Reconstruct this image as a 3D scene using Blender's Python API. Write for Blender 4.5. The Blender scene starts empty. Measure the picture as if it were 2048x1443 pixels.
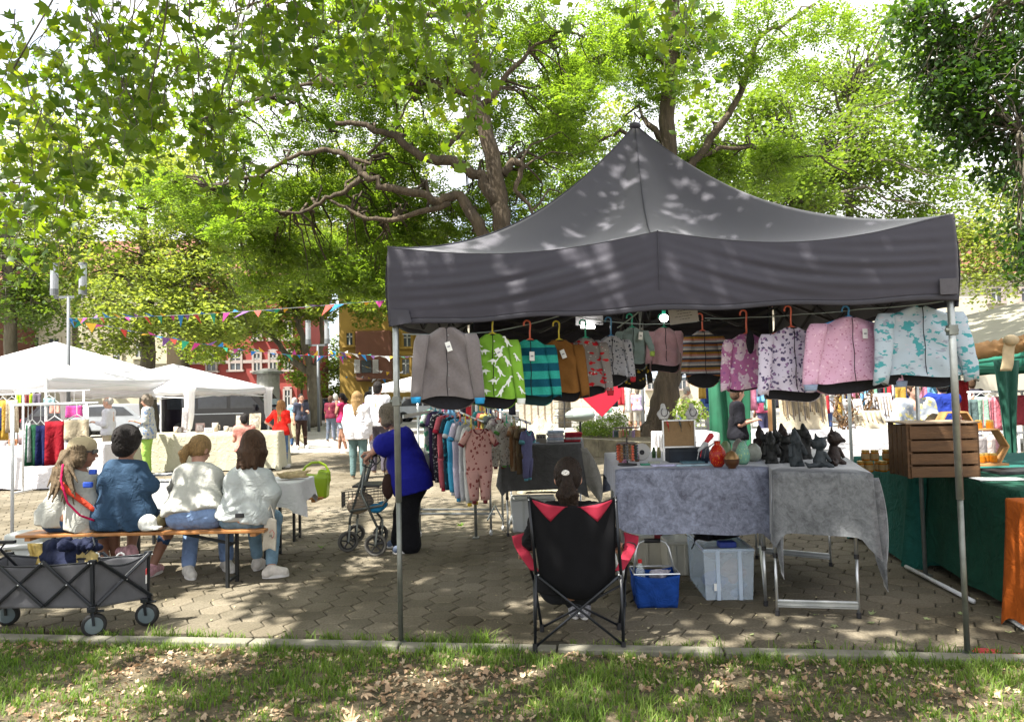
import bpy, math, random
import numpy as np
from mathutils import Vector, Matrix, noise as mnoise
R = math.radians
PI = math.pi
rng = np.random.default_rng(7)
random.seed(7)
SC = bpy.context.scene
COL = SC.collection
# ---------------------------------------------------------------- camera
CAM_H = 1.6
FPX = 1480.0
PITCH, ROLL = R(2.32), R(1.35)
_f = Vector((0, math.cos(PITCH), math.sin(PITCH)))
_r0 = Vector((1, 0, 0)); _u0 = Vector((0, -math.sin(PITCH), math.cos(PITCH)))
_u = _u0 * math.cos(ROLL) + _r0 * math.sin(ROLL)
_r = _r0 * math.cos(ROLL) - _u0 * math.sin(ROLL)
cam_d = bpy.data.cameras.new('camera'); cam = bpy.data.objects.new('camera', cam_d); COL.objects.link(cam)
m = Matrix.Identity(4)
for i in range(3):
 m[i][0], m[i][1], m[i][2] = _r[i], _u[i], -_f[i]
m[2][3] = CAM_H
cam.matrix_world = m
cam_d.sensor_width = 36.0; cam_d.lens = FPX / 2048 * 36
cam_d.clip_start = .05; cam_d.clip_end = 900
SC.camera = cam
# ---------------------------------------------------------------- daylight
SUN = Vector((-.42, -.28, .86)).normalized()          # direction towards the sun
sd = bpy.data.lights.new('sun', 'SUN'); sun = bpy.data.objects.new('sun', sd); COL.objects.link(sun)
sd.energy = 5.0; sd.angle = R(.55); sd.color = (1.0, .955, .87)
sun.rotation_euler = SUN.to_track_quat('Z', 'Y').to_euler()
sun.location = (0, 0, 30)
w = bpy.data.worlds.new('World'); SC.world = w; w.use_nodes = True
nt = w.node_tree; bg = nt.nodes['Background']
sky = nt.nodes.new('ShaderNodeTexSky'); sky.sky_type = 'NISHITA'; sky.sun_disc = False
sky.sun_elevation = math.asin(SUN.z); sky.sun_rotation = math.atan2(SUN.x, SUN.y)
sky.air_density = 1.0; sky.dust_density = 2.5; sky.ozone_density = 1.0
# thin bright cloud over most of the blue
tc = nt.nodes.new('ShaderNodeTexCoord'); cn_ = nt.nodes.new('ShaderNodeTexNoise'); cn_.inputs['Scale'].default_value = 2.2; cn_.inputs['Detail'].default_value = 7
nt.links.new(tc.outputs['Generated'], cn_.inputs[0])
cr_ = nt.nodes.new('ShaderNodeValToRGB'); cr_.color_ramp.elements[0].position = .30; cr_.color_ramp.elements[1].position = .50; nt.links.new(cn_.outputs[0], cr_.inputs[0])
cm_ = nt.nodes.new('ShaderNodeMix'); cm_.data_type = 'RGBA'; nt.links.new(cr_.outputs[0], cm_.inputs[0]); nt.links.new(sky.outputs[0], cm_.inputs[6]); cm_.inputs[7].default_value = (4.4, 4.4, 4.5, 1)
nt.links.new(cm_.outputs[2], bg.inputs[0]); bg.inputs[1].default_value = .13
SC.view_settings.view_transform = 'Standard'; SC.view_settings.look = 'None'
SC.view_settings.gamma = 1.0; SC.view_settings.use_curve_mapping = False
SC.view_settings.exposure = 1.85
SC.cycles.use_denoising = True
try: SC.cycles.denoiser = 'OPENIMAGEDENOISE'
except Exception: pass
SC.cycles.max_bounces = 7; SC.cycles.diffuse_bounces = 4; SC.cycles.glossy_bounces = 3
SC.cycles.transmission_bounces = 6; SC.cycles.transparent_max_bounces = 8
SC.cycles.sample_clamp_indirect = 6.0
SC.cycles.caustics_reflective = False; SC.cycles.caustics_refractive = False
# ---------------------------------------------------------------- authoring helpers
def ray(px, py):
 return _f + _r * ((px - 1024) / FPX) - _u * ((py - 721.5) / FPX)
def W(px, py, Y):
 "world point seen at that place of the photograph at depth Y"
 d = ray(px, py); return Vector((0, 0, CAM_H)) + d * (Y / d.y)
def G(px, py, z=0.0):
 "world point seen there at height z"
 d = ray(px, py); return Vector((0, 0, CAM_H)) + d * ((z - CAM_H) / d.z)
def V(*a): return Vector(a if len(a) > 1 else a[0])
def lerp(a, b, t): return a + (b - a) * t
# ---------------------------------------------------------------- node materials
_M = {}
def nd(nt, t, **kw):
 n = nt.nodes.new(t)
 for k, v in kw.items():
  if k.startswith('i_'):
   n.inputs[k[2:].replace('_', ' ')].default_value = v
  else: setattr(n, k, v)
 return n
def ramp(nt, stops, interp='LINEAR'):
 r = nt.nodes.new('ShaderNodeValToRGB'); r.color_ramp.interpolation = interp
 e = r.color_ramp.elements
 while len(e) < len(stops): e.new(.5)
 for el, (p, c) in zip(e, stops):
  el.position = p; el.color = (c[0], c[1], c[2], 1)
 return r
def c4(c): return (c[0], c[1], c[2], 1)
def newmat(name):
 m = bpy.data.materials.new(name); m.use_nodes = True
 nt = m.node_tree
 return m, nt, nt.nodes['Principled BSDF'], nt.nodes['Material Output']
def coords(nt, scale=(1, 1, 1), rot=(0, 0, 0), which='Object'):
 tc = nt.nodes.new('ShaderNodeTexCoord'); mp = nt.nodes.new('ShaderNodeMapping')
 nt.links.new(tc.outputs[which], mp.inputs[0])
 mp.inputs['Scale'].default_value = scale; mp.inputs['Rotation'].default_value = rot
 return mp.outputs[0]
def mixc(nt, fac, a, b, bt='MIX'):
 n = nt.nodes.new('ShaderNodeMix'); n.data_type = 'RGBA'; n.blend_type = bt
 for s, x in ((0, fac), (6, a), (7, b)):
  if isinstance(x, (int, float)): n.inputs[s].default_value = x
  elif isinstance(x, (tuple, list)): n.inputs[s].default_value = c4(x)
  else: nt.links.new(x, n.inputs[s])
 return n.outputs[2]
def add_bump(nt, b, strength, scale, vec, dist=.01, detail=4, crease=False):
 n = nd(nt, 'ShaderNodeTexNoise', i_Scale=scale, i_Detail=detail)
 nt.links.new(vec, n.inputs[0])
 if crease:
  n.inputs['Distortion'].default_value = 1.3; q = nd(nt, 'ShaderNodeMath', operation='SUBTRACT'); nt.links.new(n.outputs[0], q.inputs[0]); q.inputs[1].default_value = .5
  n = nd(nt, 'ShaderNodeMath', operation='ABSOLUTE'); nt.links.new(q.outputs[0], n.inputs[0])
 bp = nd(nt, 'ShaderNodeBump', i_Strength=strength, i_Distance=dist)
 nt.links.new(n.outputs[0], bp.inputs['Height']); nt.links.new(bp.outputs[0], b.inputs['Normal'])
def mat(name, col, rough=.75, var=.25, scale=6, bump=.0, bscale=60, metal=0, spec=.4, trans=0, sx=(1, 1, 1), dist=.01,
  sheen=0, alpha=1, crease=False):
 "plain procedural surface: base colour broken up by two scales of noise"
 if name in _M: return _M[name]
 m, nt, b, out = newmat(name)
 v = coords(nt, sx)
 n = nd(nt, 'ShaderNodeTexNoise', i_Scale=scale, i_Detail=6.0, i_Roughness=.6); nt.links.new(v, n.inputs[0])
 r = ramp(nt, [(.3, [c * (1 - var) for c in col]), (.7, [min(1, c * (1 + var * .7)) for c in col])])
 nt.links.new(n.outputs[0], r.inputs[0]); nt.links.new(r.outputs[0], b.inputs['Base Color'])
 b.inputs['Roughness'].default_value = rough; b.inputs['Metallic'].default_value = metal
 b.inputs['Specular IOR Level'].default_value = spec
 if sheen: b.inputs['Sheen Weight'].default_value = sheen
 if bump: add_bump(nt, b, bump, bscale, v, dist, 3 if crease else 4, crease)
 if alpha < 1: b.inputs['Alpha'].default_value = alpha
 if trans:
  t = nt.nodes.new('ShaderNodeBsdfTranslucent'); nt.links.new(r.outputs[0], t.inputs[0])
  mx = nt.nodes.new('ShaderNodeMixShader'); mx.inputs[0].default_value = trans
  nt.links.new(b.outputs[0], mx.inputs[1]); nt.links.new(t.outputs[0], mx.inputs[2])
  nt.links.new(mx.outputs[0], out.inputs[0])
 _M[name] = m; return m
def leafmat(name, cols, trans=.55, rough=.45, tcol=None, noise=.5):
 "leaves: colour per leaf, light shining through"
 if name in _M: return _M[name]
 m, nt, b, out = newmat(name)
 g = nt.nodes.new('ShaderNodeNewGeometry')
 r = ramp(nt, [(i / max(1, len(cols) - 1), c) for i, c in enumerate(cols)])
 v = coords(nt)
 n = nd(nt, 'ShaderNodeTexNoise', i_Scale=noise, i_Detail=2.0); nt.links.new(v, n.inputs[0])
 mx = nd(nt, 'ShaderNodeMath', operation='MULTIPLY_ADD'); nt.links.new(g.outputs['Random Per Island'], mx.inputs[0])
 mx.inputs[1].default_value = .55
 sub = nd(nt, 'ShaderNodeMath', operation='MULTIPLY'); nt.links.new(n.outputs[0], sub.inputs[0]); sub.inputs[1].default_value = .5
 nt.links.new(sub.outputs[0], mx.inputs[2]); nt.links.new(mx.outputs[0], r.inputs[0])
 nt.links.new(r.outputs[0], b.inputs['Base Color']); b.inputs['Roughness'].default_value = rough
 b.inputs['Specular IOR Level'].default_value = .35
 t = nt.nodes.new('ShaderNodeBsdfTranslucent')
 tc = mixc(nt, 1.0, r.outputs[0], tcol or (2.0, 2.1, .7), 'MULTIPLY'); nt.links.new(tc, t.inputs[0])
 ms = nt.nodes.new('ShaderNodeMixShader'); ms.inputs[0].default_value = trans
 nt.links.new(b.outputs[0], ms.inputs[1]); nt.links.new(t.outputs[0], ms.inputs[2]); nt.links.new(ms.outputs[0], out.inputs[0])
 _M[name] = m; return m
def stripes(name, cols, period, axis=2, rough=.85, jitter=.0):
 m, nt, b, out = newmat(name); v = coords(nt)
 s = nt.nodes.new('ShaderNodeSeparateXYZ'); nt.links.new(v, s.inputs[0])
 a = nd(nt, 'ShaderNodeMath', operation='DIVIDE'); nt.links.new(s.outputs[axis], a.inputs[0]); a.inputs[1].default_value = period
 f = nd(nt, 'ShaderNodeMath', operation='FRACT'); nt.links.new(a.outputs[0], f.inputs[0])
 r = ramp(nt, [(i / len(cols), c) for i, c in enumerate(cols)], 'CONSTANT'); nt.links.new(f.outputs[0], r.inputs[0])
 n = nd(nt, 'ShaderNodeTexNoise', i_Scale=90.0); nt.links.new(v, n.inputs[0])
 rr = ramp(nt, [(.3, (.8, .8, .8)), (.7, (1, 1, 1))]); nt.links.new(n.outputs[0], rr.inputs[0])
 nt.links.new(mixc(nt, 1.0, r.outputs[0], rr.outputs[0], 'MULTIPLY'), b.inputs['Base Color'])
 b.inputs['Roughness'].default_value = rough; b.inputs['Specular IOR Level'].default_value = .2
 _M[name] = m; return m
def print_mat(name, base, layers, rough=.85, kind='spots'):
 "printed cloth; layers: (colour, cell scale, threshold, stretch)"
 m, nt, b, out = newmat(name); cur = None
 for i, (c, sc, th, st) in enumerate(layers):
  v = coords(nt, st, (0, .4 * i, .3 * i))
  if kind == 'spots':
   n0 = nd(nt, 'ShaderNodeTexNoise', i_Scale=sc * 1.6, i_Detail=2.0); nt.links.new(v, n0.inputs[0])
   vm = nd(nt, 'ShaderNodeVectorMath', operation='MULTIPLY_ADD')
   nt.links.new(n0.outputs[1], vm.inputs[0]); vm.inputs[1].default_value = (.9 / sc,) * 3; nt.links.new(v, vm.inputs[2])
   n = nd(nt, 'ShaderNodeTexVoronoi', i_Scale=sc); nt.links.new(vm.outputs[0], n.inputs['Vector'])
   r = ramp(nt, [(th, (1, 1, 1)), (th + .04, (0, 0, 0))])
  else:
   n = nd(nt, 'ShaderNodeTexNoise', i_Scale=sc, i_Detail=3.0); nt.links.new(v, n.inputs[0])
   r = ramp(nt, [(th, (0, 0, 0)), (th + .015, (1, 1, 1))])
  nt.links.new(n.outputs[0], r.inputs[0])
  cur = mixc(nt, r.outputs[0], cur if cur is not None else base, c)
 nt.links.new(cur, b.inputs['Base Color']); b.inputs['Roughness'].default_value = rough
 b.inputs['Specular IOR Level'].default_value = .2
 _M[name] = m; return m
def emit(name, col, s):
 m, nt, b, out = newmat(name)
 b.inputs['Emission Color'].default_value = c4(col); b.inputs['Emission Strength'].default_value = s
 b.inputs['Base Color'].default_value = c4(col); _M[name] = m; return m
def glass(name, col=(.9, .95, 1), rough=.1, alpha=.35):
 m, nt, b, out = newmat(name)
 t = nt.nodes.new('ShaderNodeBsdfTransparent'); t.inputs[0].default_value = c4(col)
 b.inputs['Base Color'].default_value = c4(col); b.inputs['Roughness'].default_value = rough
 ms = nt.nodes.new('ShaderNodeMixShader'); ms.inputs[0].default_value = alpha
 nt.links.new(t.outputs[0], ms.inputs[1]); nt.links.new(b.outputs[0], ms.inputs[2]); nt.links.new(ms.outputs[0], out.inputs[0])
 _M[name] = m; return m
# ---------------------------------------------------------------- objects
def emptyobj(name, loc, rz=0):
 o = bpy.data.objects.new(name, None); COL.objects.link(o)
 o.location = loc; o.rotation_euler = (0, 0, rz); o.empty_display_size = .1; return o
def thing(name, label, cat, loc, rz=0, group=None):
 o = emptyobj(name, loc, rz); o['label'] = label; o['category'] = cat
 if group: o['group'] = group
 return o
def tag(o, label=None, cat=None, group=None, kind=None):
 if label: o['label'] = label
 if cat: o['category'] = cat
 if group: o['group'] = group
 if kind: o['kind'] = kind
 return o
def wmat(o):
 "world matrix of an empty or child without a depsgraph update"
 M = Matrix.LocRotScale(o.location, o.rotation_euler, o.scale)
 return (wmat(o.parent) @ M) if o.parent else M
def make(name, v, f, mats, parent=None, smooth=False, world=False, mi=None, loc=None, bevel=0, rz=None, sub=0, solid=0, kind=None, label=None):
 """one mesh object. world=True: vertices are world coordinates (turned into the parent's space)"""
 v = np.asarray(v, dtype=np.float32).reshape(-1, 3)
 if world:
  if parent is not None:
   Mi = np.array(wmat(parent).inverted()); v = v @ Mi[:3, :3].T + Mi[:3, 3]
  elif loc is not None:
   v = v - np.array(loc, dtype=np.float32)
 me = bpy.data.meshes.new(name)
 if isinstance(f, np.ndarray):
  k = f.shape[1]; n = len(f)
  me.vertices.add(len(v)); me.vertices.foreach_set('co', v.astype(np.float32).ravel())
  me.loops.add(n * k); me.loops.foreach_set('vertex_index', f.astype(np.int32).ravel())
  me.polygons.add(n); me.polygons.foreach_set('loop_start', np.arange(0, n * k, k, dtype=np.int32))
  me.polygons.foreach_set('loop_total', np.full(n, k, dtype=np.int32))
  me.update(calc_edges=True)
 else:
  me.from_pydata(v.tolist(), [], f); me.update()
 if not isinstance(mats, (list, tuple)): mats = [mats]
 for x in mats: me.materials.append(x)
 if mi is not None and len(mi): me.polygons.foreach_set('material_index', np.asarray(mi, dtype=np.int32))
 if smooth: me.polygons.foreach_set('use_smooth', np.ones(len(me.polygons), dtype=bool))
 o = bpy.data.objects.new(name, me); COL.objects.link(o)
 if parent is not None: o.parent = parent
 if loc is not None: o.location = loc
 if rz is not None: o.rotation_euler = (0, 0, rz)
 if solid:
  s = o.modifiers.new('solid', 'SOLIDIFY'); s.thickness = solid; s.offset = 0
 if bevel:
  b = o.modifiers.new('bevel', 'BEVEL'); b.width = bevel; b.segments = 2; b.limit_method = 'ANGLE'; b.angle_limit = R(40)
 if sub:
  s = o.modifiers.new('sub', 'SUBSURF'); s.levels = sub; s.render_levels = sub
 if kind: o['kind'] = kind
 if label: o['label'] = label
 return o
def children_of(o): return [c for c in COL.objects if c.parent == o]
def copy_tree(o, parent=None, kids=None):
 c = o.copy(); COL.objects.link(c); c.parent = parent
 for ch in (kids[o.name] if kids and o.name in kids else children_of(o)): copy_tree(ch, c)
 return c
class MB:
 def __init__(s): s.v = []; s.f = []; s.m = []
 def add(s, vs, fs, mi=0):
  b = len(s.v); s.v += [tuple(x) for x in vs]; s.f += [tuple(b + i for i in f) for f in fs]; s.m += [mi] * len(fs); return s
 def box(s, c, size, rz=0, mi=0, top=1.0, M=None):
  hx, hy, hz = size[0] / 2, size[1] / 2, size[2] / 2
  vs = []
  for z in (-hz, hz):
   k = top if z > 0 else 1
   for x, y in ((-hx, -hy), (hx, -hy), (hx, hy), (-hx, hy)): vs.append(Vector((x * k, y * k, z)))
  if M is None: M = Matrix.Rotation(rz, 3, 'Z')
  vs = [M @ q + Vector(c) for q in vs]
  return s.add(vs, [(3, 2, 1, 0), (4, 5, 6, 7), (0, 1, 5, 4), (1, 2, 6, 5), (2, 3, 7, 6), (3, 0, 4, 7)], mi)
 def bar(s, a, b, w, h=None, mi=0, up=(0, 0, 1)):
  a, b = Vector(a), Vector(b); h = h or w; d = (b - a)
  L = d.length; d.normalize(); u = Vector(up)
  if abs(d.dot(u)) > .98: u = Vector((0, 1, 0))
  x = d.cross(u).normalized(); y = x.cross(d)
  M = Matrix((x, d, y)).transposed()
  return s.box((a + b) / 2, (w, L, h), mi=mi, M=M)
 def tube(s, pts, r, n=8, cap=True, closed=False, mi=0):
  pts = [Vector(p) for p in pts]; m = len(pts)
  rs = list(r) if isinstance(r, (list, tuple, np.ndarray)) else [r] * m
  nx = None; vs = []
  for i, p in enumerate(pts):
   if closed: d = pts[(i + 1) % m] - pts[i - 1]
   else: d = pts[min(i + 1, m - 1)] - pts[max(i - 1, 0)]
   if d.length < 1e-9: d = Vector((0, 0, 1))
   d.normalize()
   if nx is None:
    nx = d.orthogonal().normalized()
   else:
    nx = nx - d * nx.dot(d)
    nx = nx.normalized() if nx.length > 1e-6 else d.orthogonal().normalized()
   ny = d.cross(nx)
   for j in range(n):
    a = 2 * PI * j / n; vs.append(p + (nx * math.cos(a) + ny * math.sin(a)) * rs[i])
  fs = []
  for i in range(m if closed else m - 1):
   for j in range(n):
    a, b = i * n + j, i * n + (j + 1) % n; c, d_ = ((i + 1) % m) * n + (j + 1) % n, ((i + 1) % m) * n + j
    fs.append((a, b, c, d_))
  if cap and not closed:
   fs.append(tuple(range(n - 1, -1, -1))); fs.append(tuple((m - 1) * n + j for j in range(n)))
  return s.add(vs, fs, mi)
 def lathe(s, prof, c=(0, 0, 0), n=16, mi=0, M=None):
  vs = []; fs = []; c = Vector(c)
  for (r, z) in prof:
   for j in range(n):
    a = 2 * PI * j / n; q = Vector((r * math.cos(a), r * math.sin(a), z))
    vs.append((M @ q if M is not None else q) + c)
  for i in range(len(prof) - 1):
   for j in range(n):
    fs.append((i * n + j, i * n + (j + 1) % n, (i + 1) * n + (j + 1) % n, (i + 1) * n + j))
  fs.append(tuple(range(n - 1, -1, -1))); fs.append(tuple((len(prof) - 1) * n + j for j in range(n)))
  return s.add(vs, fs, mi)
 def ell(s, c, r, nu=12, nv=8, mi=0, M=None):
  c = Vector(c); vs = []; fs = []
  if isinstance(r, (int, float)): r = (r, r, r)
  for i in range(nv + 1):
   t = PI * i / nv
   for j in range(nu):
    a = 2 * PI * j / nu; q = Vector((r[0] * math.sin(t) * math.cos(a), r[1] * math.sin(t) * math.sin(a), -r[2] * math.cos(t)))
    vs.append((M @ q if M is not None else q) + c)
  for i in range(nv):
   for j in range(nu): fs.append((i * nu + j, i * nu + (j + 1) % nu, (i + 1) * nu + (j + 1) % nu, (i + 1) * nu + j))
  return s.add(vs, fs, mi)
 def prism(s, poly, o, u, v, th, mi=0):
  "flat outline (list of 2D) in plane o,u,v with thickness th towards u x v"
  o, u, v = Vector(o), Vector(u), Vector(v); w_ = u.cross(v).normalized() * th; n = len(poly)
  a = [o + u * p[0] + v * p[1] for p in poly]; b = [q + w_ for q in a]
  fs = [tuple(range(n - 1, -1, -1)), tuple(range(n, 2 * n))] + [(i, (i + 1) % n, n + (i + 1) % n, n + i) for i in range(n)]
  return s.add(a + b, fs, mi)
 def grid(s, fn, nu, nv, mi=0, wrap=False):
  vs = [fn(i / (nu - (0 if wrap else 1)), j / (nv - 1)) for j in range(nv) for i in range(nu)]; fs = []
  for j in range(nv - 1):
   for i in range(nu if wrap else nu - 1):
    i2 = (i + 1) % nu; fs.append((j * nu + i, j * nu + i2, (j + 1) * nu + i2, (j + 1) * nu + i))
  return s.add(vs, fs, mi)
 def build(s, name, mats, parent=None, **kw):
  mi = s.m if isinstance(mats, (list, tuple)) and len(mats) > 1 else None
  return make(name, s.v, s.f, mats, parent, mi=mi, **kw)
# ---------------------------------------------------------------- smooth bodies: distance field + surface nets
def _rot(R3): return np.array(R3) if R3 is not None else None
def cap(a, b, ra, rb=None): return ('c', np.array(a, float), np.array(b, float), ra, ra if rb is None else rb)
def elp(c, r, M=None): return ('e', np.array(c, float), np.array(r, float), _rot(M))
def rbox(c, h, M=None, rd=.01): return ('b', np.array(c, float), np.array(h, float), _rot(M), rd)
def _bb(p):
 if p[0] == 'c':
  r = max(p[3], p[4]); return np.minimum(p[1], p[2]) - r, np.maximum(p[1], p[2]) + r
 r = (p[2].max() if p[0] == 'e' else np.linalg.norm(p[2]) + p[4]); return p[1] - r, p[1] + r
def _ev(p, P):
 if p[0] == 'c':
  ab = p[2] - p[1]; L = max(1e-9, ab @ ab)
  t = np.clip(((P - p[1]) @ ab) / L, 0, 1)
  return np.linalg.norm(P - (p[1] + t[..., None] * ab), axis=-1) - (p[3] + t * (p[4] - p[3]))
 Q = P - p[1]
 if p[3] is not None: Q = Q @ p[3]            # rotate into the local frame (columns = axes)
 if p[0] == 'e':
  return (np.linalg.norm(Q / p[2], axis=-1) - 1) * p[2].min()
 q = np.abs(Q) - p[2]
 return np.linalg.norm(np.maximum(q, 0), axis=-1) + np.minimum(q.max(-1), 0) - p[4]
def sdf(prims, res=.015, k=.03, cuts=(), sub=(), wr=None, after=()):
 allp = list(prims) + list(after)
 lo = np.min([_bb(p)[0] for p in allp], 0) - 3 * res - k * .3; hi = np.max([_bb(p)[1] for p in allp], 0) + 3 * res + k * .3
 n = np.ceil((hi - lo) / res).astype(int) + 1
 while n.prod() > 2_500_000:
  res *= 1.2; n = np.ceil((hi - lo) / res).astype(int) + 1
 ax = [lo[i] + res * np.arange(n[i]) for i in range(3)]
 D = np.full(n, 1.0, dtype=np.float32)
 pad = k + 4 * res + .02
 def put(p):
  a, b = _bb(p); i0 = np.clip(np.floor((a - pad - lo) / res).astype(int), 0, n - 1); i1 = np.clip(np.ceil((b + pad - lo) / res).astype(int) + 1, 1, n)
  sl = tuple(slice(i0[i], i1[i]) for i in range(3))
  P = np.stack(np.meshgrid(ax[0][sl[0]], ax[1][sl[1]], ax[2][sl[2]], indexing='ij'), -1)
  d = _ev(p, P); o = D[sl]; h = np.maximum(k - np.abs(o - d), 0) / k
  D[sl] = np.minimum(o, d) - h * h * k * .25
 for p in prims: put(p)
 if wr or cuts or sub:
  P = np.stack(np.meshgrid(*ax, indexing='ij'), -1)
 for pt, nn in cuts: D = np.maximum(D, ((P - np.array(pt)) @ np.array(Vector(nn).normalized())).astype(np.float32))
 for p in after: put(p)
 if wr:
  amp, fr, dr = wr; q = P @ np.array(dr, float)
  D += (amp * np.sin(fr * (q + .35 * np.sin(P[..., 0] * fr * .31 + 1.3) / 3 + .3 * np.sin(P[..., 2] * fr * .23 + P[..., 1] * fr * .3) / 2)) * (.5 + .5 * np.sin(P[..., 0] * fr * .17 + P[..., 2] * fr * .13 + 2))).astype(np.float32)
 for p in sub: D = np.maximum(D, -_ev(p, P).astype(np.float32))
 return surfnet(D, lo, res)
def surfnet(D, lo, res):
 s = D < 0
 nx, ny, nz = D.shape
 c = [(i, j, k) for i in (0, 1) for j in (0, 1) for k in (0, 1)]
 def cs(A, o): return A[o[0]:nx - 1 + o[0], o[1]:ny - 1 + o[1], o[2]:nz - 1 + o[2]]
 cnt = sum(cs(s, o).astype(np.int8) for o in c)
 act = (cnt > 0) & (cnt < 8); idx = -np.ones(act.shape, dtype=np.int64); A = np.argwhere(act); idx[act] = np.arange(len(A))
 if not len(A): return np.zeros((0, 3)), np.zeros((0, 4), int)
 acc = np.zeros((len(A), 3)); num = np.zeros(len(A))
 for a in range(8):
  for b in range(a + 1, 8):
   oa, ob = np.array(c[a]), np.array(c[b])
   if np.abs(oa - ob).sum() != 1: continue
   ia, ib = A + oa, A + ob
   da, db = D[ia[:, 0], ia[:, 1], ia[:, 2]], D[ib[:, 0], ib[:, 1], ib[:, 2]]
   cr = (da < 0) != (db < 0); t = np.where(cr, da / np.where(cr, da - db, 1), 0)
   pt = oa + t[:, None] * (ob - oa); acc += pt * cr[:, None]; num += cr
 v = lo + (A + acc / num[:, None]) * res
 F = []
 for axn in range(3):
  o = [0, 0, 0]; o[axn] = 1
  s0 = s[:nx - o[0], :ny - o[1], :nz - o[2]]; s1 = s[o[0]:, o[1]:, o[2]:]
  E = np.argwhere(s0 != s1)
  b1, b2 = (axn + 1) % 3, (axn + 2) % 3
  E = E[(E[:, b1] > 0) & (E[:, b2] > 0) & (E[:, b1] < D.shape[b1] - 1) & (E[:, b2] < D.shape[b2] - 1)]
  if not len(E): continue
  e1 = np.zeros(3, int); e1[b1] = 1; e2 = np.zeros(3, int); e2[b2] = 1
  q = [E, E - e1, E - e1 - e2, E - e2]
  ii = np.stack([idx[x[:, 0], x[:, 1], x[:, 2]] for x in q], 1)
  fl = s[E[:, 0], E[:, 1], E[:, 2]]
  ii[~fl] = ii[~fl][:, ::-1]
  F.append(ii)
 F = np.concatenate(F); F = F[(F >= 0).all(1)]
 return v, F
def blob(name, prims, mt, parent, res=.015, k=.03, cuts=(), sub=(), wr=None, world=True, after=(), **kw):
 v, f = sdf(prims, res, k, cuts, sub, wr, after)
 return make(name, v, f, mt, parent, smooth=True, world=world, **kw)
# ================================================================ ground, paving, kerb, verge
FR0 = G(805, 1285); FR1 = G(1935, 1308)               # feet of the two front tent poles
FD = (FR1 - FR0).normalized()                          # along the kerb
DD = Vector((-FD.y, FD.x, 0))                          # away from the camera
def K(a, d, z=0.0):
 "kerb coordinates: a metres along the kerb from the left pole, d metres beyond it"
 return Vector((FR0.x, FR0.y, 0)) + FD * a + DD * d + Vector((0, 0, z))
KA = math.atan2(FD.y, FD.x)
m_joint = mat('paver_joint', (.034, .030, .018), .95, .4, 9, .4, 60)
def paver_material():
 m, nt, b, out = newmat('concrete_paver')
 v = coords(nt); g = nt.nodes.new('ShaderNodeNewGeometry'); oi = nt.nodes.new('ShaderNodeObjectInfo')
 n1 = nd(nt, 'ShaderNodeTexNoise', i_Scale=1.1, i_Detail=5.0); nt.links.new(g.outputs['Position'], n1.inputs[0])
 n2 = nd(nt, 'ShaderNodeTexNoise', i_Scale=70.0, i_Detail=3.0); nt.links.new(g.outputs['Position'], n2.inputs[0])
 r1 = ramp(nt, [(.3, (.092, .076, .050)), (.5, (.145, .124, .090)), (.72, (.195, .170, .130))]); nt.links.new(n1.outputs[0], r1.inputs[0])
 r2 = ramp(nt, [(.3, (.62, .62, .6)), (.65, (1.1, 1.1, 1.1))]); nt.links.new(n2.outputs[0], r2.inputs[0])
 c = mixc(nt, 1.0, r1.outputs[0], r2.outputs[0], 'MULTIPLY')
 ad = nd(nt, 'ShaderNodeMath', operation='ADD'); nt.links.new(g.outputs['Random Per Island'], ad.inputs[0]); nt.links.new(oi.outputs['Random'], ad.inputs[1])
 fr = nd(nt, 'ShaderNodeMath', operation='FRACT'); nt.links.new(ad.outputs[0], fr.inputs[0])
 r3 = ramp(nt, [(0, (.80, .80, .77)), (1, (1.13, 1.12, 1.1))]); nt.links.new(fr.outputs[0], r3.inputs[0])
 c = mixc(nt, 1.0, c, r3.outputs[0], 'MULTIPLY')
 nt.links.new(c, b.inputs['Base Color']); b.inputs['Roughness'].default_value = .9; b.inputs['Specular IOR Level'].default_value = .25
 bp = nd(nt, 'ShaderNodeBump', i_Strength=.35, i_Distance=.004); nt.links.new(n2.outputs[0], bp.inputs['Height']); nt.links.new(bp.outputs[0], b.inputs['Normal'])
 return m
m_paver = paver_material()
def square_material():
 "the far part of the square, past the distance where single pavers can be seen"
 m, nt, b, out = newmat('far_paving')
 v = coords(nt)
 n1 = nd(nt, 'ShaderNodeTexNoise', i_Scale=.35, i_Detail=6.0); nt.links.new(v, n1.inputs[0])
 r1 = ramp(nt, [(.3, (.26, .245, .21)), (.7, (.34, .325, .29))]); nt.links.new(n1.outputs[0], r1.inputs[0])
 vo = nd(nt, 'ShaderNodeTexVoronoi', i_Scale=4.6, feature='DISTANCE_TO_EDGE', i_Randomness=.15); nt.links.new(v, vo.inputs['Vector'])
 r2 = ramp(nt, [(.0, (.5, .5, .48)), (.06, (1, 1, 1))]); nt.links.new(vo.outputs['Distance'], r2.inputs[0])
 nt.links.new(mixc(nt, 1.0, r1.outputs[0], r2.outputs[0], 'MULTIPLY'), b.inputs['Base Color']); b.inputs['Roughness'].default_value = .9
 b.inputs['Specular IOR Level'].default_value = .25
 return m
gd = make('ground', [(-260, -60, -.032), (260, -60, -.032), (260, 420, -.032), (-260, 420, -.032)], [(0, 1, 2, 3)], mat('far_ground', (.26, .245, .2), .95, .25, .3))
gd['kind'] = 'structure'
sq = MB(); sq.add([K(-60, 15.4, -.012), K(60, 15.4, -.012), K(60, 60, -.012), K(-60, 60, -.012)], [(0, 1, 2, 3)])
tag(sq.build('square', square_material()), kind='structure')
pv = MB(); pv.add([K(-16, 0, -.014), K(22, 0, -.014), K(22, 15.4, -.014), K(-16, 15.4, -.014)], [(0, 1, 2, 3)])
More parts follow.
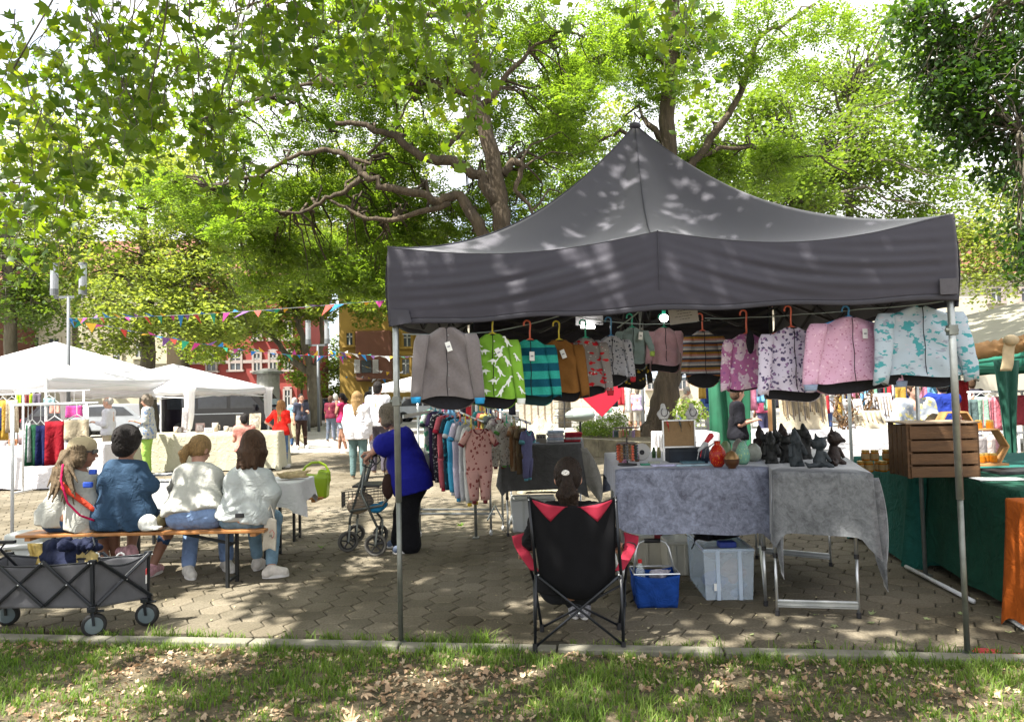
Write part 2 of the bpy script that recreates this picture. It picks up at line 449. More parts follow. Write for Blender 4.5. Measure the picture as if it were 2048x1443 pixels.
paving = pv.build('paving', m_joint); tag(paving, kind='structure')
# asphalt street in front of the houses
st = MB(); st.add([K(-60, 33, 0), K(60, 33, 0), K(60, 41, 0), K(-60, 41, 0)], [(0, 1, 2, 3)])
tag(st.build('street', mat('asphalt', (.07, .07, .068), .9, .2, 3, .2, 90)), kind='structure')
pk = MB(); pk.box(K(0, 32.9, .05), (120, .14, .13), KA); tag(pk.build('street_kerb', mat('kerbstone', (.33, .32, .29), .85, .25, 5, .3, 50)), kind='structure')
HEX_S = .128                                           # side of a hexagonal paver
def hexv(cx, cy, z, tilt, rot, s):
 o = []
 for i in range(6):
  a = PI / 3 * i + rot; x, y = s * math.cos(a), s * math.sin(a); o.append((cx + x, cy + y, z + x * tilt[0] + y * tilt[1]))
 return o
prot = R(8)
cells = []
w1, h1 = 1.5 * HEX_S, math.sqrt(3) * HEX_S
for i in range(-80, 130):
 for j in range(-2, 84):
  cx, cy = i * w1, j * h1 + (h1 / 2 if i % 2 else 0)
  cells.append((cx * math.cos(prot) - cy * math.sin(prot), cx * math.sin(prot) + cy * math.cos(prot)))
prand = random.Random(3)
inv = []
for a, d in cells:
 if d < .02 + HEX_S * .2 or d > 15.3 or a < -15.8 or a > 21.8: continue
 p = K(a, d); y = p.y
 if abs(p.x) > y * .78 + .6: continue
 inv.append((a, d, y))
inv.sort(key=lambda t: t[2])
gap = .958
def paver_geo(z, s=HEX_S * gap):
 b = s * .93
 top = hexv(0, 0, z, (0, 0), prot, b); mid = hexv(0, 0, z - .005, (0, 0), prot, s); low = hexv(0, 0, -.02, (0, 0), prot, s)
 return top + mid + low, [tuple(range(6))] + [(6 + i, 6 + (i + 1) % 6, (i + 1) % 6, i) for i in range(6)] + [(12 + i, 12 + (i + 1) % 6, 6 + (i + 1) % 6, 6 + i) for i in range(6)]
v0, f0 = paver_geo(0.0)
me0 = None; bv = []; bf = []
for n, (a, d, y) in enumerate(inv):
 zz = prand.uniform(-.002, .003) + .002 * math.sin(a * 1.7 + d) ; tx, ty = prand.gauss(0, .005), prand.gauss(0, .005); rz = prand.gauss(0, .012)
 if n < 300:
  if me0 is None:
   o = make('paver', v0, f0, m_paver, paving); me0 = o.data
  else:
   o = bpy.data.objects.new('paver', me0); COL.objects.link(o); o.parent = paving
  p = K(a, d, zz); o.location = p; o.rotation_euler = (tx, ty, KA + rz)
 else:
  p = K(a, d, zz); b = len(bv); c_, s_ = math.cos(KA + rz), math.sin(KA + rz)
  bv += [(p.x + x * c_ - yv * s_, p.y + x * s_ + yv * c_, p.z + z + x * tx + yv * ty) for x, yv, z in v0]
  bf += [tuple(b + i for i in f) for f in f0]
o = make('pavers', bv, bf, m_paver, paving); o['kind'] = 'stuff'
# kerb of long concrete edging stones, each one a part
kerb = emptyobj('kerb', K(0, 0)); kerb['kind'] = 'structure'
m_kerb = mat('kerb_concrete', (.185, .175, .135), .9, .3, 4, .5, 40)
a = -8.0; kr = random.Random(5)
while a < 7:
 L = 1.0; mb = MB(); c = K(a + L / 2, -.055, .0)
 mb.box((c.x, c.y, -.048 + kr.uniform(-.004, .004)), (L - .012, .10, .13), KA + kr.gauss(0, .003))
 mb.build('kerb_stone', m_kerb, kerb, world=True, bevel=.008); a += L
# verge: soil under the grass
def verge_material():
 m, nt, b, out = newmat('verge_soil')
 v = coords(nt)
 n1 = nd(nt, 'ShaderNodeTexNoise', i_Scale=9, i_Detail=10.0, i_Roughness=.75); nt.links.new(v, n1.inputs[0])
 r1 = ramp(nt, [(.36, (.03, .036, .012)), (.48, (.09, .07, .038)), (.66, (.21, .165, .10))]); nt.links.new(n1.outputs[0], r1.inputs[0])
 nt.links.new(r1.outputs[0], b.inputs['Base Color']); b.inputs['Roughness'].default_value = 1
 add_bump(nt, b, 1, 45, v, .04, 10); return m
def vh(a, d):
 return -.012 + .03 * mnoise.noise((a * .8, d * 1.3, 3)) + .012 * mnoise.noise((a * 4, d * 4, 9)) + .02 * min(1, max(0, -d - .1))
vg = MB(); vg.grid(lambda u, t: K(-9 + 17 * u, -.10 - 9 * t, vh(-9 + 17 * u, -.1 - 9 * t)), 240, 120)
verge = vg.build('verge', verge_material(), smooth=True); verge['kind'] = 'structure'
def gmask(a, d):
 q = mnoise.noise((a * 1.15 + 5, d * 1.7, 1)) + .55 * mnoise.noise((a * 3.1, d * 3.4, 4))
 return q
# grass blades: curved three-segment blades in tufts
def blades(n, seed, hmin, hmax, edge=False):
 g = random.Random(seed); P = []
 while len(P) < n:
  a = g.uniform(-5.2, 6.2)
  d = -.11 - (g.random() ** 1.2) * (1.75 if not edge else .12)
  if edge: d = g.choice((-.115 - abs(g.gauss(0, .035)), .002 + abs(g.gauss(0, .006)))) if g.random() < .93 else g.uniform(0, .02)
  q = gmask(a, d)
  if edge:
   if mnoise.noise((a * 1.7, 7, 2)) + .3 * mnoise.noise((a * 9, 1, 2)) < g.uniform(-.35, .3): continue
  elif q + .12 * (d > -.35) < g.uniform(-.42, .34): continue
  k = max(1, int(g.gauss(5, 2)))
  for _ in range(k): P.append((a + g.gauss(0, .012), d - abs(g.gauss(0, .012)) if d < 0 else d, g.uniform(hmin, hmax) * (1 + max(-.4, q) * .7)))
 P = P[:n]; out = np.zeros((n, 7, 3), np.float32)
 for i, (a, d, h) in enumerate(P):
  z0 = vh(a, d) if d < -.1 else 0; p = K(a, d, z0); an = g.uniform(0, 6.283); lean = g.uniform(.15, 1.1) * h; wv = g.uniform(.0016, .0035)
  dx, dy = math.cos(an) * lean, math.sin(an) * lean; sx, sy = -math.sin(an) * wv, math.cos(an) * wv
  for k, (t, ww) in enumerate(((0, 1), (.4, .9), (.75, .6), (1, 0))):
   c = (p.x + dx * t * t, p.y + dy * t * t, p.z + h * (t - .28 * t * t * (lean / h)))
   if k < 3:
    out[i, 2 * k] = (c[0] - sx * ww, c[1] - sy * ww, c[2]); out[i, 2 * k + 1] = (c[0] + sx * ww, c[1] + sy * ww, c[2])
   else: out[i, 6] = c
 base = (np.arange(n) * 7)[:, None]
 tri = np.array([[0, 1, 3], [0, 3, 2], [2, 3, 5], [2, 5, 4], [4, 5, 6]])
 F = (base[:, None, :] + tri[None]).reshape(-1, 3)
 return out.reshape(-1, 3), F
m_grass = leafmat('grass_blade', [(.045, .095, .013), (.09, .165, .022), (.155, .225, .038), (.28, .29, .10)], .4, .6, (1.5, 1.7, .8), 1.2)
v, f = blades(46000, 11, .016, .06); tag(make('grass', v, f, m_grass), 'short patchy green grass on the verge in front of the kerb', 'grass', kind='stuff')
v, f = blades(5000, 12, .03, .09, True); tag(make('grass_fringe', v, f, m_grass), 'longer grass fringe overhanging the concrete kerb', 'grass', kind='stuff')
# dry leaves: lobed curled leaf shapes
def leaf_outline(kind='maple'):
 if kind == 'maple':
  pr = [(0, 1.0), (11, .62), (17, .66), (25, .55), (38, .42), (52, .80), (62, .74), (70, .50), (82, .36), (100, .60), (112, .50), (130, .28), (170, .12)]
  pts = [(math.sin(R(a)) * r, math.cos(R(a)) * r) for a, r in pr]
  pts += [(-math.sin(R(a)) * r, math.cos(R(a)) * r) for a, r in pr[:0:-1]]
  return [(x * .62, y * .62 + .1) for x, y in pts]
 return [(0, .5), (.2, .25), (.25, 0), (.15, -.3), (0, -.5), (-.15, -.3), (-.25, 0), (-.2, .25)]
MAPLE = leaf_outline()
m_dry = leafmat('dry_leaf', [(.15, .08, .04), (.27, .17, .095), (.38, .26, .16), (.46, .36, .25), (.34, .30, .15)], .15, .7, (1.2, 1.1, .9), 3)
def dry_leaf(g, s, rough=0.):
 cu = g.uniform(-.9, 1.3); tw = g.uniform(-.5, .5); fold = g.uniform(0, .5)
 vs = [(0, .1 * s, .0)]
 for x, y in MAPLE:
  j = 1 + g.uniform(-.12, .12); q_ = math.hypot(x, y - .1) + 1e-6; j *= lerp(1, .42 / q_, rough); x *= j * (1 - .45 * rough); y *= j
  z = cu * (x * x + y * y) * .9 + tw * x * y + fold * abs(x) * .5 + g.uniform(-.03, .03)
  vs.append((x * s, y * s, z * s * .8))
 n = len(MAPLE); return vs, [(0, 1 + i, 1 + (i + 1) % n) for i in range(n)]
def scatter_leaves(n, seed, smin, smax, fa, mt, name, label, cover=None, tilt=.35):
 g = random.Random(seed); mb = MB()
 for _ in range(n):
  a, d = fa(g); vs, fs = dry_leaf(g, g.uniform(smin, smax), g.choice((.35, .7, 1, 1)))
  M = Matrix.Rotation(g.uniform(0, 6.28), 3, 'Z') @ Matrix.Rotation(g.gauss(0, tilt), 3, 'X') @ Matrix.Rotation(g.gauss(0, tilt), 3, 'Y')
  q = [M @ Vector(x) for x in vs]; lo = min(x.z for x in q); z0 = (vh(a, d) if d < -.1 else .002)
  p = K(a, d, z0 - lo * .75 + g.uniform(0, .012 if d < -.1 else .001)); mb.add([x + p for x in q], fs)
 return tag(mb.build(name, mt), label, 'leaf litter', kind='stuff')
def on_verge(g):
 while True:
  a, d = g.uniform(-5.2, 6.2), -.13 - g.random() * 1.7
  if gmask(a, d) < g.uniform(-.35, .6): return a, d
def on_paving(g):
 while True:
  a = g.uniform(-6, 6.2); d = .05 + abs(g.gauss(0, 1.6))
  if g.random() < .35 + .4 * (a > .2) or d > 2.5: return a, d
scatter_leaves(4300, 21, .018, .07, on_verge, m_dry, 'leaf_litter', 'dry brown leaf litter over the verge soil', tilt=.5)
m_frag = leafmat('leaf_crumb', [(.30, .26, .13), (.42, .36, .20), (.5, .46, .3)], .1, .8, (1, 1, 1), 3)
scatter_leaves(520, 22, .010, .030, on_paving, m_frag, 'leaf_crumbs', 'small pale leaf crumbs scattered on the hexagonal paving', tilt=.2)
# larger single leaves that can be picked apart
g = random.Random(9)
for i in range(46):
 a, d = on_verge(g) if i < 34 else (g.uniform(2.1, 4.1), g.uniform(.04, .8))
 s = g.uniform(.07, .13) if i < 34 else g.uniform(.05, .075)
 vs, fs = dry_leaf(g, s, g.choice((0, .4, .7))); M = Matrix.Rotation(g.uniform(0, 6.28), 3, 'Z') @ Matrix.Rotation(g.gauss(0, .3 if i < 34 else .1), 3, 'X'); q = [M @ Vector(x) for x in vs]
 lo = min(x.z for x in q); z0 = vh(a, d) if d < -.1 else .003
 mt = m_dry if i < 34 else leafmat('fallen_green_leaf', [(.16, .24, .07), (.30, .36, .16), (.4, .42, .24)], .3, .6, (1.2, 1.3, .8), 2)
 o = make('fallen_leaf', q, fs, mt, loc=K(a, d, z0 - lo * .8 + .01 * (i < 34)))
 tag(o, 'large curled dry brown plane leaf lying on the grassy verge' if i < 34 else 'pale green fallen plane leaf lying on the shaded paving near the kerb', 'leaf', 'large dry leaves on the verge' if i < 34 else 'pale green leaves on the paving')
for i, (px, py) in enumerate(((643, 1100), (925, 1055))):
 vs, fs = dry_leaf(random.Random(40 + i), .13); q = [Vector((x, y, z + abs(x) * .8)) for x, y, z in vs]
 tag(make('fallen_leaf', q, fs, leafmat('fresh_green_leaf', [(.06, .13, .01), (.12, .2, .02)], .4, .5, (1.5, 1.6, .6), 2), loc=G(px, py) + Vector((0, 0, .02)), rz=i), 'fresh green leaf curled on the paving %s' % ('right of the beer table legs' if i == 0 else 'below the hanging baby rompers'), 'leaf')
# red spray mark on the paving
mb = MB(); c = G(1985, 1305, .004)
def bl(cx, cy, rx, ry, sd):
 gg = random.Random(sd); n = 22; ks = [gg.uniform(.75, 1.2) for _ in range(n)]
 b = len(mb.v); mb.v.append((c.x + cx, c.y + cy, .0065))
 for i in range(n): mb.v.append((c.x + cx + rx * ks[i] * math.cos(2 * PI * i / n), c.y + cy + ry * ks[i] * math.sin(2 * PI * i / n), .0065))
 for i in range(n): mb.f.append((b, b + 1 + i, b + 1 + (i + 1) % n)); mb.m.append(0)
bl(-.02, .03, .085, .05, 1); bl(.12, -.04, .05, .022, 2)
tag(mb.build('paint_mark', mat('red_spray', (.55, .05, .06), .8, .5, 40)), 'red spray paint mark on the paving right of the tent pole', 'paint mark')
g_ = np.random.default_rng(3); vp_ = []
while len(vp_) < 6500:
 a, d = g_.uniform(-5.2, 6.2), -.13 - g_.random() * 1.7
 if gmask(a, d) < g_.uniform(-.5, .6): vp_.append(tuple(K(a, d, vh(a, d) + g_.uniform(.002, .02))))
CHIPS = np.array(vp_)
# ================================================================ trees
def leaf_template(kind):
 if kind == 'maple':
  pr = [(0, .95), (22, .48), (48, .78), (72, .42), (100, .52), (150, .22)]
  pts = [(math.sin(R(a)) * r * .62, math.cos(R(a)) * r * .62) for a, r in pr]
  pts += [(-x, y) for x, y in pts[:0:-1]]
  v = [(0, 0, .03)] + [(x, y, -.10 * (x * x + y * y) * 2.2) for x, y in pts]; n = len(pts)
  return np.array(v), np.array([(0, 1 + i, 1 + (i + 1) % n) for i in range(n)])
 if kind == 'leaf':
  v = [(0, -.5, 0), (.30, -.08, .07), (0, .5, -.05), (-.30, -.08, .07), (0, 0, 0)]
  return np.array(v), np.array([(0, 1, 4), (1, 2, 4), (2, 3, 4), (3, 0, 4)])
 if kind == 'diamond':
  v = [(0, -.5, 0), (.32, 0, .08), (0, .5, -.04), (-.32, 0, .08)]
  return np.array(v), np.array([(0, 1, 2), (0, 2, 3)])
 if kind == 'spray':                                     # pinnate leaf: leaflets along a drooping midrib
  v = []; f = []
  for i in range(4):
   for sgn in (-1, 1):
    y = -.45 + i * .24; z = -.25 * (y + .5) ** 2; b = len(v)
    v += [(0, y, z), (sgn * .13, y + .12, z + .01), (sgn * .31, y + .11, z - .03), (sgn * .15, y - .05, z - .01)]
    f += [(b, b + 1, b + 2), (b, b + 2, b + 3)]
  return np.array(v), np.array(f)
TPL = {k: leaf_template(k) for k in ('maple', 'leaf', 'diamond', 'spray')}
def leaves(name, pos, size, kind, mt, parent, tilt=.55, droop=0., seed=1, az=None, label=None, stuff=True):
 r = np.random.default_rng(seed); n = len(pos); tv, tf = TPL[kind]
 a = r.uniform(0, 2 * PI, n) if az is None else az
 t1 = r.normal(droop, tilt, n); t2 = r.normal(0, tilt, n)
 ca, sa = np.cos(a), np.sin(a); c1, s1 = np.cos(t1), np.sin(t1); c2, s2 = np.cos(t2), np.sin(t2); Z = np.zeros(n); O = np.ones(n)
 Rz = np.stack([ca, -sa, Z, sa, ca, Z, Z, Z, O], 1).reshape(n, 3, 3)
 Rx = np.stack([O, Z, Z, Z, c1, -s1, Z, s1, c1], 1).reshape(n, 3, 3)
 Ry = np.stack([c2, Z, s2, Z, O, Z, -s2, Z, c2], 1).reshape(n, 3, 3)
 M = Rz @ Rx @ Ry; s = size * r.uniform(.65, 1.3, n)
 v = (tv[None] * s[:, None, None]) @ np.transpose(M, (0, 2, 1)) + pos[:, None, :]
 f = tf[None] + (np.arange(n) * len(tv))[:, None, None]
 o = make(name, v.reshape(-1, 3), f.reshape(-1, 3), mt, parent, world=True)
 if stuff: o['kind'] = 'stuff'
 if label: o['label'] = label
 return o
tag(leaves('leaf_chips', CHIPS, .028, 'leaf', m_dry, None, .5, seed=44), 'tiny dry leaf chips strewn over the verge', 'leaf litter')
def cluster_points(cs, per, seed, flat=.55, hollow=.35):
 "cs: array (x,y,z,r); points crowd towards the outside of every clump"
 r = np.random.default_rng(seed); out = []
 for c in cs:
  n = max(3, int(per * r.uniform(.6, 1.4))); d = r.normal(0, 1, (n, 3)); d /= np.linalg.norm(d, axis=1)[:, None]
  rr = (hollow + (1 - hollow) * r.random(n) ** .6) * c[3]; p = d * rr[:, None]; p[:, 2] *= flat
  p[:, 2] -= .12 * c[3] * (np.hypot(p[:, 0], p[:, 1]) / c[3]) ** 2
  out.append(p + c[:3])
 return np.concatenate(out)
def px_clumps(spec, seed, rmin, rmax):
 "spec: (px, py, rx_px, ry_px, depth, depth_radius, number)"
 g = random.Random(seed); cs = []
 for px, py, rx, ry, D, rd, n in spec:
  for _ in range(n):
   while True:
    a, b, c = g.uniform(-1, 1), g.uniform(-1, 1), g.uniform(-1, 1)
    if a * a + b * b + c * c <= 1: break
   p = W(px + a * rx, py + b * ry, D); p.y += c * rd
   cs.append((p.x, p.y, p.z, g.uniform(rmin, rmax)))
 return np.array(cs)
m_bark = mat('bark_brown', (.066, .049, .031), .95, .55, 5, 1.0, 14, sx=(1, 1, .22), dist=.08)
m_bark2 = mat('bark_grey', (.11, .095, .07), .95, .5, 4, .9, 12, sx=(1, 1, .3), dist=.06)
def wiggle(pts, amp, seed, k=4):
 "densify a limb and make it slightly crooked"
 g = random.Random(seed); out = []
 for i in range(len(pts) - 1):
  for j in range(k):
   t = j / k; p = pts[i].lerp(pts[i + 1], t)
   if i or j: p = p + Vector((g.gauss(0, amp), g.gauss(0, amp), g.gauss(0, amp)))
   out.append(p)
 return out + [pts[-1]]
def limb(mb, pts, r0, r1, amp, seed, n=9, k=4, lump=.045):
 q = wiggle(pts, amp, seed, k); g = random.Random(seed)
 rs = [lerp(r0, r1, (i / (len(q) - 1)) ** .8) * (1 + g.gauss(0, lump * (.35 if r0 > .25 else 1))) for i in range(len(q))]
 mb.tube(q, rs, n); return q, rs
def fine_branches(mb, stems, cs, seed, r0=.022, maxd=3.5, frac=1.0):
 "a curved thin branch from the nearest limb point to every clump"
 g = random.Random(seed); P = np.array([tuple(p) for p in stems])
 for c in cs:
  if g.random() > frac: continue
  d = np.linalg.norm(P - c[:3], axis=1) + np.array([g.uniform(0, .4) for _ in range(len(P))]) ; i = int(d.argmin())
  if d[i] > maxd: continue
  a, b = Vector(P[i]), Vector(c[:3]); L = (b - a).length
  q = []
  for k in range(6):
   t = k / 5; p = a.lerp(b, t); p.z += .16 * L * math.sin(PI * t); q.append(p + Vector((g.gauss(0, .03), g.gauss(0, .03), g.gauss(0, .03))) * L * (0 < k < 5))
  mb.tube(q, [lerp(r0 * (.6 + .3 * L), r0 * .25, k / 5) for k in range(6)], 5)
  for _ in range(3):
   e = b + Vector((g.gauss(0, .5), g.gauss(0, .5), g.gauss(-.05, .25))) * c[3]
   s = q[3].lerp(b, g.random()); mb.tube([s, s.lerp(e, .5) + Vector((0, 0, .04)), e], [r0 * .35, r0 * .25, r0 * .12], 4)
def tree(name_label, base, trunk, limbs, clumps, per, lsize, kind, lm, bark, seed, cat='tree', flat=.55, tilt=.55, r0=.022, amp=.03, maxd=3.5, frac=1.0, cname='crown', group=None, hollow=.35, n=10):
 """trunk / limbs: (list of points, r0, r1) in world space"""
 t = thing('tree', name_label, cat, base, 0, group)
 mb = MB(); stems = []
 q, rs = limb(mb, trunk[0], trunk[1], trunk[2], amp, seed, n + 2); stems += q[len(q) // 3:]
 mb.build('trunk', bark, t, world=True, smooth=True)
 for i, (pts, ra, rb) in enumerate(limbs):
  m2 = MB(); q, rs = limb(m2, pts, ra, rb, amp, seed + i + 1, 8); stems += q
  m2.build('limb', bark, t, world=True, smooth=True)
 if len(clumps):
  m3 = MB(); fine_branches(m3, stems, clumps, seed + 50, r0, maxd, frac)
  if m3.v:
   o = m3.build('branches', bark, t, world=True, smooth=True); o['kind'] = 'stuff'
  leaves(cname, cluster_points(clumps, per, seed + 60, flat, hollow), lsize, kind, lm, t, tilt, seed=seed + 70)
 return t
def WP(D, *pts): return [W(x, y, D + (z[0] if z else 0)) for x, y, *z in pts]
lm_robinia = leafmat('robinia_leaf', [(.05, .09, .013), (.08, .13, .02), (.12, .175, .028), (.16, .215, .04)], .55, .5, (2.25, 2.35, .8), .6)
lm_plane = leafmat('plane_leaf', [(.012, .034, .008), (.035, .08, .012), (.075, .135, .017), (.14, .20, .024)], .55, .42, (3.1, 2.5, .6), .7)
lm_linden = leafmat('linden_leaf', [(.09, .13, .03), (.13, .18, .045), (.18, .235, .06), (.24, .28, .09)], .5, .5, (2.1, 1.9, .8), .35)
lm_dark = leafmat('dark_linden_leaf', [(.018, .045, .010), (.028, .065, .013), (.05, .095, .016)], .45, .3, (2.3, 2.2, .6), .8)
# ---- robinia behind the stall (big brown limbs)
D = 15.0
clA = px_clumps([(560, 170, 230, 150, D + 2, 2.5, 26), (640, 420, 270, 130, D + 3, 2.2, 60), (760, 250, 160, 80, D + 3, 2, 22), (430, 350, 150, 120, D + 1, 2, 16), (800, 90, 210, 100, D, 2.5, 26), (870, 480, 190, 110, D + 3.5, 2, 42),
     (660, 540, 200, 60, D + 2, 2, 22), (1060, 330, 120, 140, D + 2, 2, 24), (960, 60, 160, 90, D + 1, 2, 16), (1130, 160, 110, 120, D + 1, 2, 15), (500, 470, 100, 70, D + 1, 2, 10)], 101, .45, .85)
tree('tall robinia with thick crooked brown limbs rising behind the left half of the dark canopy', G(1085, 940),
  (WP(D, (1088, 946), (1080, 800), (1052, 640), (1010, 470), (1000, 390), (978, 280), (952, 205), (945, 120), (936, 0), (925, -160)), 0.279, 0.088),
  [(WP(D, (996, 410), (962, 352), (905, 322), (842, 314), (790, 272), (735, 256), (662, 246)), 0.156, 0.044),
  (WP(D, (985, 500), (944, 425), (922, 392), (880, 402), (822, 386), (758, 368), (722, 345), (690, 310), (640, 296), (590, 315), (520, 350), (420, 378)), 0.139, 0.024),
  (WP(D, (722, 356), (690, 384), (650, 398), (612, 420), (560, 424)), 0.066, 0.024),
  (WP(D, (900, 404), (835, 430), (770, 442), (700, 420), (660, 400)), 0.074, 0.024),
  (WP(D, (950, 215), (926, 262), (893, 300)), 0.090, 0.048),
  (WP(D, (942, 190), (925, 185), (860, 165), (780, 172), (690, 172), (622, 165), (540, 195), (470, 216), (400, 240)), 0.082, 0.020),
  (WP(D, (930, 20), (860, 30), (760, 10), (640, 60), (560, 20), (500, -20)), 0.074, 0.024),
  (WP(D, (1006, 350), (1028, 322), (1046, 330), (1030, 380), (1062, 420), (1080, 450)), 0.098, 0.024),
  (WP(D, (690, 310), (740, 330), (745, 300), (800, 245), (830, 180)), 0.049, 0.016),
  (WP(D, (955, 230), (1010, 160), (1060, 100), (1130, 60)), 0.082, 0.024)],
  clA, 100, .25, 'spray', lm_robinia, m_bark, 201, amp=.024, r0=.024, tilt=.5)
# ---- second robinia, trunk seen under the canopy, standing in the raised bed
D = 19.0
clB = px_clumps([(1340, 100, 170, 120, D, 2.5, 34), (1180, 90, 120, 100, D, 2, 14), (1520, 90, 130, 90, D, 2, 12), (1280, 330, 160, 90, D + 2, 2, 22), (1480, 330, 150, 60, D + 1, 2, 24), (1120, 260, 80, 60, D, 2, 9)], 102, .5, .95)
tree('robinia with furrowed leaning trunk growing from the low walled bed, seen below the hanging jackets', G(1330, 880),
  (WP(D, (1300, 890), (1318, 856), (1334, 790), (1344, 710), (1350, 560), (1340, 400), (1332, 270), (1340, 150), (1346, 50), (1352, -100)), .42, .13),
  [(WP(D, (1336, 290), (1300, 250), (1284, 232)), .12, .05),
  (WP(D, (1348, 420), (1375, 335), (1400, 310), (1440, 248), (1492, 168), (1512, 80), (1560, 50), (1630, 8)), .14, .04),
  (WP(D, (1400, 310), (1440, 300), (1500, 294), (1560, 312), (1640, 315), (1700, 350)), .07, .02),
  (WP(D, (1338, 300), (1240, 262), (1200, 285), (1140, 300)), .08, .02),
  (WP(D, (1342, 130), (1275, 100), (1268, 60), (1272, -20)), .10, .05),
  (WP(D, (1272, 98), (1200, 110), (1150, 122), (1112, 88), (1090, 45)), .07, .02)],
  clB, 84, .28, 'spray', lm_robinia, m_bark, 202, amp=.03, r0=.026, tilt=.5)
# ---- linden at the left
D = 28.0
clD = px_clumps([(300, 440, 130, 130, D, 4, 70), (330, 580, 190, 90, D, 4, 80), (240, 670, 60, 40, D - 2, 2.5, 13), (400, 630, 110, 45, D - 2, 3, 28), (430, 480, 100, 80, D, 3, 26)], 103, .6, 1.15)
tree('pale green linden with layered crown behind the white gazebos', G(296, 868),
  (WP(D, (296, 868), (297, 740), (296, 600), (288, 500), (280, 400)), .36, .12),
  [(WP(D, (296, 640), (340, 600), (380, 560), (430, 530)), .10, .03), (WP(D, (294, 600), (250, 560), (200, 530)), .10, .03), (WP(D, (290, 540), (330, 470), (350, 420)), .09, .03)],
  clD, 150, .17, 'diamond', lm_linden, m_bark2, 203, flat=.45, tilt=.4, r0=.03)
# ---- far left tree
D = 24.0
clE = px_clumps([(10, 560, 90, 110, D, 3, 40), (50, 625, 60, 26, D - 1, 2, 9), (-60, 420, 90, 100, D, 3, 20), (90, 430, 90, 90, D + 2, 3, 18)], 104, .55, 1.0)
tree('shaded tree at the left edge behind the street lamp', G(20, 890),
  (WP(D, (16, 892), (22, 760), (20, 620), (10, 480), (0, 380)), .28, .1), [(WP(D, (20, 640), (50, 600), (80, 560)), .08, .03)],
  clE, 130, .16, 'diamond', leafmat('mid_green_leaf', [(.035, .07, .015), (.055, .10, .02), (.10, .15, .03)], .5, .5, (2.2, 2.0, .7), .4), m_bark2, 204, flat=.5, tilt=.45, r0=.03)
# ---- plane tree by the street, forked trunk
D = 36.0
clC = px_clumps([(560, 600, 90, 60, D, 4, 40), (700, 560, 110, 90, D, 4, 62), (770, 610, 60, 42, D - 1, 3, 18), (470, 640, 80, 34, D - 2, 3, 20), (600, 500, 140, 70, D, 4, 46), (810, 520, 70, 90, D + 1, 3, 22), (400, 690, 60, 26, D - 2, 3, 8), (830, 610, 40, 40, D, 3, 7)], 105, .7, 1.3)
tree('forked plane tree by the street between the red and the yellow house', G(628, 852),
  (WP(D, (630, 853), (629, 800), (627, 752), (627, 730)), .36, .30),
  [(WP(D, (624, 742), (600, 732), (580, 718), (560, 690), (540, 668), (516, 652)), .20, .08),
  (WP(D, (624, 738), (612, 700), (598, 650), (592, 620), (560, 590), (530, 565), (500, 540)), .19, .07),
  (WP(D, (632, 735), (642, 700), (644, 640), (650, 580), (672, 520)), .17, .06),
  (WP(D, (596, 640), (640, 600), (700, 560)), .08, .03)],
  clC, 150, .21, 'diamond', leafmat('street_plane_leaf', [(.065, .11, .018), (.10, .155, .027), (.15, .205, .04), (.19, .24, .055)], .5, .5, (2.2, 2.0, .7), .3), m_bark2, 205, flat=.55, tilt=.5, r0=.04, maxd=5)
# ---- light foliage behind: between, right, far
def bg_tree(label, D, spec, seed, lm, lsize, per, px, trunk_r=.3, rm=(.8, 1.5), topy=None, group='background trees round the square'):
 cl = px_clumps(spec, seed, *rm); gb = G(px, 782 + 1.6 * FPX / D); top = W(px, topy or spec[0][1], D)
 return tree(label, gb, ([gb, gb.lerp(top, .5), top], trunk_r, trunk_r * .3), [], cl, per, lsize, 'diamond', lm, m_bark2, seed + 300, flat=.6, tilt=.5, r0=.04, maxd=6, frac=.7, group=group)
lm_lime = leafmat('lime_leaf', [(.06, .11, .017), (.10, .155, .026), (.145, .20, .038), (.19, .24, .055)], .5, .5, (1.6, 1.7, .65), .25)
bg_tree('broad yellow green tree behind the right slope of the dark canopy', 30, [(1520, 370, 190, 90, 30, 4, 74), (1480, 240, 120, 60, 31, 3, 26), (1720, 300, 170, 90, 31, 4, 66), (1850, 420, 160, 70, 30, 4, 40)], 111, lm_lime, .2, 150, 1600)
bg_tree('thin bright tree above the right shoulder of the dark canopy', 34, [(1660, 190, 130, 90, 34, 4, 34), (1760, 110, 120, 90, 34, 4, 30)], 112, lm_lime, .2, 120, 1700)
bg_tree('tree with sparse sprays at the right edge above the cream awning', 26, [(1990, 520, 70, 60, 26, 3, 26), (1930, 470, 60, 50, 27, 3, 18), (2060, 400, 60, 90, 27, 3, 16)], 113, lm_linden, .16, 110, 2080)
bg_tree('tree hidden behind the peak of the dark canopy', 33, [(1150, 420, 110, 80, 33, 4, 34), (1080, 520, 120, 70, 33, 4, 30)], 114, lm_lime, .2, 140, 1130)
bg_tree('tree behind the robinia limbs between lamp and canopy', 44, [(560, 440, 160, 90, 44, 5, 48), (840, 260, 110, 80, 46, 4, 24), (1150, 230, 110, 110, 46, 4, 26), (740, 400, 130, 110, 44, 5, 44), (860, 560, 90, 100, 44, 5, 34), (400, 300, 90, 80, 44, 4, 14)], 115, lm_linden, .26, 150, 760, rm=(1.0, 1.8))
bg_tree('bright green tree filling the gap between the two houses', 62, [(690, 740, 46, 60, 62, 4, 22), (650, 790, 40, 50, 60, 4, 14), (720, 800, 40, 40, 62, 4, 12)], 116, lm_lime, .3, 160, 700, rm=(1.0, 1.8))
bg_tree('small leaning street tree in front of the red house corner', 40, [(585, 745, 22, 45, 40, 1.5, 9), (580, 690, 26, 30, 40, 1.5, 7)], 117, lm_lime, .2, 90, 603, trunk_r=.12, rm=(.4, .8), topy=690)
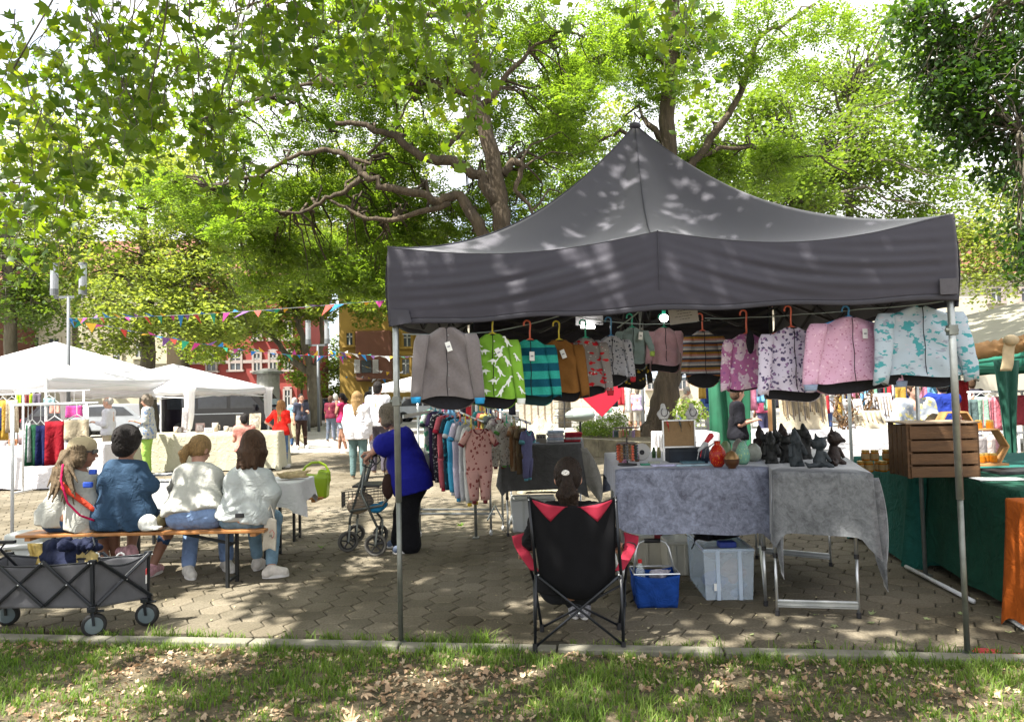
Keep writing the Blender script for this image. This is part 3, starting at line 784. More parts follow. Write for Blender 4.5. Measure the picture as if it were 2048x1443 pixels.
bg_tree('tree at far left behind the lamp heads', 38, [(110, 300, 110, 90, 38, 4, 26), (180, 560, 60, 80, 38, 3, 26), (40, 480, 80, 60, 38, 3, 16), (330, 350, 70, 50, 38, 3, 10)], 118, lm_linden, .22, 150, 150, rm=(.8, 1.5))
# ---- plane tree standing behind the camera to the left: its boughs hang over the whole scene
T = thing('tree', 'old plane tree whose lobed leaves and hanging twigs fill the top left of the view', 'tree', (-5.6, -.6, 0))
g = random.Random(77)
mb = MB(); q, rs = limb(mb, [Vector((-5.6, -.6, -.05)), Vector((-5.5, -.5, 2.2)), Vector((-5.3, -.2, 4.5)), Vector((-5.0, .2, 7)), Vector((-4.8, .5, 9.5))], .42, .2, .03, 1, 14)
mb.build('trunk', m_bark2, T, world=True, smooth=True)
stems = list(q[8:])
for i, (e, zz) in enumerate((((-9, 6), 7.4), ((-4, 8.5), 7.6), ((1, 6.5), 7.2), ((-1, 3), 7.8), ((3.5, 4.0), 8.0), ((-10, 2), 7.6), ((-6.5, 9), 8.2), ((1.5, 9.5), 8.6))):
 s = q[10 + i % 4]; e = Vector((e[0], e[1], zz)); m2 = MB()
 qq, _ = limb(m2, [s, s.lerp(e, .35) + Vector((0, 0, .7)), s.lerp(e, .7) + Vector((0, 0, .6)), e], .16, .035, .05, 30 + i, 8)
 m2.build('limb', m_bark2, T, world=True, smooth=True); stems += qq
# overhead clumps (out of frame, they make the dappled shade)
SH = SUN / SUN.z
cs = []
SHADE = [  # ground area to keep shaded: (x0, x1, y0, y1, clumps)
 (-7.5, 6.5, 4.0, 8.6, 150), (-6, 5, 1.5, 4.2, 34), (-1.2, 4.2, 4.2, 8.2, 46), (.2, 6.5, 7.6, 10.5, 30)]
for x0, x1, y0, y1, n in SHADE:
 for _ in range(n):
  z = g.uniform(6.3, 8.6); cs.append((g.uniform(x0, x1) + SH.x * z, g.uniform(y0, y1) + SH.y * z, z, g.uniform(.38, .75)))
cs = np.array(cs)
m3 = MB(); fine_branches(m3, stems, cs, 9, .02, 4.0); o = m3.build('branches', m_bark2, T, world=True, smooth=True); o['kind'] = 'stuff'
leaves('overhead_foliage', cluster_points(cs, 84, 5, .5), .20, 'maple', lm_plane, T, .5, seed=6)
# hanging twigs in view
bound = [(-80, 640), (0, 610), (60, 585), (120, 620), (175, 600), (215, 430), (270, 330), (330, 330), (380, 430), (450, 470), (500, 440), (530, 260), (600, 250), (660, 200), (740, 210), (800, 290), (870, 345), (930, 330), (970, 180), (1020, 110), (1100, 80), (1200, 60), (1300, 60), (1335, 300), (1400, 300), (1450, 230), (1480, 60), (1620, 20)]
def bnd(x):
 for (x0, y0), (x1, y1) in zip(bound, bound[1:]):
  if x0 <= x <= x1: return lerp(y0, y1, (x - x0) / (x1 - x0))
 return 0
pos = []; twigs = MB(); near = []
N = 250
for i in range(N):
 px = g.uniform(-80, 1000) if i < 235 else g.choice((g.uniform(960, 1330), g.uniform(1335, 1450), g.uniform(1335, 1450)))
 if px > 500 and i < 235 and g.random() < .25: px = g.uniform(-80, 480)
 D = g.uniform(5.2, 9.2); yb = bnd(px)
 yb = yb * (1 - .75 * g.random() ** 1.3) - 10
 tip = W(px, yb, D); L = g.uniform(.5, 1.1) * (1.25 if 1330 < px < 1460 else 1)
 up = Vector((g.uniform(-.5, .5) * L, g.uniform(-.2, .5) * L, L)); mid = tip + up * .5 + Vector((g.gauss(0, .06), g.gauss(0, .06), .03)); top = tip + up
 q = wiggle([tip, mid, top], .02, i, 5); twigs.tube(q[::-1], [lerp(.005, .0015, k / (len(q) - 1)) for k in range(len(q))], 5)
 nl = int(L * 22)
 for k in range(nl):
  t = g.random() ** .85; p = q[min(len(q) - 1, int(t * (len(q) - 1)))]
  p = p + Vector((g.gauss(0, .10), g.gauss(0, .10), g.gauss(-.02, .08))); pos.append((p.x, p.y, p.z))
 # a longer bough that carries the twig, up out of the frame
 if g.random() < .2 and px > 150:
  e = W(px + g.uniform(-300, 200), -260, D + .5)
  twigs.tube(wiggle([top, top.lerp(e, .5) + Vector((0, 0, .1)), e], .03, i + 900, 4), [.007] * 4 + [.011] * 4 + [.016], 5)
o = twigs.build('twigs', m_bark2, T, world=True, smooth=True); o['kind'] = 'stuff'
pos = np.array(pos); dcam = np.linalg.norm(pos - np.array([0, 0, 1.6]), axis=1); order = np.argsort(dcam)
# a leaf is a part of its own for the 300 nearest, the rest are joined
nr = order[:290]; rest = order[290:]
leaves('hanging_foliage', pos[rest], .15, 'maple', lm_plane, T, .75, .5, seed=8)
tv, tf = TPL['maple']; base_me = None; r = np.random.default_rng(4); Minv = wmat(T).inverted()
for i in nr:
 if base_me is None:
  o = make('leaf', tv, [tuple(int(k) for k in x) for x in tf], lm_plane, T); base_me = o.data
 else:
  o = bpy.data.objects.new('leaf', base_me); COL.objects.link(o); o.parent = T
 s = .15 * r.uniform(.7, 1.3); o.location = Minv @ Vector(pos[i]); o.rotation_euler = (r.normal(.5, .7), r.normal(0, .7), r.uniform(0, 6.28)); o.scale = (s, s, s)
# ---- dark linden bough at the right edge, close by
T = thing('tree', 'dark green linden whose dense boughs hang into the top right corner', 'tree', (6.9, 3.6, 0))
mb = MB(); q, rs = limb(mb, [Vector((7.4, 3.4, -.05)), Vector((7.3, 3.6, 2.5)), Vector((7.2, 4.2, 5)), Vector((7.0, 5, 8))], .3, .12, .03, 4, 12)
mb.build('trunk', m_bark2, T, world=True, smooth=True); stems = q[5:]
for i, (px, py, D) in enumerate(((1900, 60, 8.5), (2040, 260, 8), (1960, -80, 8.5), (2100, 100, 7.5))):
 e = W(px, py, D); s = q[8 + i]; m2 = MB(); qq, _ = limb(m2, [s, s.lerp(e, .5) + Vector((0, 0, .5)), e], .09, .02, .04, 60 + i, 7)
 m2.build('limb', m_bark2, T, world=True, smooth=True); stems += qq
spec = [(1960, 40, 170, 90, 8.5, .9, 62), (1990, 190, 130, 100, 8.4, .8, 56), (1890, 150, 70, 90, 8.6, .6, 18), (2030, 300, 60, 60, 8.4, .6, 16), (1940, 290, 60, 60, 8.6, .5, 9), (2050, 430, 34, 70, 8.2, .4, 8), (2048, 520, 22, 30, 8.2, .3, 3)]
cs = px_clumps(spec, 121, .22, .42)
m3 = MB(); fine_branches(m3, stems, cs, 19, .016, 2.5); o = m3.build('branches', m_bark2, T, world=True, smooth=True); o['kind'] = 'stuff'
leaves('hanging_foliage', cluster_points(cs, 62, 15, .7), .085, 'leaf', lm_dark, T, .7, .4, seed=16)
# ================================================================ the dark stall canopy
LW = (FR1 - FR0).length
m_canvas = mat('charcoal_canvas', (.031, .029, .043), .7, .12, 3, .25, 500, spec=.35, dist=.002, sheen=.5)
m_canvas_hem = mat('charcoal_hem', (.030, .029, .040), .6, .1, 3, .2, 500, spec=.45, dist=.002)
m_steel = mat('galvanised_pole', (.34, .36, .35), .38, .2, 12, .1, 60, metal=.75)
m_steel_d = mat('worn_pole', (.18, .19, .17), .45, .25, 12, .1, 60, metal=.7)
m_alu = mat('aluminium', (.55, .57, .58), .35, .12, 10, 0, metal=.8)
m_blackplastic = mat('black_plastic', (.02, .02, .022), .5, .2, 20)
tent = thing('canopy_tent', 'large charcoal pop-up canopy with peaked roof over the children clothes stall', 'canopy tent', K(LW / 2, 1.7))
BK = [K(-.01, 0), K(LW, 0), K(LW - .32, 3.36), K(-.12, 3.36)]     # feet of the four poles
A0, A1, D0, D1 = -.045, LW + .03, -.035, 3.4
ZT, ZB = 2.555, 2.035
PEAK = W(1270, 250, 6.15)
def edge_pt(side, u):
 "roof edge, u in 0..1; side 0 front, 1 right, 2 back, 3 left"
 c = [K(A0, D0), K(A1, D0), K(A1 - .32, D1), K(A0 - .11, D1)]
 p = c[side].lerp(c[(side + 1) % 4], u); h = abs(math.sin(2 * PI * u)) if side in (0, 2) else math.sin(PI * u)
 p.z = ZT + .035 * (side == 0) * u - (.085 if side in (0, 2) else .05) * h + (.02 if side == 0 and .45 < u < .55 else 0) * 0
 if side == 0: p.z -= .03 * max(0, math.sin(PI * (u - .5) * 2)) * (u > .5)
 return p
def roof_pt(side, u, t):
 e = edge_pt(side, u); c = abs(u - .5) * 2
 k = 1.9 + .35 * (1 - c) ** 1.5
 p = PEAK.lerp(e, t); h = (1 - t) ** k
 # the corner ridges stay taut, the cloth between them hollows
 p.z = e.z + (PEAK.z - e.z) * h - .055 * math.sin(PI * t) * math.sin(2 * PI * min(u, 1 - u)) ** 2
 p.z += .006 * math.sin(26 * u + 9 * t) * t * (1 - t) * 4 * (.5 + .5 * math.sin(7 * u))
 return p
for s, nm in enumerate(('roof_panel',) * 4):
 mb = MB(); mb.grid(lambda u, t: roof_pt(s, u, max(t, .004)), 61, 26)
 mb.build('roof_panel', m_canvas, tent, world=True, smooth=True, solid=.002)
def val_pt(side, u, t, drop=None):
 e = edge_pt(side, u); c = [K(A0, D0), K(A1, D0), K(A1 - .32, D1), K(A0 - .11, D1)]
 d = (c[(side + 1) % 4] - c[side]).normalized(); n = Vector((d.y, -d.x, 0))
 L = (c[(side + 1) % 4] - c[side]).length; x = (u - .5) * L
 zb = ZB + (.035 * u if side == 0 else 0) + .008 * math.sin(9 * u * PI) + (.018 * math.sin(PI * u))
 z = lerp(e.z, zb, t)
 if side == 0 or side == 2:
  ph = (z - e.z) + .17 * abs(x)
  f = math.sin(ph * 44 + 1.2 * math.sin(x * 3)) * (.4 + .6 * math.sin(abs(x) * 1.9 + .3) ** 2)
  f += .5 * math.sin(ph * 95 + x * 2 + 2)
 else:
  f = math.sin(x * 9 + z * 5) * .6
 a = .0085 * math.sin(PI * min(1, t * 1.03)) * (.35 + .65 * min(1, abs(x) * 1.6)) * (1 if abs(x) < L / 2 - .1 else .4)
 return Vector((e.x, e.y, z)) + n * (f * a + .02 * math.sin(PI * t) - .004)
for s in range(4):
 mb = MB(); mb.grid(lambda u, t: val_pt(s, u, t * .93), 181, 40); v = mb.build('valance', m_canvas, tent, world=True, smooth=True, solid=.002)
 mb = MB(); mb.grid(lambda u, t: val_pt(s, u, .93 + t * .07) + DD * (-.003 if s == 0 else 0), 181, 4); mb.build('hem', m_canvas_hem, v, world=True, smooth=True, solid=.004)
# seams and piping
mb = MB(); mb.tube([roof_pt(0, .5, t / 30) + Vector((0, -.004, .003)) for t in range(31)], .004, 5); mb.build('seam', m_canvas_hem, tent, world=True)
mb = MB(); mb.tube([val_pt(0, .5, t / 20) + Vector((0, -.005, 0)) for t in range(16)], .004, 5); mb.build('seam', m_canvas_hem, tent, world=True)
for s in range(4):
 mb = MB(); mb.tube([roof_pt(s, 0, t / 30) + Vector((0, 0, .004)) for t in range(31)], .006, 6); mb.build('ridge_piping', m_canvas_hem, tent, world=True)
mb = MB(); mb.ell(PEAK + Vector((0, 0, -.01)), (.05, .05, .03)); mb.tube([PEAK + Vector((-.03, 0, .0)), PEAK + Vector((-.035, 0, .035))], .006, 5); mb.tube([PEAK + Vector((.03, 0, .0)), PEAK + Vector((.04, 0, .03))], .006, 5)
mb.build('peak_cap', m_canvas_hem, tent, world=True, smooth=True)
# corner patch of paler cloth, right front
c = val_pt(0, .985, .86) - DD * .02; mb = MB(); mb.box(c + Vector((-.01, 0, .01)), (.10, .006, .095), KA); mb.build('corner_patch', mat('patch_grey', (.085, .08, .09), .8, .15, 30), tent, world=True, bevel=.004)
c = val_pt(0, .02, .93) - DD * .018; mb = MB(); mb.prism([(-.05, -.04), (.09, -.02), (.07, .06), (-.05, .07)], c, FD, Vector((0, 0, 1)), .004); mb.build('corner_patch', m_canvas_hem, tent, world=True)
# poles: square upper profile, thinner telescopic lower leg, foot plate
for i, b in enumerate(BK):
 mb = MB(); top = ZT - .05
 mb.tube([b + Vector((0, 0, .02)), b + Vector((0, 0, .95))], .0165, 8); lo = mb.build('pole', m_steel_d if i < 2 else m_steel, tent, world=True, smooth=True)
 mb = MB(); mb.tube([b + Vector((0, 0, .90)), b + Vector((0, 0, top))], .021, 8); mb.build('pole_sleeve', m_steel, lo, world=True, smooth=True)
 mb = MB(); mb.box(b + Vector((0, 0, .008)), (.07, .07, .014), KA); mb.build('foot_plate', m_steel_d, lo, world=True, bevel=.003)
 mb = MB(); mb.box(b + Vector((0, 0, 1.55 if i == 0 else 1.9)), (.052, .052, .06), KA); mb.tube([b + Vector((-.045, -.01, 1.55 if i == 0 else 1.9)), b + Vector((.03, -.01, 1.55 if i == 0 else 1.9))], .014, 8)
 mb.build('clamp', m_steel_d, lo, world=True, bevel=.004)
# scissor trusses and centre mast
m_dkm = mat('truss_dark', (.03, .03, .032), .5, .2, 20)
def truss(p, q, n):
 mb = MB()
 for i in range(n):
  a, b = p.lerp(q, i / n), p.lerp(q, (i + 1) / n)
  mb.bar(a + Vector((0, 0, 2.10)), b + Vector((0, 0, 2.46)), .012, .022); mb.bar(a + Vector((0, 0, 2.46)) + DD * .014, b + Vector((0, 0, 2.10)) + DD * .014, .012, .022)
 mb.build('scissor_truss', m_dkm, tent, world=True)
for i in range(4): truss(BK[i], BK[(i + 1) % 4], 4 if i % 2 == 0 else 4)
cm = Vector((PEAK.x, PEAK.y, 0)); mids = [(BK[i] + BK[(i + 1) % 4]) / 2 for i in range(4)]
for m_ in mids: truss(m_, cm, 2)
mb = MB(); mb.tube([cm + Vector((0, 0, 2.05)), PEAK - Vector((0, 0, .03))], .018, 8); mb.build('centre_mast', m_steel, tent, world=True)
# ================================================================ garments
def loft(mb, rings, closed_ends=(False, False), mi=0):
 "rings: list of lists of points"
 n = len(rings[0]); vs = [p for r_ in rings for p in r_]; fs = []
 for i in range(len(rings) - 1):
  for j in range(n): fs.append((i * n + j, i * n + (j + 1) % n, (i + 1) * n + (j + 1) % n, (i + 1) * n + j))
 if closed_ends[0]: fs.append(tuple(range(n - 1, -1, -1)))
 if closed_ends[1]: fs.append(tuple((len(rings) - 1) * n + j for j in range(n)))
 mb.add(vs, fs, mi)
m_black_lining = mat('black_lining', (.012, .012, .016), .9, .3, 30)
m_tag = mat('white_card', (.75, .75, .72), .8, .05, 30)
m_dkmetal = mat('dark_metal', (.03, .03, .032), .45, .2, 20, metal=.4)
def hangmat(c): return mat('hanger_%d_%d_%d' % tuple(int(99 * x) for x in c), c, .35, .08, 10, spec=.5)
def jacket(label, px, top, hem, wpx, D, mt, hook, cuff=None, tagpos=None, rz=0., sw=1.0, slen=.93, hood=False, drop=.07, hook_h=.13, cat='jacket', sleeves=True, name='jacket', placket=True, snaps=None, seed=0, lining=m_black_lining, extra=None, lean=.0):
 S = D / FPX; H = (hem - top) * S; Wd = wpx * S * 1.13; o = W(px, top, D); g = random.Random(seed + int(px))
 t = thing(name, label, cat, o, rz, 'children jackets hanging from the front rail of the canopy' if name == 'jacket' else None)
 sh = Wd * .5; neck = min(.05, Wd * .16); ph = g.uniform(0, 6)
 def ring(k, off=0.0, n=40):
  # k 0 hem .. 1 neck
  z = -H * (1 - k) if k < .9 else -H * .1 * (1 - (k - .9) / .1)
  if k < .85: hw = lerp(sh * 1.02, sh * .93, k / .85); hd = lerp(.052, .036, k / .85)
  else:
   q = (k - .85) / .15; hw = lerp(sh * .93, neck, q ** .85); hd = lerp(.036, .026, q)
  pts = []
  for j in range(n):
   a = 2 * PI * j / n; x = hw * math.copysign(abs(math.cos(a)) ** .75, math.cos(a)); y = -hd * math.sin(a)
   back = max(0, -math.sin(a))
   f = (1 - k) ** 1.2 * .014 * math.sin(5 * a + ph + x * 18) + .006 * math.sin(x * 38 + ph + k * 7 + 2 * math.sin(k * 6 + ph)) + .006 * math.sin(k * 17 + abs(x) * 30 + ph)
   zz = z - (drop * back ** .6 * max(0, 1 - k * 3.5)) + (.012 * math.sin(3 * a + ph)) * (1 - k) ** 4
   sc = 1 - off / max(hw, .02)
   pts.append(Vector((x * sc + lean * (1 - k) * H, (y - f * math.sin(a) * 1.2) * (1 - off / .036) - f * .6, zz + (.002 if off else 0))))
  return pts
 mb = MB(); ks = [0, .05, .12, .2, .3, .4, .5, .6, .7, .78, .85, .88, .91, .94, .97, 1.0]
 loft(mb, [ring(k) for k in ks]); mb.build('body', mt, t, smooth=True)
 mb = MB(); loft(mb, [ring(k, .013) for k in (0, .05, .12, .2, .28)], (False, True)); mb.build('lining', lining, t, smooth=True)
 mb = MB(); mb.ell((lean * 0, 0, -.004), (neck * .95, .028, .006), 14, 6); mb.build('neck_opening', lining, t, smooth=True)
 if sleeves:
  for sg in (-1, 1):
   a0 = Vector((sg * sh * .86, 0, -H * .10)); L = H * slen * g.uniform(.95, 1.03); out = sg * sh * (.28 if Wd > .3 else .34) * sw
   r0 = max(.032, Wd * .135); r1 = r0 * .72; q = []
   for i in range(9):
    k = i / 8; q.append(a0 + Vector((out * k ** .8 + lean * k * H, -.035 - .02 * k + .012 * math.sin(k * 5 + ph), -L * k)))
   rings = []
   for i, p in enumerate(q):
    r_ = lerp(r0, r1, i / 8); rings.append([p + Vector((r_ * math.cos(2 * PI * j / 14) * (.8 if i == 0 else 1), r_ * .42 * math.sin(2 * PI * j / 14) - .006 * math.sin(i * 2.2 + j), .010 * math.sin(j * .9 + i * 1.3) * (i > 0) - sg * r_ * .3 * math.cos(2 * PI * j / 14) * .0)) for j in range(14)])
   m2 = MB(); loft(m2, rings, (True, True)); m2.build('sleeve', mt, t, smooth=True)
   if cuff:
    e = q[-1]; cr = []
    for i in range(4): cr.append([e + Vector((r1 * (.98 - .06 * i) * math.cos(2 * PI * j / 14), r1 * .5 * math.sin(2 * PI * j / 14) - .004, -.013 * i + .006)) for j in range(14)])
    m2 = MB(); loft(m2, cr, (True, True)); m2.build('cuff', cuff, t, smooth=True)
 # front placket and snap buttons
 def front(x, z):
  k = 1 + z / H; hw = lerp(sh * 1.02, sh * .93, min(1, k / .85)); hd = lerp(.052, .036, k)
  s_ = math.sqrt(max(0, 1 - min(1, abs(x) / hw) ** 2.6)); return -hd * s_ - .016
 if placket:
  m2 = MB(); pts = [Vector((lean * H * (i / 14) + .003 * math.sin(i), front(0, -H * i / 14) + .004, -H * (.02 + .98 * i / 14))) for i in range(15)]
  m2.tube(pts, .0028, 5); m2.build('placket_seam', m_black_lining, t)
 if snaps:
  for i in range(5):
   z = -H * (.12 + .19 * i); m2 = MB(); m2.ell((.012 + lean * -z, front(0, z) - .004, z), (.006, .004, .006), 8, 6); m2.build('snap', snaps, t, smooth=True)
 if tagpos:
  x, z, tilt = tagpos; w_, h_ = .034, .062; m2 = MB()
  M = Matrix.Rotation(tilt, 3, 'Y') @ Matrix.Rotation(.15, 3, 'Z'); m2.box((x * sh, front(x * sh, -z * H) - .012, -z * H), (w_, .0015, h_), M=M)
  tg = m2.build('price_tag', m_tag, t); m3 = MB(); M2 = M
  m3.box(Vector((x * sh, front(x * sh, -z * H) - .0140, -z * H)), (w_ * .55, .0008, .010), M=M2); m3.build('tag_print', mat('grey_print', (.3, .3, .33), .8, .1, 9), tg)
 # hanger
 if hook:
  hm = hangmat(hook); m2 = MB(); hh = hook_h
  pts = [Vector((-.0, 0, -.01)), Vector((0, 0, hh * .45)), Vector((0.004, 0, hh * .7))]
  for i in range(7): a = PI * i / 6; pts.append(Vector((-.018 + .022 * math.cos(a), 0, hh * .82 + .022 * math.sin(a))))
  pts.append(Vector((-.04, 0, hh * .82 - .014)))
  m2.tube(pts, .0062, 6); m2.tube([Vector((-sh * .75, .0, -.05)), Vector((-.03, 0, -.005)), Vector((0, 0, .012)), Vector((.03, 0, -.005)), Vector((sh * .75, 0, -.05))], .006, 6)
  m2.build('hanger', hm, t, smooth=True)
 if extra: extra(t, front, sh, H)
 return t
# white dinosaur shapes on the green jacket, flat print that follows the cloth
DINO1 = [(-.5, .02), (-.30, .10), (-.12, .20), (.02, .24), (.16, .19), (.28, .12), (.36, .20), (.44, .30), (.52, .31), (.56, .26), (.46, .20), (.40, .08), (.30, -.02), (.27, -.24), (.20, -.24), (.19, -.04), (.02, -.04), (-.03, -.24), (-.11, -.24), (-.10, -.02), (-.22, .02)]
DINO2 = [(-.42, .42), (-.28, .50), (-.14, .44), (-.10, .30), (.02, .14), (.14, .02), (.20, -.20), (.36, -.36), (.50, -.38), (.36, -.46), (.18, -.34), (.08, -.20), (.02, -.38), (.08, -.46), (-.06, -.46), (-.06, -.30), (-.12, -.12), (-.20, -.02), (-.28, .0), (-.22, .06), (-.22, .2), (-.26, .34), (-.40, .34)]
m_white_print = mat('white_print', (.72, .75, .70), .85, .06, 40)
def tri_fan_shape(mb, poly, cx, cz, s, flip, fy):
 from mathutils.geometry import tessellate_polygon
 P = [(x * (-1 if flip else 1) * s + cx, z * s + cz) for x, z in poly]
 tris = tessellate_polygon([[Vector((x, z, 0)) for x, z in P]]); b = len(mb.v)
 mb.v += [(x, fy(x, z), z) for x, z in P]; mb.f += [tuple(b + i for i in t_) for t_ in tris]; mb.m += [0] * len(tris)
def dinos(t, front, sh, H):
 gg = random.Random(2); rows = 6
 for r_ in range(rows):
  for c_ in range(3):
   x = (-.62 + .62 * c_ + (.3 if r_ % 2 else 0)) * sh; z = -H * (.13 + .155 * r_)
   if abs(x) > sh * .8 or (c_ == 1 and r_ == 0): continue
   mb = MB(); tri_fan_shape(mb, DINO1 if (r_ + c_) % 2 else DINO2, x, z, .075, gg.random() < .5, lambda x, z: front(x, z) - .012); mb.build('dinosaur_print', m_white_print, t)
 for sg in (-1, 1):
  for k in (.3, .62, .85):
   x = sg * sh * (.86 + .36 * k ** .8); mb = MB(); tri_fan_shape(mb, DINO2 if sg > 0 else DINO1, x, -H * (.1 + .93 * k), .055, sg < 0, lambda x, z: -.035 - .02 * k - max(.034, sh * .34) * .6 - .004)
   mb.build('dinosaur_print', m_white_print, t)
cl = {}
cl['grey'] = mat('taupe_sweatshirt', (.165, .145, .145), .95, .1, 60, .2, 300, sheen=.3)
cl['green'] = mat('lime_cotton', (.19, .40, .035), .9, .06, 30, .15, 300)
cl['teal'] = stripes('teal_stripes', [(.004, .085, .13), (.03, .36, .29)], .108)
cl['brown'] = mat('rust_brown_cotton', (.20, .085, .016), .9, .1, 50, .2, 300)
cl['cars'] = print_mat('grey_red_car_print', (.24, .22, .21), [((.45, .012, .02), 15, .32, (1, 1, 1.8)), ((.6, .58, .55), 33, .14, (1, 1, 1))])
cl['tri'] = print_mat('grey_triangle_print', (.42, .43, .48), [((.03, .04, .07), 42, .27, (1, 1, 1))])
cl['sage'] = mat('sage_fleece', (.20, .27, .26), .98, .08, 80, .4, 160, sheen=.5)
cl['dusty'] = mat('dusty_pink_waffle', (.40, .24, .27), .98, .1, 90, .4, 160, sheen=.5)
cl['multi'] = stripes('multicolour_stripes', [(.30, .11, .03), (.05, .05, .08), (.45, .46, .50), (.42, .2, .16), (.28, .15, .02), (.04, .05, .07), (.48, .44, .40), (.25, .26, .30)], .118)
cl['unicorn'] = print_mat('magenta_print', (.46, .16, .34), [((.68, .52, .62), 11, .47, (1, 1, 1)), ((.33, .12, .32), 25, .22, (1, 1, 1)), ((.75, .70, .70), 30, .2, (1, 1, 1))])
cl['floral'] = print_mat('white_floral_print', (.62, .57, .68), [((.09, .07, .15), 34, .33, (1, 1, 1)), ((.28, .17, .32), 24, .20, (1, 1, 1))])
cl['pink'] = print_mat('pale_pink_print', (.62, .37, .50), [((.42, .17, .27), 40, .22, (1, 1, 1.6)), ((.72, .5, .6), 30, .2, (1, 1, 1))])
cl['camo'] = print_mat('teal_camouflage', (.38, .45, .50), [((.06, .28, .30), 15, .56, (1, 1, 1.9)), ((.27, .30, .36), 19, .62, (1, 1, 1.9)), ((.46, .45, .50), 17, .66, (1, 1, 1.9))], kind='noise')
cl['yb'] = print_mat('black_yellow_print', (.02, .02, .02), [((.45, .32, .03), 26, .26, (1, 1, 1))])
SNAP = mat('snap_white', (.6, .62, .6), .4, .05, 10)
YL, CO, BL, GN = (.70, .58, .05), (.80, .17, .10), (.06, .28, .60), (.03, .42, .27)
jacket('teal and white camouflage jacket, hanging at the right end of the row beside the pole', 1836, 612, 752, 140, 4.62, cl['camo'], None, tagpos=None, slen=.98, hook_h=.05)
jacket('large pale pink jacket with tiny dark pink print and grey cuffs', 1697, 634, 764, 138, 4.72, cl['pink'], BL, cuff=mat('grey_cuff', (.23, .29, .40), .9, .1, 50), tagpos=(.28, .27, 0), slen=.96, hook_h=.06)
jacket('white jacket with small dark blue flower print, between the magenta and the large pink one', 1582, 655, 782, 104, 4.9, cl['floral'], CO, slen=.98, hook_h=.15)
jacket('magenta and white unicorn print pullover with black hood lining', 1493, 668, 776, 80, 5.2, cl['unicorn'], CO, placket=False, slen=.96, hook_h=.18, drop=.02,
  extra=lambda t, front, sh, H: blob('hood_lining', [elp((0, -.075, -.06), (.028, .02, .085))], m_black_lining, t, .008, .02, world=False))
jacket('small jacket with ochre, grey, rust and navy cross stripes', 1405, 662, 750, 62, 5.7, cl['multi'], CO, slen=.9, hook_h=.14, drop=.09)
jacket('small dusty pink baby jacket under the lit bulb', 1328, 655, 730, 54, 5.9, cl['dusty'], GN, slen=.86, hook_h=.11, drop=.06)
jacket('small sage green baby jacket left of the dusty pink one', 1264, 655, 726, 50, 5.9, cl['sage'], GN, cuff=mat('lime_cuff', (.35, .5, .1), .9, .1, 50), tagpos=(.5, .25, .1), slen=.62, hook_h=.11, drop=.05, sw=1.2)
jacket('small black and yellow printed jacket half hidden behind the sage green one', 1262, 700, 768, 50, 6.2, cl['yb'], None, slen=.9, hook_h=.1, drop=.04)
jacket('light grey jacket with black triangle print', 1222, 672, 752, 58, 5.6, cl['tri'], BL, slen=.95, hook_h=.15, cuff=mat('red_cuff', (.4, .02, .03), .9, .1, 50))
jacket('grey jacket with red car print', 1171, 676, 775, 66, 5.4, cl['cars'], GN, slen=.95, hook_h=.14, placket=False, cuff=mat('red_cuff', (.4, .02, .03), .9, .1, 50))
jacket('plain rust brown jacket with white price tag', 1118, 680, 783, 76, 5.25, cl['brown'], YL, tagpos=(.15, .28, -.35), slen=.97, hook_h=.14, placket=False)
jacket('jacket with broad dark teal and turquoise stripes', 1060, 680, 790, 80, 5.1, cl['teal'], CO, tagpos=(.06, .30, 0), slen=.93, hook_h=.14, lining=mat('teal_lining', (.008, .035, .04), .9, .2, 20), snaps=None)
jacket('lime green jacket with white dinosaur print and snap buttons', 985, 668, 795, 84, 4.95, cl['green'], YL, tagpos=(.25, .3, -.5), slen=.98, hook_h=.13, snaps=SNAP, extra=dinos, cuff=m_white_print)
jacket('large taupe grey jacket with bright blue cuffs, at the left end of the row', 894, 655, 795, 98, 4.8, cl['grey'], None, cuff=mat('blue_cuff', (.015, .25, .50), .9, .1, 50), tagpos=(.08, .28, -.3), slen=.92, hook_h=.05, snaps=mat('snap_grey', (.2, .2, .2), .4, .1, 9))
# ---- cords and chain they hang from
cordm = mat('pale_cord', (.35, .42, .42), .8, .1, 30)
def cord(label, pts, r=.0035, name='cord', mt=cordm):
 q = []
 for a, b in zip(pts, pts[1:]):
  for i in range(8): t = i / 8; p = a.lerp(b, t); p.z -= .03 * (b - a).length * math.sin(PI * t) * .5; q.append(p)
 q.append(pts[-1]); mb = MB(); mb.tube(q, r, 5); return tag(mb.build(name, mt), label, 'cord')
cord('pale washing line running behind the left jackets inside the canopy', [W(805, 668, 4.85), W(985, 690 - 27, 5.0), W(1130, 628, 5.3), W(1290, 648, 5.9), W(1420, 640, 5.6)])
cord('pale washing line carrying the right hand jackets', [W(1410, 636, 5.6), W(1500, 634, 5.2), W(1600, 628, 4.9), W(1720, 618, 4.72), W(1905, 600, 4.5)])
cord('diagonal pale cord in the dark roof behind the grey triangle jacket', [W(1235, 655, 5.6), W(1290, 612, 5.2)], .005)
ch = MB()
def chain(a, b, n, sag):
 for i in range(n):
  t = (i + .5) / n; p = a.lerp(b, t); p.z -= sag * math.sin(PI * t); q = []
  for j in range(8):
   an = 2 * PI * j / 8; off = Vector((.016 * math.cos(an), 0, .008 * math.sin(an))) if i % 2 else Vector((.016 * math.cos(an), .008 * math.sin(an), 0)); q.append(p + off)
  ch.tube(q, .0022, 4, closed=True)
chain(W(1100, 664, 5.6), W(1245, 625, 5.9), 24, .04); chain(W(1340, 632, 5.7), W(1560, 628, 5.2), 34, .05)
tag(ch.build('chain', m_dkmetal), 'thin dark chain strung under the roof behind the paper notices', 'chain')
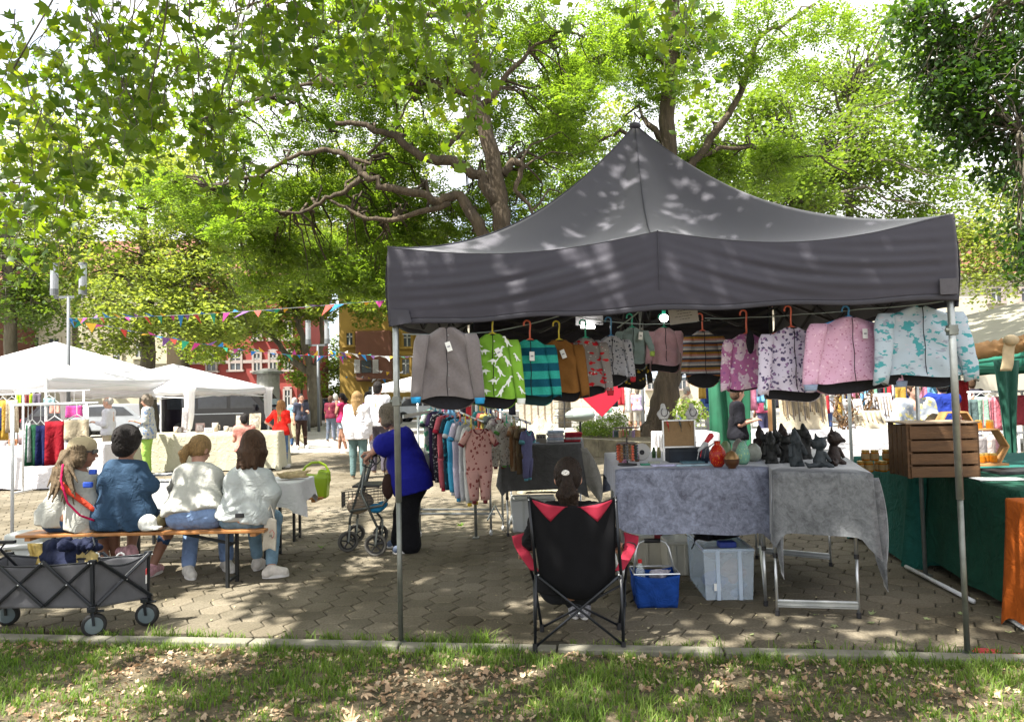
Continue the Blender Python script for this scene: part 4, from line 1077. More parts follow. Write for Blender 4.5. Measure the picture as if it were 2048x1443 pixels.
def paper(label, px0, py0, px1, py1, D, rows, tilt):
 c = W((px0 + px1) / 2, (py0 + py1) / 2, D); w_ = (px1 - px0) * D / FPX; h_ = (py1 - py0) * D / FPX
 t = thing('paper_notice', label, 'sign', c, 0); M = Matrix.Rotation(tilt, 3, 'Y')
 mb = MB(); mb.box((0, 0, 0), (w_, .002, h_), M=M); mb.build('sheet', mat('notice_paper', (.42, .41, .43), .9, .05, 20), t)
 mb = MB()
 for i, (ww, z) in enumerate(rows):
  gg = random.Random(i); x = -ww * w_ / 2
  while x < ww * w_ / 2:
   l = gg.uniform(.008, .022); mb.box(M @ Vector((x + l / 2, -.0018, z * h_)), (l, .0008, h_ * .028), M=M); x += l + .005
 mb.build('print', mat('ink', (.03, .03, .04), .8, .1, 9), t); return t
paper('white paper notice with two printed lines, taped up behind the grey triangle jacket', 1151, 622, 1206, 650, 5.9, [(.12, .16), (.66, -.08)], 0)
paper('tilted white paper notice with four printed lines right of the lit bulb', 1338, 614, 1396, 646, 5.2, [(.45, .30), (.4, .12), (.62, -.06), (.3, -.24)], -R(7))
m_bulb = emit('lit_led', (1, 1, .96), 6)
for px, py, D, lb in ((1328, 636, 5.6, 'lit round white bulb hanging above the dusty pink baby jacket'),):
 t = thing('light_bulb', lb, 'lamp', W(px, py, D)); mb = MB(); mb.ell((0, 0, 0), (.034, .034, .03)); mb.build('globe', m_bulb, t, smooth=True)
 mb = MB(); mb.tube([(0, 0, .02), (0, 0, .08)], .014, 8); mb.build('socket', hangmat(GN), t)
t = thing('light_bar', 'lit white strip lamp under the left paper notice', 'lamp', W(1176, 654, 5.85)); mb = MB(); mb.box((0, 0, 0), (.11, .03, .022)); mb.build('tube', m_bulb, t, bevel=.004)
mb = MB(); mb.box((0, 0, -.018), (.13, .035, .010)); mb.build('housing', m_blackplastic, t)
# ---- rack with baby rompers
rack = thing('clothes_rack', 'chrome rolling rack with sloping arms for baby rompers, standing behind the left tent pole', 'clothes rack', G(930, 1062))
RY = 8.3
mb = MB(); mb.tube([W(838, 1027, RY), W(990, 1027, RY)], .014, 8); mb.tube([W(838, 1018, RY), W(990, 1018, RY)], .010, 8); mb.build('lower_rail', m_alu, rack, world=True, smooth=True)
for px in (982, 1006):
 mb = MB(); dd = 0 if px == 982 else .25; a = W(px, 1056, RY + dd); mb.tube([Vector((a.x, a.y, .05)), Vector((a.x, a.y, 1.50))], .013, 8); up = mb.build('upright', m_alu, rack, world=True, smooth=True)
 mb = MB(); mb.ell((a.x, a.y, .035), (.02, .034, .034)); mb.build('caster', mat('white_caster', (.7, .7, .7), .4, .1, 9), up, world=True, smooth=True)
a = W(840, 1056, RY); mb = MB(); mb.tube([Vector((a.x, a.y, .05)), Vector((a.x, a.y, 1.56))], .013, 8); up = mb.build('upright', m_alu, rack, world=True, smooth=True)
mb = MB(); mb.ell((a.x, a.y, .035), (.02, .034, .034)); mb.build('caster', mat('white_caster', (.7, .7, .7), .4, .1, 9), up, world=True, smooth=True)
mb = MB(); mb.tube([W(1006, 1040, RY), W(990, 1010, RY), W(975, 1040, RY - .2)], .01, 6); mb.build('brace', m_alu, rack, world=True)
ARM1 = (W(858, 800, 7.95), W(965, 842, 6.75)); ARM2 = (W(955, 806, 8.2), W(1060, 846, 7.3))
for A in (ARM1, ARM2):
 mb = MB(); mb.tube(A, .010, 8); e = mb.build('sloping_arm', m_alu, rack, world=True, smooth=True); mb = MB(); mb.ell(A[1], .014); mb.build('end_cap', m_alu, e, world=True, smooth=True)
mb = MB(); mb.tube([W(808, 796, 6.2), W(870, 793, 7.9)], .012, 6); mb.build('top_rail', m_steel, rack, world=True); mb = MB(); mb.bar(W(806, 833, 6.0), W(862, 822, 7.8), .012, .03); mb.build('side_rail', m_steel, rack, world=True)
def romper(label, p, rz, H, Wd, mt, hook, trim=None, legs=True, sd=0):
 g = random.Random(sd); t = thing('romper', label, 'romper', p + Vector((0, 0, -.09)), rz, 'baby rompers on the rolling rack')
 hw = Wd / 2; rings = []
 for k in [i / 12 for i in range(13)]:
  z = -H * .62 * k
  w_ = lerp(hw * .55, hw, min(1, k / .14)) if k < .14 else lerp(hw, hw * 1.02, k)
  d_ = .022 + .018 * math.sin(PI * min(1, k * 1.1))
  rings.append([Vector((w_ * math.cos(2 * PI * j / 18) + .004 * math.sin(k * 9 + sd), d_ * math.sin(2 * PI * j / 18) + .006 * math.sin(3 * k * PI + j * .7 + sd), z)) for j in range(18)])
 mb = MB(); loft(mb, rings, (True, False))
 for sg in (-1, 1):
  rg = []
  for k in [i / 7 for i in range(8)]:
   z = -H * (.58 + .40 * k); w_ = lerp(hw * .56, hw * .34, k)
   rg.append([Vector((sg * hw * lerp(.48, .42, k) + w_ * math.cos(2 * PI * j / 12), .03 * lerp(1.1, .8, k) * math.sin(2 * PI * j / 12) + .004 * math.sin(j + 4 * k), z)) for j in range(12)])
  loft(mb, rg, (True, True))
 mb.build('body', mt, t, smooth=True)
 for sg in (-1, 1):
  m2 = MB(); q = [Vector((sg * hw * (.75 + .55 * k), -.004, -H * (.03 + .17 * k))) for k in (0, .3, .6, 1)]; m2.tube(q, [.030, .034, .032, .030], 9); m2.build('sleeve', mt, t, smooth=True)
  if trim:
   m2 = MB(); m2.tube([q[-1], q[-1] + Vector((sg * .012, 0, -.018))], .031, 9); m2.build('cuff', trim, t, smooth=True)
   m2 = MB(); m2.tube([Vector((sg * hw * .42, 0, -H * .975)), Vector((sg * hw * .42, 0, -H * 1.03))], .021, 9); m2.build('cuff', trim, t, smooth=True)
 if trim: m2 = MB(); m2.tube([Vector((.045 * math.cos(a), -.026, .004 - .045 * abs(math.sin(a)))) for a in [PI * i / 10 for i in range(11)]], .007, 6); m2.build('collar', trim, t, smooth=True)
 hm = hangmat(hook); m2 = MB(); pts = [Vector((0, 0, -.02)), Vector((0, 0, .06))]
 for i in range(7): a = PI * i / 6; pts.append(Vector((-.016 + .016 * math.cos(a), 0, .078 + .016 * math.sin(a))))
 m2.tube(pts, .006, 6); m2.tube([Vector((-hw * .8, 0, -.03)), Vector((0, 0, .012)), Vector((hw * .8, 0, -.03))], .007, 6); m2.build('hanger', hm, t, smooth=True)
 return t
def cot(n, c): return mat('cotton_' + n, c, .9, .12, 50, .15, 300)
pr = {'horse': print_mat('rose_horse_print', (.42, .24, .21), [((.17, .04, .035), 30, .30, (1, 1, .7))]),
  'cream': print_mat('cream_animal_print', (.50, .47, .42), [((.14, .13, .11), 34, .24, (1, 1, .8)), ((.35, .14, .08), 30, .16, (1, 1, 1))]),
  'ladder': print_mat('black_white_print', (.03, .03, .04), [((.5, .5, .5), 34, .30, (1, 1, 1.4))]),
  'bluef': print_mat('teal_dark_print', (.012, .04, .06), [((.03, .25, .30), 26, .30, (1, 1, .8))]),
  'mint': print_mat('mint_white_print', (.60, .62, .58), [((.12, .42, .25), 16, .40, (1, 1, 1))])}
maroon = cot('maroon', (.12, .015, .02))
RS = [('white and mint green romper, hanging furthest left on the rack', 'mint', None, (.05, .35, .4)), ('purple edged dark romper second from the left end of the rack', None, (.05, .025, .09), (.05, .3, .4)),
  ('black romper with white ladder print', 'ladder', None, (.05, .3, .4)), ('crimson and white romper beside the ladder print one', None, (.55, .12, .15), (.1, .3, .55)), ('near black romper with teal leaf print', 'bluef', None, (.1, .3, .55)),
  ('bright light blue romper with white cuffs', None, (.06, .38, .60), (.1, .3, .55)), ('pale lilac romper in the middle of the rack', None, (.50, .46, .56), CO), ('light grey romper next to the yellow cuffed one', None, (.42, .42, .44), YL),
  ('white romper with yellow cuffs', None, (.55, .55, .52), YL)]
for i, (lb, pk_, col, hk) in enumerate(RS):
 k = .04 + .77 * i / (len(RS) - 1); p = ARM1[0].lerp(ARM1[1], k)
 tr = {0: cot('darkg', (.03, .05, .05)), 3: cot('crim', (.45, .02, .05)), 5: cot('white', (.6, .6, .6)), 8: cot('yellow', (.6, .42, .03)), 6: cot('blue', (.05, .3, .55))}.get(i)
 romper(lb, p, R(62 + 3 * math.sin(i * 2)), .74 - .012 * (i % 3), .26, pr[pk_] if pk_ else cot('r%d' % i, col), hk, tr, sd=i)
romper('rose romper with dark horse print and maroon trim at the near end of the rack', ARM1[1].lerp(ARM1[0], .07), R(8), .66, .24, pr['horse'], CO, maroon, sd=31)
RS2 = [('cream romper with small animal print, right of the horse print one', pr['cream'], CO, 20, .50, maroon), ('second cream printed romper with green cuffs', pr['cream'], GN, 35, .44, cot('gr', (.12, .35, .08))),
  ('tan striped small romper on the right arm of the rack', stripes('tan_stripes', [(.25, .13, .06), (.4, .3, .2)], .05, 0), (.4, .3, .1), 62, .46, None), ('olive brown small romper on the right arm', cot('ol', (.12, .08, .04)), (.2, .3, .1), 66, .46, None),
  ('blue violet small romper at the right end of the rack', cot('bv', (.10, .10, .20)), (.1, .1, .3), 64, .47, cot('tealc', (.1, .3, .35)))]
for i, (lb, mt_, hk, rz, H, tr) in enumerate(RS2):
 p = ARM2[0].lerp(ARM2[1], [.42, .58, .72, .83, .94][i]); romper(lb, p + Vector((0, 0, .0)), R(rz), H, .19, mt_, hk, tr, sd=50 + i)
for i, c in enumerate([(.05, .3, .3), (.4, .1, .1), (.5, .4, .1), (.2, .25, .2), (.1, .1, .1), (.35, .3, .3)]):
 p = ARM2[0].lerp(ARM2[1], .02 + .07 * i); romper('folded small romper in the far cluster behind the front arm, %s' % ['teal', 'red', 'ochre', 'grey green', 'black', 'pale grey'][i], p, R(64), .36, .16, cot('f%d' % i, c), c, None, sd=70 + i)
# ================================================================ people
def skinmat(n, c):
 if 'skin_' + n in _M: return _M['skin_' + n]
 m = mat('skin_' + n, c, .55, .12, 12, .1, 200, spec=.4)
 b = m.node_tree.nodes['Principled BSDF']; b.inputs['Subsurface Weight'].default_value = .0
 return m
def hairmat(n, c): return mat('hair_' + n, [x * .8 for x in c], .6, .5, 40, .9, 90, spec=.25, sx=(3, 3, .22), dist=.012)
def clothmat(n, c, var=.12, **k): return mat('cloth_' + n, c, .88, var, 14, .55, 7, spec=.2, dist=.05, crease=True, **k)
SK = skinmat('light', (.42, .225, .155)); SKT = skinmat('tanned', (.27, .135, .085)); SKP = skinmat('pale', (.48, .28, .21))
HB = hairmat('brown', (.022, .012, .007)); HD = hairmat('dark', (.014, .010, .009)); HBL = hairmat('blond', (.34, .21, .085)); HG = hairmat('grey', (.19, .155, .115)); HW = hairmat('white', (.5, .47, .43)); HR = hairmat('strawberry', (.36, .17, .06)); HMB = hairmat('midbrown', (.085, .045, .024)); HAB = hairmat('ashblond', (.17, .12, .07))
m_eye = mat('eye_dark', (.02, .015, .012), .2, .1, 9); m_lip = mat('lips', (.30, .08, .07), .5, .1, 20); m_sole = mat('shoe_sole', (.62, .60, .57), .7, .1, 20)
def basis(fwd):
 f = Vector((fwd[0], fwd[1], 0)).normalized(); return f, Vector((f.y, -f.x, 0))
def hand_prims(w, d, side, s=1.0, curl=.5, up=None):
 "palm, four fingers of different lengths and a thumb leaving the side of the palm"
 w = Vector(w); d = Vector(d).normalized(); up = Vector(up or (0, 0, 1)); x = d.cross(up)
 x = x.normalized() if x.length > .05 else Vector((1, 0, 0)); n = x.cross(d)
 P = [rbox(w + d * .045 * s, (.030 * s, .040 * s, .007 * s), Matrix((x, d, n)).transposed(), .010 * s)]
 for i, L in enumerate((.066, .075, .070, .055)):
  b = w + d * .088 * s + x * (-.027 + .018 * i) * s; e1 = (d * math.cos(curl * .6) - n * math.sin(curl * .6)); e2 = (d * math.cos(curl * 1.8) - n * math.sin(curl * 1.8))
  m_ = b + e1 * L * .5 * s; P += [cap(b, m_, .0088 * s, .0082 * s), cap(m_, m_ + e2 * L * .5 * s, .0082 * s, .0072 * s)]
 tb = w + d * .025 * s - x * side * .03 * s; tm = tb + (d * .6 - x * side * .75 - n * .3).normalized() * .034 * s
 P += [cap(tb, tm, .0115 * s, .010 * s), cap(tm, tm + (d * .9 - x * side * .2 - n * .4).normalized() * .028 * s, .010 * s, .0085 * s)]
 return P
def join_meshes(L):
 v = []; f = []; b = 0
 for vv, ff in L:
  if len(vv): v.append(vv); f.append(np.asarray(ff) + b); b += len(vv)
 return np.concatenate(v), np.concatenate(f)
def figure(label, J, o, face, near=False, s=1.0, group=None, fat=0., skin=SK, fwd=None, hands=(True, True)):
 """J: joints in world space. o: outfit. face: direction the head looks."""
 J = {k: Vector(v) for k, v in J.items()}
 base = Vector(((J['anL'].x + J['anR'].x) / 2, (J['anL'].y + J['anR'].y) / 2, 0))
 t = thing('person', label, 'person', base, 0, group)
 f, r = basis(fwd or face); F = Vector(face).normalized(); fr = F.cross(Vector((0, 0, 1))).normalized(); fu = fr.cross(F)
 res = .0125 if near else (.018 if s > .9 else .016)
 H = J['head']; HM = Matrix((fr, F, fu)).transposed()
 head = [elp(H + fu * .018 * s, (.078 * s, .096 * s, .100 * s), HM), elp(H - fu * .045 * s + F * .022 * s, (.058 * s, .070 * s, .075 * s), HM), cap(H - fu * .11 * s + F * .05 * s, H - fu * .09 * s + F * .045 * s, .022 * s),
   cap(H + F * .096 * s - fu * .012 * s, H + F * .112 * s - fu * .034 * s, .010 * s, .014 * s), cap(H + F * .082 * s - fu * .063 * s - fr * .012 * s, H + F * .082 * s - fu * .063 * s + fr * .012 * s, .013 * s),
   cap(H + F * .085 * s + fu * .022 * s - fr * .03 * s, H + F * .085 * s + fu * .022 * s + fr * .03 * s, .011 * s)]
 for sg in (-1, 1): head += [elp(H + fr * sg * .080 * s - F * .004 * s - fu * .012 * s, (.010 * s, .018 * s, .030 * s), HM)]
 nk = [cap(J['neck'] - Vector((0, 0, .02)), H - fu * .05 * s - F * .015 * s, .056 * s, .050 * s)]
 sp = J['neck'].lerp(J['pel'], .5)
 body = nk + [cap(J['shL'], J['shR'], .055 * s), cap(J['neck'] - Vector((0, 0, .08)), J['pel'], .10 * s, .11 * s)]
 arm = []
 for q in 'LR':
  arm += [cap(J['sh' + q], J['el' + q], (.046 + fat * .3) * s, (.036 + fat * .2) * s), cap(J['el' + q], J['ha' + q], (.038 + fat * .2) * s, .025 * s)]
 leg = []
 for q in 'LR':
  cm_ = J['kn' + q].lerp(J['an' + q], .3)
  leg += [cap(J['hip' + q], J['kn' + q], (.078 + fat * .4) * s, (.052 + fat * .2) * s), cap(J['kn' + q], cm_, .052 * s, (.054 + fat * .2) * s), cap(cm_, J['an' + q], (.054 + fat * .2) * s, .033 * s), cap(J['an' + q], J['toe' + q], .034 * s, .028 * s)]
 parts = [sdf(body + arm + leg, res, .03)]
 parts.append(sdf(head + nk, .0075 if near else .014, .018))
 if near or hands[0]:
  for q, sg in (('L', -1), ('R', 1)):
   if hands[0 if q == 'L' else 1]:
    d = (J['ha' + q] - J['el' + q]).normalized(); parts.append(sdf(hand_prims(J['ha' + q] - d * .01, d, sg, s, o.get('curl', .6), up=o.get('palm')) + [cap(J['ha' + q] - d * .05, J['ha' + q], .026 * s, .024 * s)], .0055 if near else .011, .008))
 v, ff = join_meshes(parts); make('body', v, ff, skin, t, smooth=True, world=True)
 if o.get('eyes', True):
  mb = MB()
  for sg in (-1, 1): mb.ell(H + fr * sg * .030 * s + F * .091 * s + fu * .006 * s, (.009 * s, .006 * s, .005 * s), 8, 6)
  mb.build('eyes', m_eye, t, world=True, smooth=True)
  mb = MB(); mb.ell(H + F * .097 * s - fu * .062 * s, (.022 * s, .006 * s, .006 * s), 10, 6, M=HM); mb.build('mouth', m_lip, t, world=True, smooth=True)
 # ---- top
 tp = o['top']; wr = tp.get('wr', (.006, 55, (.3, .2, 1))); lo = tp.get('loose', .014) + fat * .5
 hem = J['pel'] + (J['pel'] - J['neck']).normalized() * tp.get('hem', .08)
 ax = (J['neck'] - J['pel']).normalized()
 lw = (J['shR'] - J['shL']) * .5; hw_ = (J['hipR'] - J['hipL']) * .5
 P = []
 for sg in (-1, 1):
  a = J['neck'] + lw * sg * .52 - ax * .075; w_ = J['pel'].lerp(J['neck'], .35) + hw_ * sg * (.62 + fat); b = J['pel'] + hw_ * sg * (1 + fat) - ax * (tp.get('hem', .08) + .05)
  p_ = J['pel'] + hw_ * sg * (1 + fat); P += [cap(a, w_, .085 * s + lo, (.082 + fat * 1.0) * s + lo), cap(w_, p_, (.082 + fat * 1.0) * s + lo, (.106 + fat) * s + lo), cap(p_, b, (.106 + fat) * s + lo, (.106 + fat) * s + lo)]
 P += [cap(J['shL'] - ax * .01, J['shR'] - ax * .01, .056 * s + lo * .6), cap(J['neck'] + ax * .0, J['neck'] - ax * .1, .060 * s, .09 * s)]
 if fat > .015: P += [elp(J['pel'].lerp(J['neck'], .3) + f * .03, (.12 + fat * 1.2, .12 + fat * 1.2, .17))]
 P += tp.get('add', [])
 SL = []; sl = tp.get('sleeve', 1)
 for q in 'LR':
  a, e, h = J['sh' + q], J['el' + q], J['ha' + q]; ra = (.050 + fat * .35) * s + lo * .8
  if sl > 0:
   k = min(1, sl); SL.append(cap(a, a.lerp(e, k), ra, (.042 + fat * .3) * s + lo * (1 if sl > 1 else 1.2)))
   if sl > 1: SL.append(cap(e, e.lerp(h, sl - 1), (.042 + fat * .2) * s + lo, .031 * s + lo * .7))
 v, ff = sdf(P, res, .05, cuts=[(hem, -ax), (J['neck'] + ax * tp.get('neckcut', .012), ax + f * .25)], wr=wr, after=SL)
 make('top', v, ff, tp['m'], t, smooth=True, world=True, label=tp.get('label'))
 # ---- bottom
 bt = o['bottom']; bl = bt.get('len', 2); bo = bt.get('loose', .010) + fat * .35
 P = [cap(J['hipL'] + ax * .02, J['hipR'] + ax * .02, (.094 + fat * .8) * s + bo), cap(J['hipL'], J['hipR'], (.096 + fat * .9) * s + bo)]
 SL = []
 for q in 'LR':
  a, e, h = J['hip' + q], J['kn' + q], J['an' + q]; k = min(1, bl); fl = bt.get('flare', 0)
  P.append(cap(a, a.lerp(e, k), (.084 + fat * .4) * s + bo, lerp(.084, .056, k) * s + bo + fl * .4))
  if bl > 1: P.append(cap(e, e.lerp(h, bl - 1), .056 * s + bo + fl * .4, .040 * s + bo + fl))
 if bt.get('skirt'): pass
 blob('trousers' if bl > 1 else 'shorts', P, bt['m'], t, res, .04, wr=bt.get('wr', (.004, 60, (.4, .2, 1))), cuts=[(J['pel'] + ax * bt.get('waist', .05), ax)], label=bt.get('label'))
 # ---- shoes
 if o.get('shoes'):
  for q in 'LR':
   a, e = J['an' + q], J['toe' + q]; d = (e - a); d.z = 0; d.normalize(); hl = Vector((a.x, a.y, 0)) - d * .035 * s
   zs = min(a.z, e.z) - .035
   sh_ = blob('shoe', [cap(Vector((hl.x, hl.y, a.z - .03)), a + Vector((0, 0, -.0)), .040 * s, .040 * s), cap(Vector((hl.x, hl.y, a.z - .03)), e, .038 * s, .036 * s), cap(a, e + Vector((0, 0, .01)), .040 * s, .030 * s)], o['shoes'], t, .009 if near else .015, .03, label=o.get('shoe_label'))
   mb = MB(); c = (Vector((hl.x, hl.y, 0)) + Vector((e.x, e.y, 0))) / 2; L = (Vector((e.x, e.y, 0)) - Vector((hl.x, hl.y, 0))).length
   n = 16; sd_ = Vector((d.y, -d.x, 0)); poly = [(math.cos(2 * PI * i / n) * (L / 2 + .042 * s), math.sin(2 * PI * i / n) * .042 * s * (1 + .12 * math.cos(2 * PI * i / n))) for i in range(n)]
   mb.prism(poly, Vector((c.x, c.y, max(.002, zs - .022))), d, Vector((-d.y, d.x, 0)), .026); mb.build('sole', o.get('sole', m_sole), sh_, world=True)
 # ---- hair
 hs = o.get('hair')
 if hs:
  hm, style = hs; hr = .0085 if near else .015; g = random.Random(len(label)); P = []
  th = {'short': .012, 'crop': .006, 'fluffy': .026, 'bob': .016, 'long': .014, 'pony': .010, 'bald': .004}[style]
  P = [elp(H + fu * .026 * s - F * .010 * s, ((.080 + th) * s, (.096 + th) * s, (.100 + th) * s), HM)]
  if style in ('short', 'crop', 'fluffy'): P.append(elp(H - F * .045 * s - fu * .04 * s, ((.066 + th) * s, (.055 + th) * s, (.075 + th * .6) * s), HM))
  if style == 'fluffy':
   for _ in range(46):
    a, b = g.uniform(-1.9, 1.9), g.uniform(-.1, 1.4); d = (-F * math.cos(a) + fr * math.sin(a)) * math.cos(b) + fu * math.sin(b)
    P.append(elp(H + fu * .02 * s + d * .104 * s, (.019 * s, .019 * s, .017 * s)))
  if style in ('bob', 'long'):
   L = o.get('hlen', .16 if style == 'bob' else .36)
   for i in range(15):
    a = lerp(-1.9, 1.9, i / 14); d = -F * math.cos(a) + fr * math.sin(a); st_ = H + fu * .05 * s + d * .072 * s; m_ = H - fu * .06 * s + d * (.092 + .012 * (style == 'bob')) * s
    e = H - Vector((0, 0, L * g.uniform(.85, 1.08))) + d * (.085 if abs(a) > .8 else .10) * s - F * .02 * s + Vector((g.gauss(0, .01), g.gauss(0, .01), 0))
    P += [cap(st_, m_, .026 * s, .024 * s), cap(m_, e, .024 * s, .013 * s if style == 'long' else .020 * s)]
  if style == 'pony':
   b = H + o.get('ptop', -F * .10 * s + fu * .03 * s); P.append(elp(H - F * .035 * s - fu * .02 * s, (.075 * s, .062 * s, .070 * s), HM)); L = o.get('hlen', .2)
   P.append(cap(H + fu * .02 - F * .07 * s, b, .04 * s, .022 * s))
   for i in range(8):
    off = Vector((g.gauss(0, .012), g.gauss(0, .010), 0)); e = b + o.get('pdir', -F * .02) - Vector((0, 0, L * g.uniform(.8, 1.05))) + off * 1.6
    m_ = b.lerp(e, .45) - F * .028 * s + off * 1.6; P += [cap(b, m_, .016 * s, .021 * s), cap(m_, e, .021 * s, .008 * s)]
  sub = [elp(H + F * .085 * s - fu * .045 * s, (.070 * s, .080 * s, (.098 if style != 'bald' else .13) * s), HM)]
  if style in ('short', 'crop', 'bald'): sub += [elp(H + fr * sg * .092 * s + F * .012 * s - fu * .05 * s, (.028 * s, .045 * s, .055 * s), HM) for sg in (-1, 1)]
  if style == 'bald': sub.append(elp(H + fu * .12 * s + F * .01, (.07 * s, .09 * s, .07 * s), HM))
  blob('hair', P, hm, t, hr, .012 if style == 'fluffy' else .018, sub=sub, wr=(.006 if near else .004, 170, (.8, .5, .1)))
 for fn in o.get('extra', []): fn(t, J, H, F, fr, fu)
 return t
def stand(base, Ht, fwd, arms=None, stance=.0, lean=0., width=1.0, headdir=None, step=.0, foot_out=.1):
 "joints of a standing person; arms: {'L': (elbow, hand)} offsets (outwards, forward, up) from the shoulder"
 s = Ht / 1.7; f, r = basis(fwd); b = Vector((base[0], base[1], 0)); up = Vector((0, 0, 1))
 fl = f * lean
 J = {'pel': b + up * .93 * s, 'neck': b + up * 1.42 * s + fl, 'head': b + up * 1.575 * s + fl * 1.25 + f * .015}
 for q, sg in (('L', -1), ('R', 1)):
  J['sh' + q] = b + up * 1.375 * s + r * sg * .165 * s * width + fl * .97
  J['hip' + q] = b + up * .90 * s + r * sg * .085 * s * width
  st_ = f * step * (1 if sg > 0 else -1)
  J['an' + q] = b + up * .075 * s + r * sg * (.10 + stance) * s + st_; J['kn' + q] = J['hip' + q].lerp(J['an' + q], .5) + f * .03 * s
  J['toe' + q] = J['an' + q] + f * .15 * s + r * sg * foot_out * .3 * s - up * .042 * s
  a = (arms or {}).get(q, ((.05, .0, -.28), (.06, .06, -.52)))
  for nm, (o_, ff, u) in zip(('el', 'ha'), a): J[nm + q] = J['sh' + q] + (r * sg * o_ + f * ff + up * u) * s
 return J, s
def person(label, px, py, Ht, fwd, o, arms=None, near=False, face=None, group=None, fat=0., skin=SK, D=None, **kw):
 b = G(px, py) if D is None else Vector((W(px, py, D).x, D, 0)); J, s = stand(b, Ht, fwd, arms, **kw); f, r = basis(face or fwd)
 return figure(label, J, o, face if face and len(face) == 3 else (f.x, f.y, -.05), near, s, group, fat, skin, fwd)
jeans = clothmat('jeans', (.035, .075, .16), .3); ltjeans = clothmat('light_jeans', (.17, .25, .42), .25); bluejeans = clothmat('mid_jeans', (.09, .16, .30), .3); whitec = clothmat('white', (.66, .65, .64), .04); offw = clothmat('off_white', (.42, .42, .38), .05)
shoe_w = mat('white_leather', (.62, .60, .57), .55, .1, 20)
# ---------------- the four people on the bench
BY = 6.45
def seatJ(pel, neck, head, shL, shR, elL, haL, elR, haR, hipw, knL, anL, knR, anR, toeL, toeR):
 p = Vector(pel); J = dict(pel=p, neck=neck, head=head, shL=shL, shR=shR, elL=elL, haL=haL, elR=elR, haR=haR, hipL=p + Vector((-hipw, .02, -.03)), hipR=p + Vector((hipw, .02, -.03)), knL=knL, anL=anL, knR=knR, anR=anR, toeL=toeL, toeR=toeR)
 return J
def FT(px, Y, z=.075): w_ = W(px, 1000, Y); return Vector((w_.x, Y, z))
def strap(pts, w_, mt, name='strap', th=.004):
 def fn(t, J, H, F, fr, fu):
  mb = MB(); q = [Vector(p) for p in pts]
  mb.tube(wiggle(q, .0, 1, 4), w_, 6); mb.build(name, mt, t, world=True, smooth=True)
 return fn
# 1 woman with head scarf
def scarf(t, J, H, F, fr, fu):
 M = Matrix((fr, F, fu)).transposed(); cmt = clothmat('scarf_beige', (.40, .33, .21), .15)
 blob('head_scarf', [elp(H + fu * .050 - F * .008, (.100, .118, .088), M), cap(H - F * .10 + fu * .015, H - F * .135 + fu * .0, .030, .02), cap(H - F * .13, H - F * .15 - fu * .07, .02, .012)], cmt, t, .008, .02, sub=[elp(H + F * .06 - fu * .07, (.12, .12, .085), M)], wr=(.004, 90, (.2, .8, .6)))
 mb = MB(); mb.box(H + F * .098 + fu * .004, (.13, .012, .038), M=M)
 for sg in (-1, 1): mb.bar(H + fr * sg * .075 + F * .095 + fu * .008, H + fr * sg * .088 - F * .01 + fu * .008, .006, .012)
 mb.build('sunglasses', mat('sunglasses_black', (.012, .01, .02), .15, .1, 9), t, world=True, bevel=.004)
 # long loose strands down the back
 g = random.Random(3); P = []
 for i in range(22):
  e = W(lerp(92, 158, (i + .5) / 22) + g.gauss(0, 4), g.uniform(965, 1012) - abs(i - 14) * .5, BY - .20 + g.gauss(0, .015)); b = H - F * .085 - fu * .02 + Vector((g.gauss(0, .025), -.05, g.gauss(0, .02)))
  m_ = b.lerp(e, .45) + Vector((g.gauss(0, .015), -.03, .02)); P += [cap(b, m_, .020, .018), cap(m_, e, .018, .006)]
 blob('long_hair', P, HAB, t, .0085, .014, wr=(.003, 180, (.9, .4, .1)))
J = seatJ(W(140, 1030, BY), W(158, 942, BY), W(166, 903, BY), W(126, 965, BY - .04), W(178, 962, BY + .08), W(122, 1008, BY + .02), W(150, 1030, BY + .25), W(198, 1000, BY + .28), W(196, 1002, BY + .48), .13,
   FT(190, 6.95, .50), FT(215, 6.85), FT(225, 7.0, .50), FT(232, 6.95), FT(222, 7.02, .035), FT(245, 7.1, .035))
blue_pr = mat('blue_print', (.02, .07, .42), .8, .2, 30)
def w1(t, J, H, F, fr, fu):
 for (px, py, w_, h_) in ((186, 943, .05, .03), (176, 969, .065, .035)):
  c = W(px, py, BY - .16); blob('sleeve_print', [rbox(c, (w_ / 2, .01, h_ / 2), None, .006)], blue_pr, t, .006, .01)
figure('long haired woman in beige head scarf and sunglasses at the left end of the bench', J,
  dict(top=dict(m=offw, sleeve=1.9, hem=.10, loose=.024, wr=(.006, 42, (.3, .1, 1))), bottom=dict(m=jeans, len=1.3), hair=(HAB, 'long'), hlen=.12, shoes=shoe_w, extra=[scarf, w1, strap([W(126, 928, BY - .17), W(122, 960, BY - .22), W(135, 1005, BY - .25), W(160, 1030, BY - .24), W(188, 1040, BY - .16)], .0095, clothmat('crimson_strap', (.42, .01, .07)), 'loop_strap'),
    lambda t, J, H, F, fr, fu: blob('red_lining', [cap(W(118, 935, BY - .15), W(128, 975, BY - .19), .026, .02), cap(W(130, 975, BY - .185), W(186, 1018, BY - .13), .028, .02)], clothmat('red_lining', (.55, .06, .03)), t, .009, .02)]),
  (.97, .22, -.05), True, 1.0, fat=.008, skin=SKT, fwd=(.35, 1), hands=(False, False))
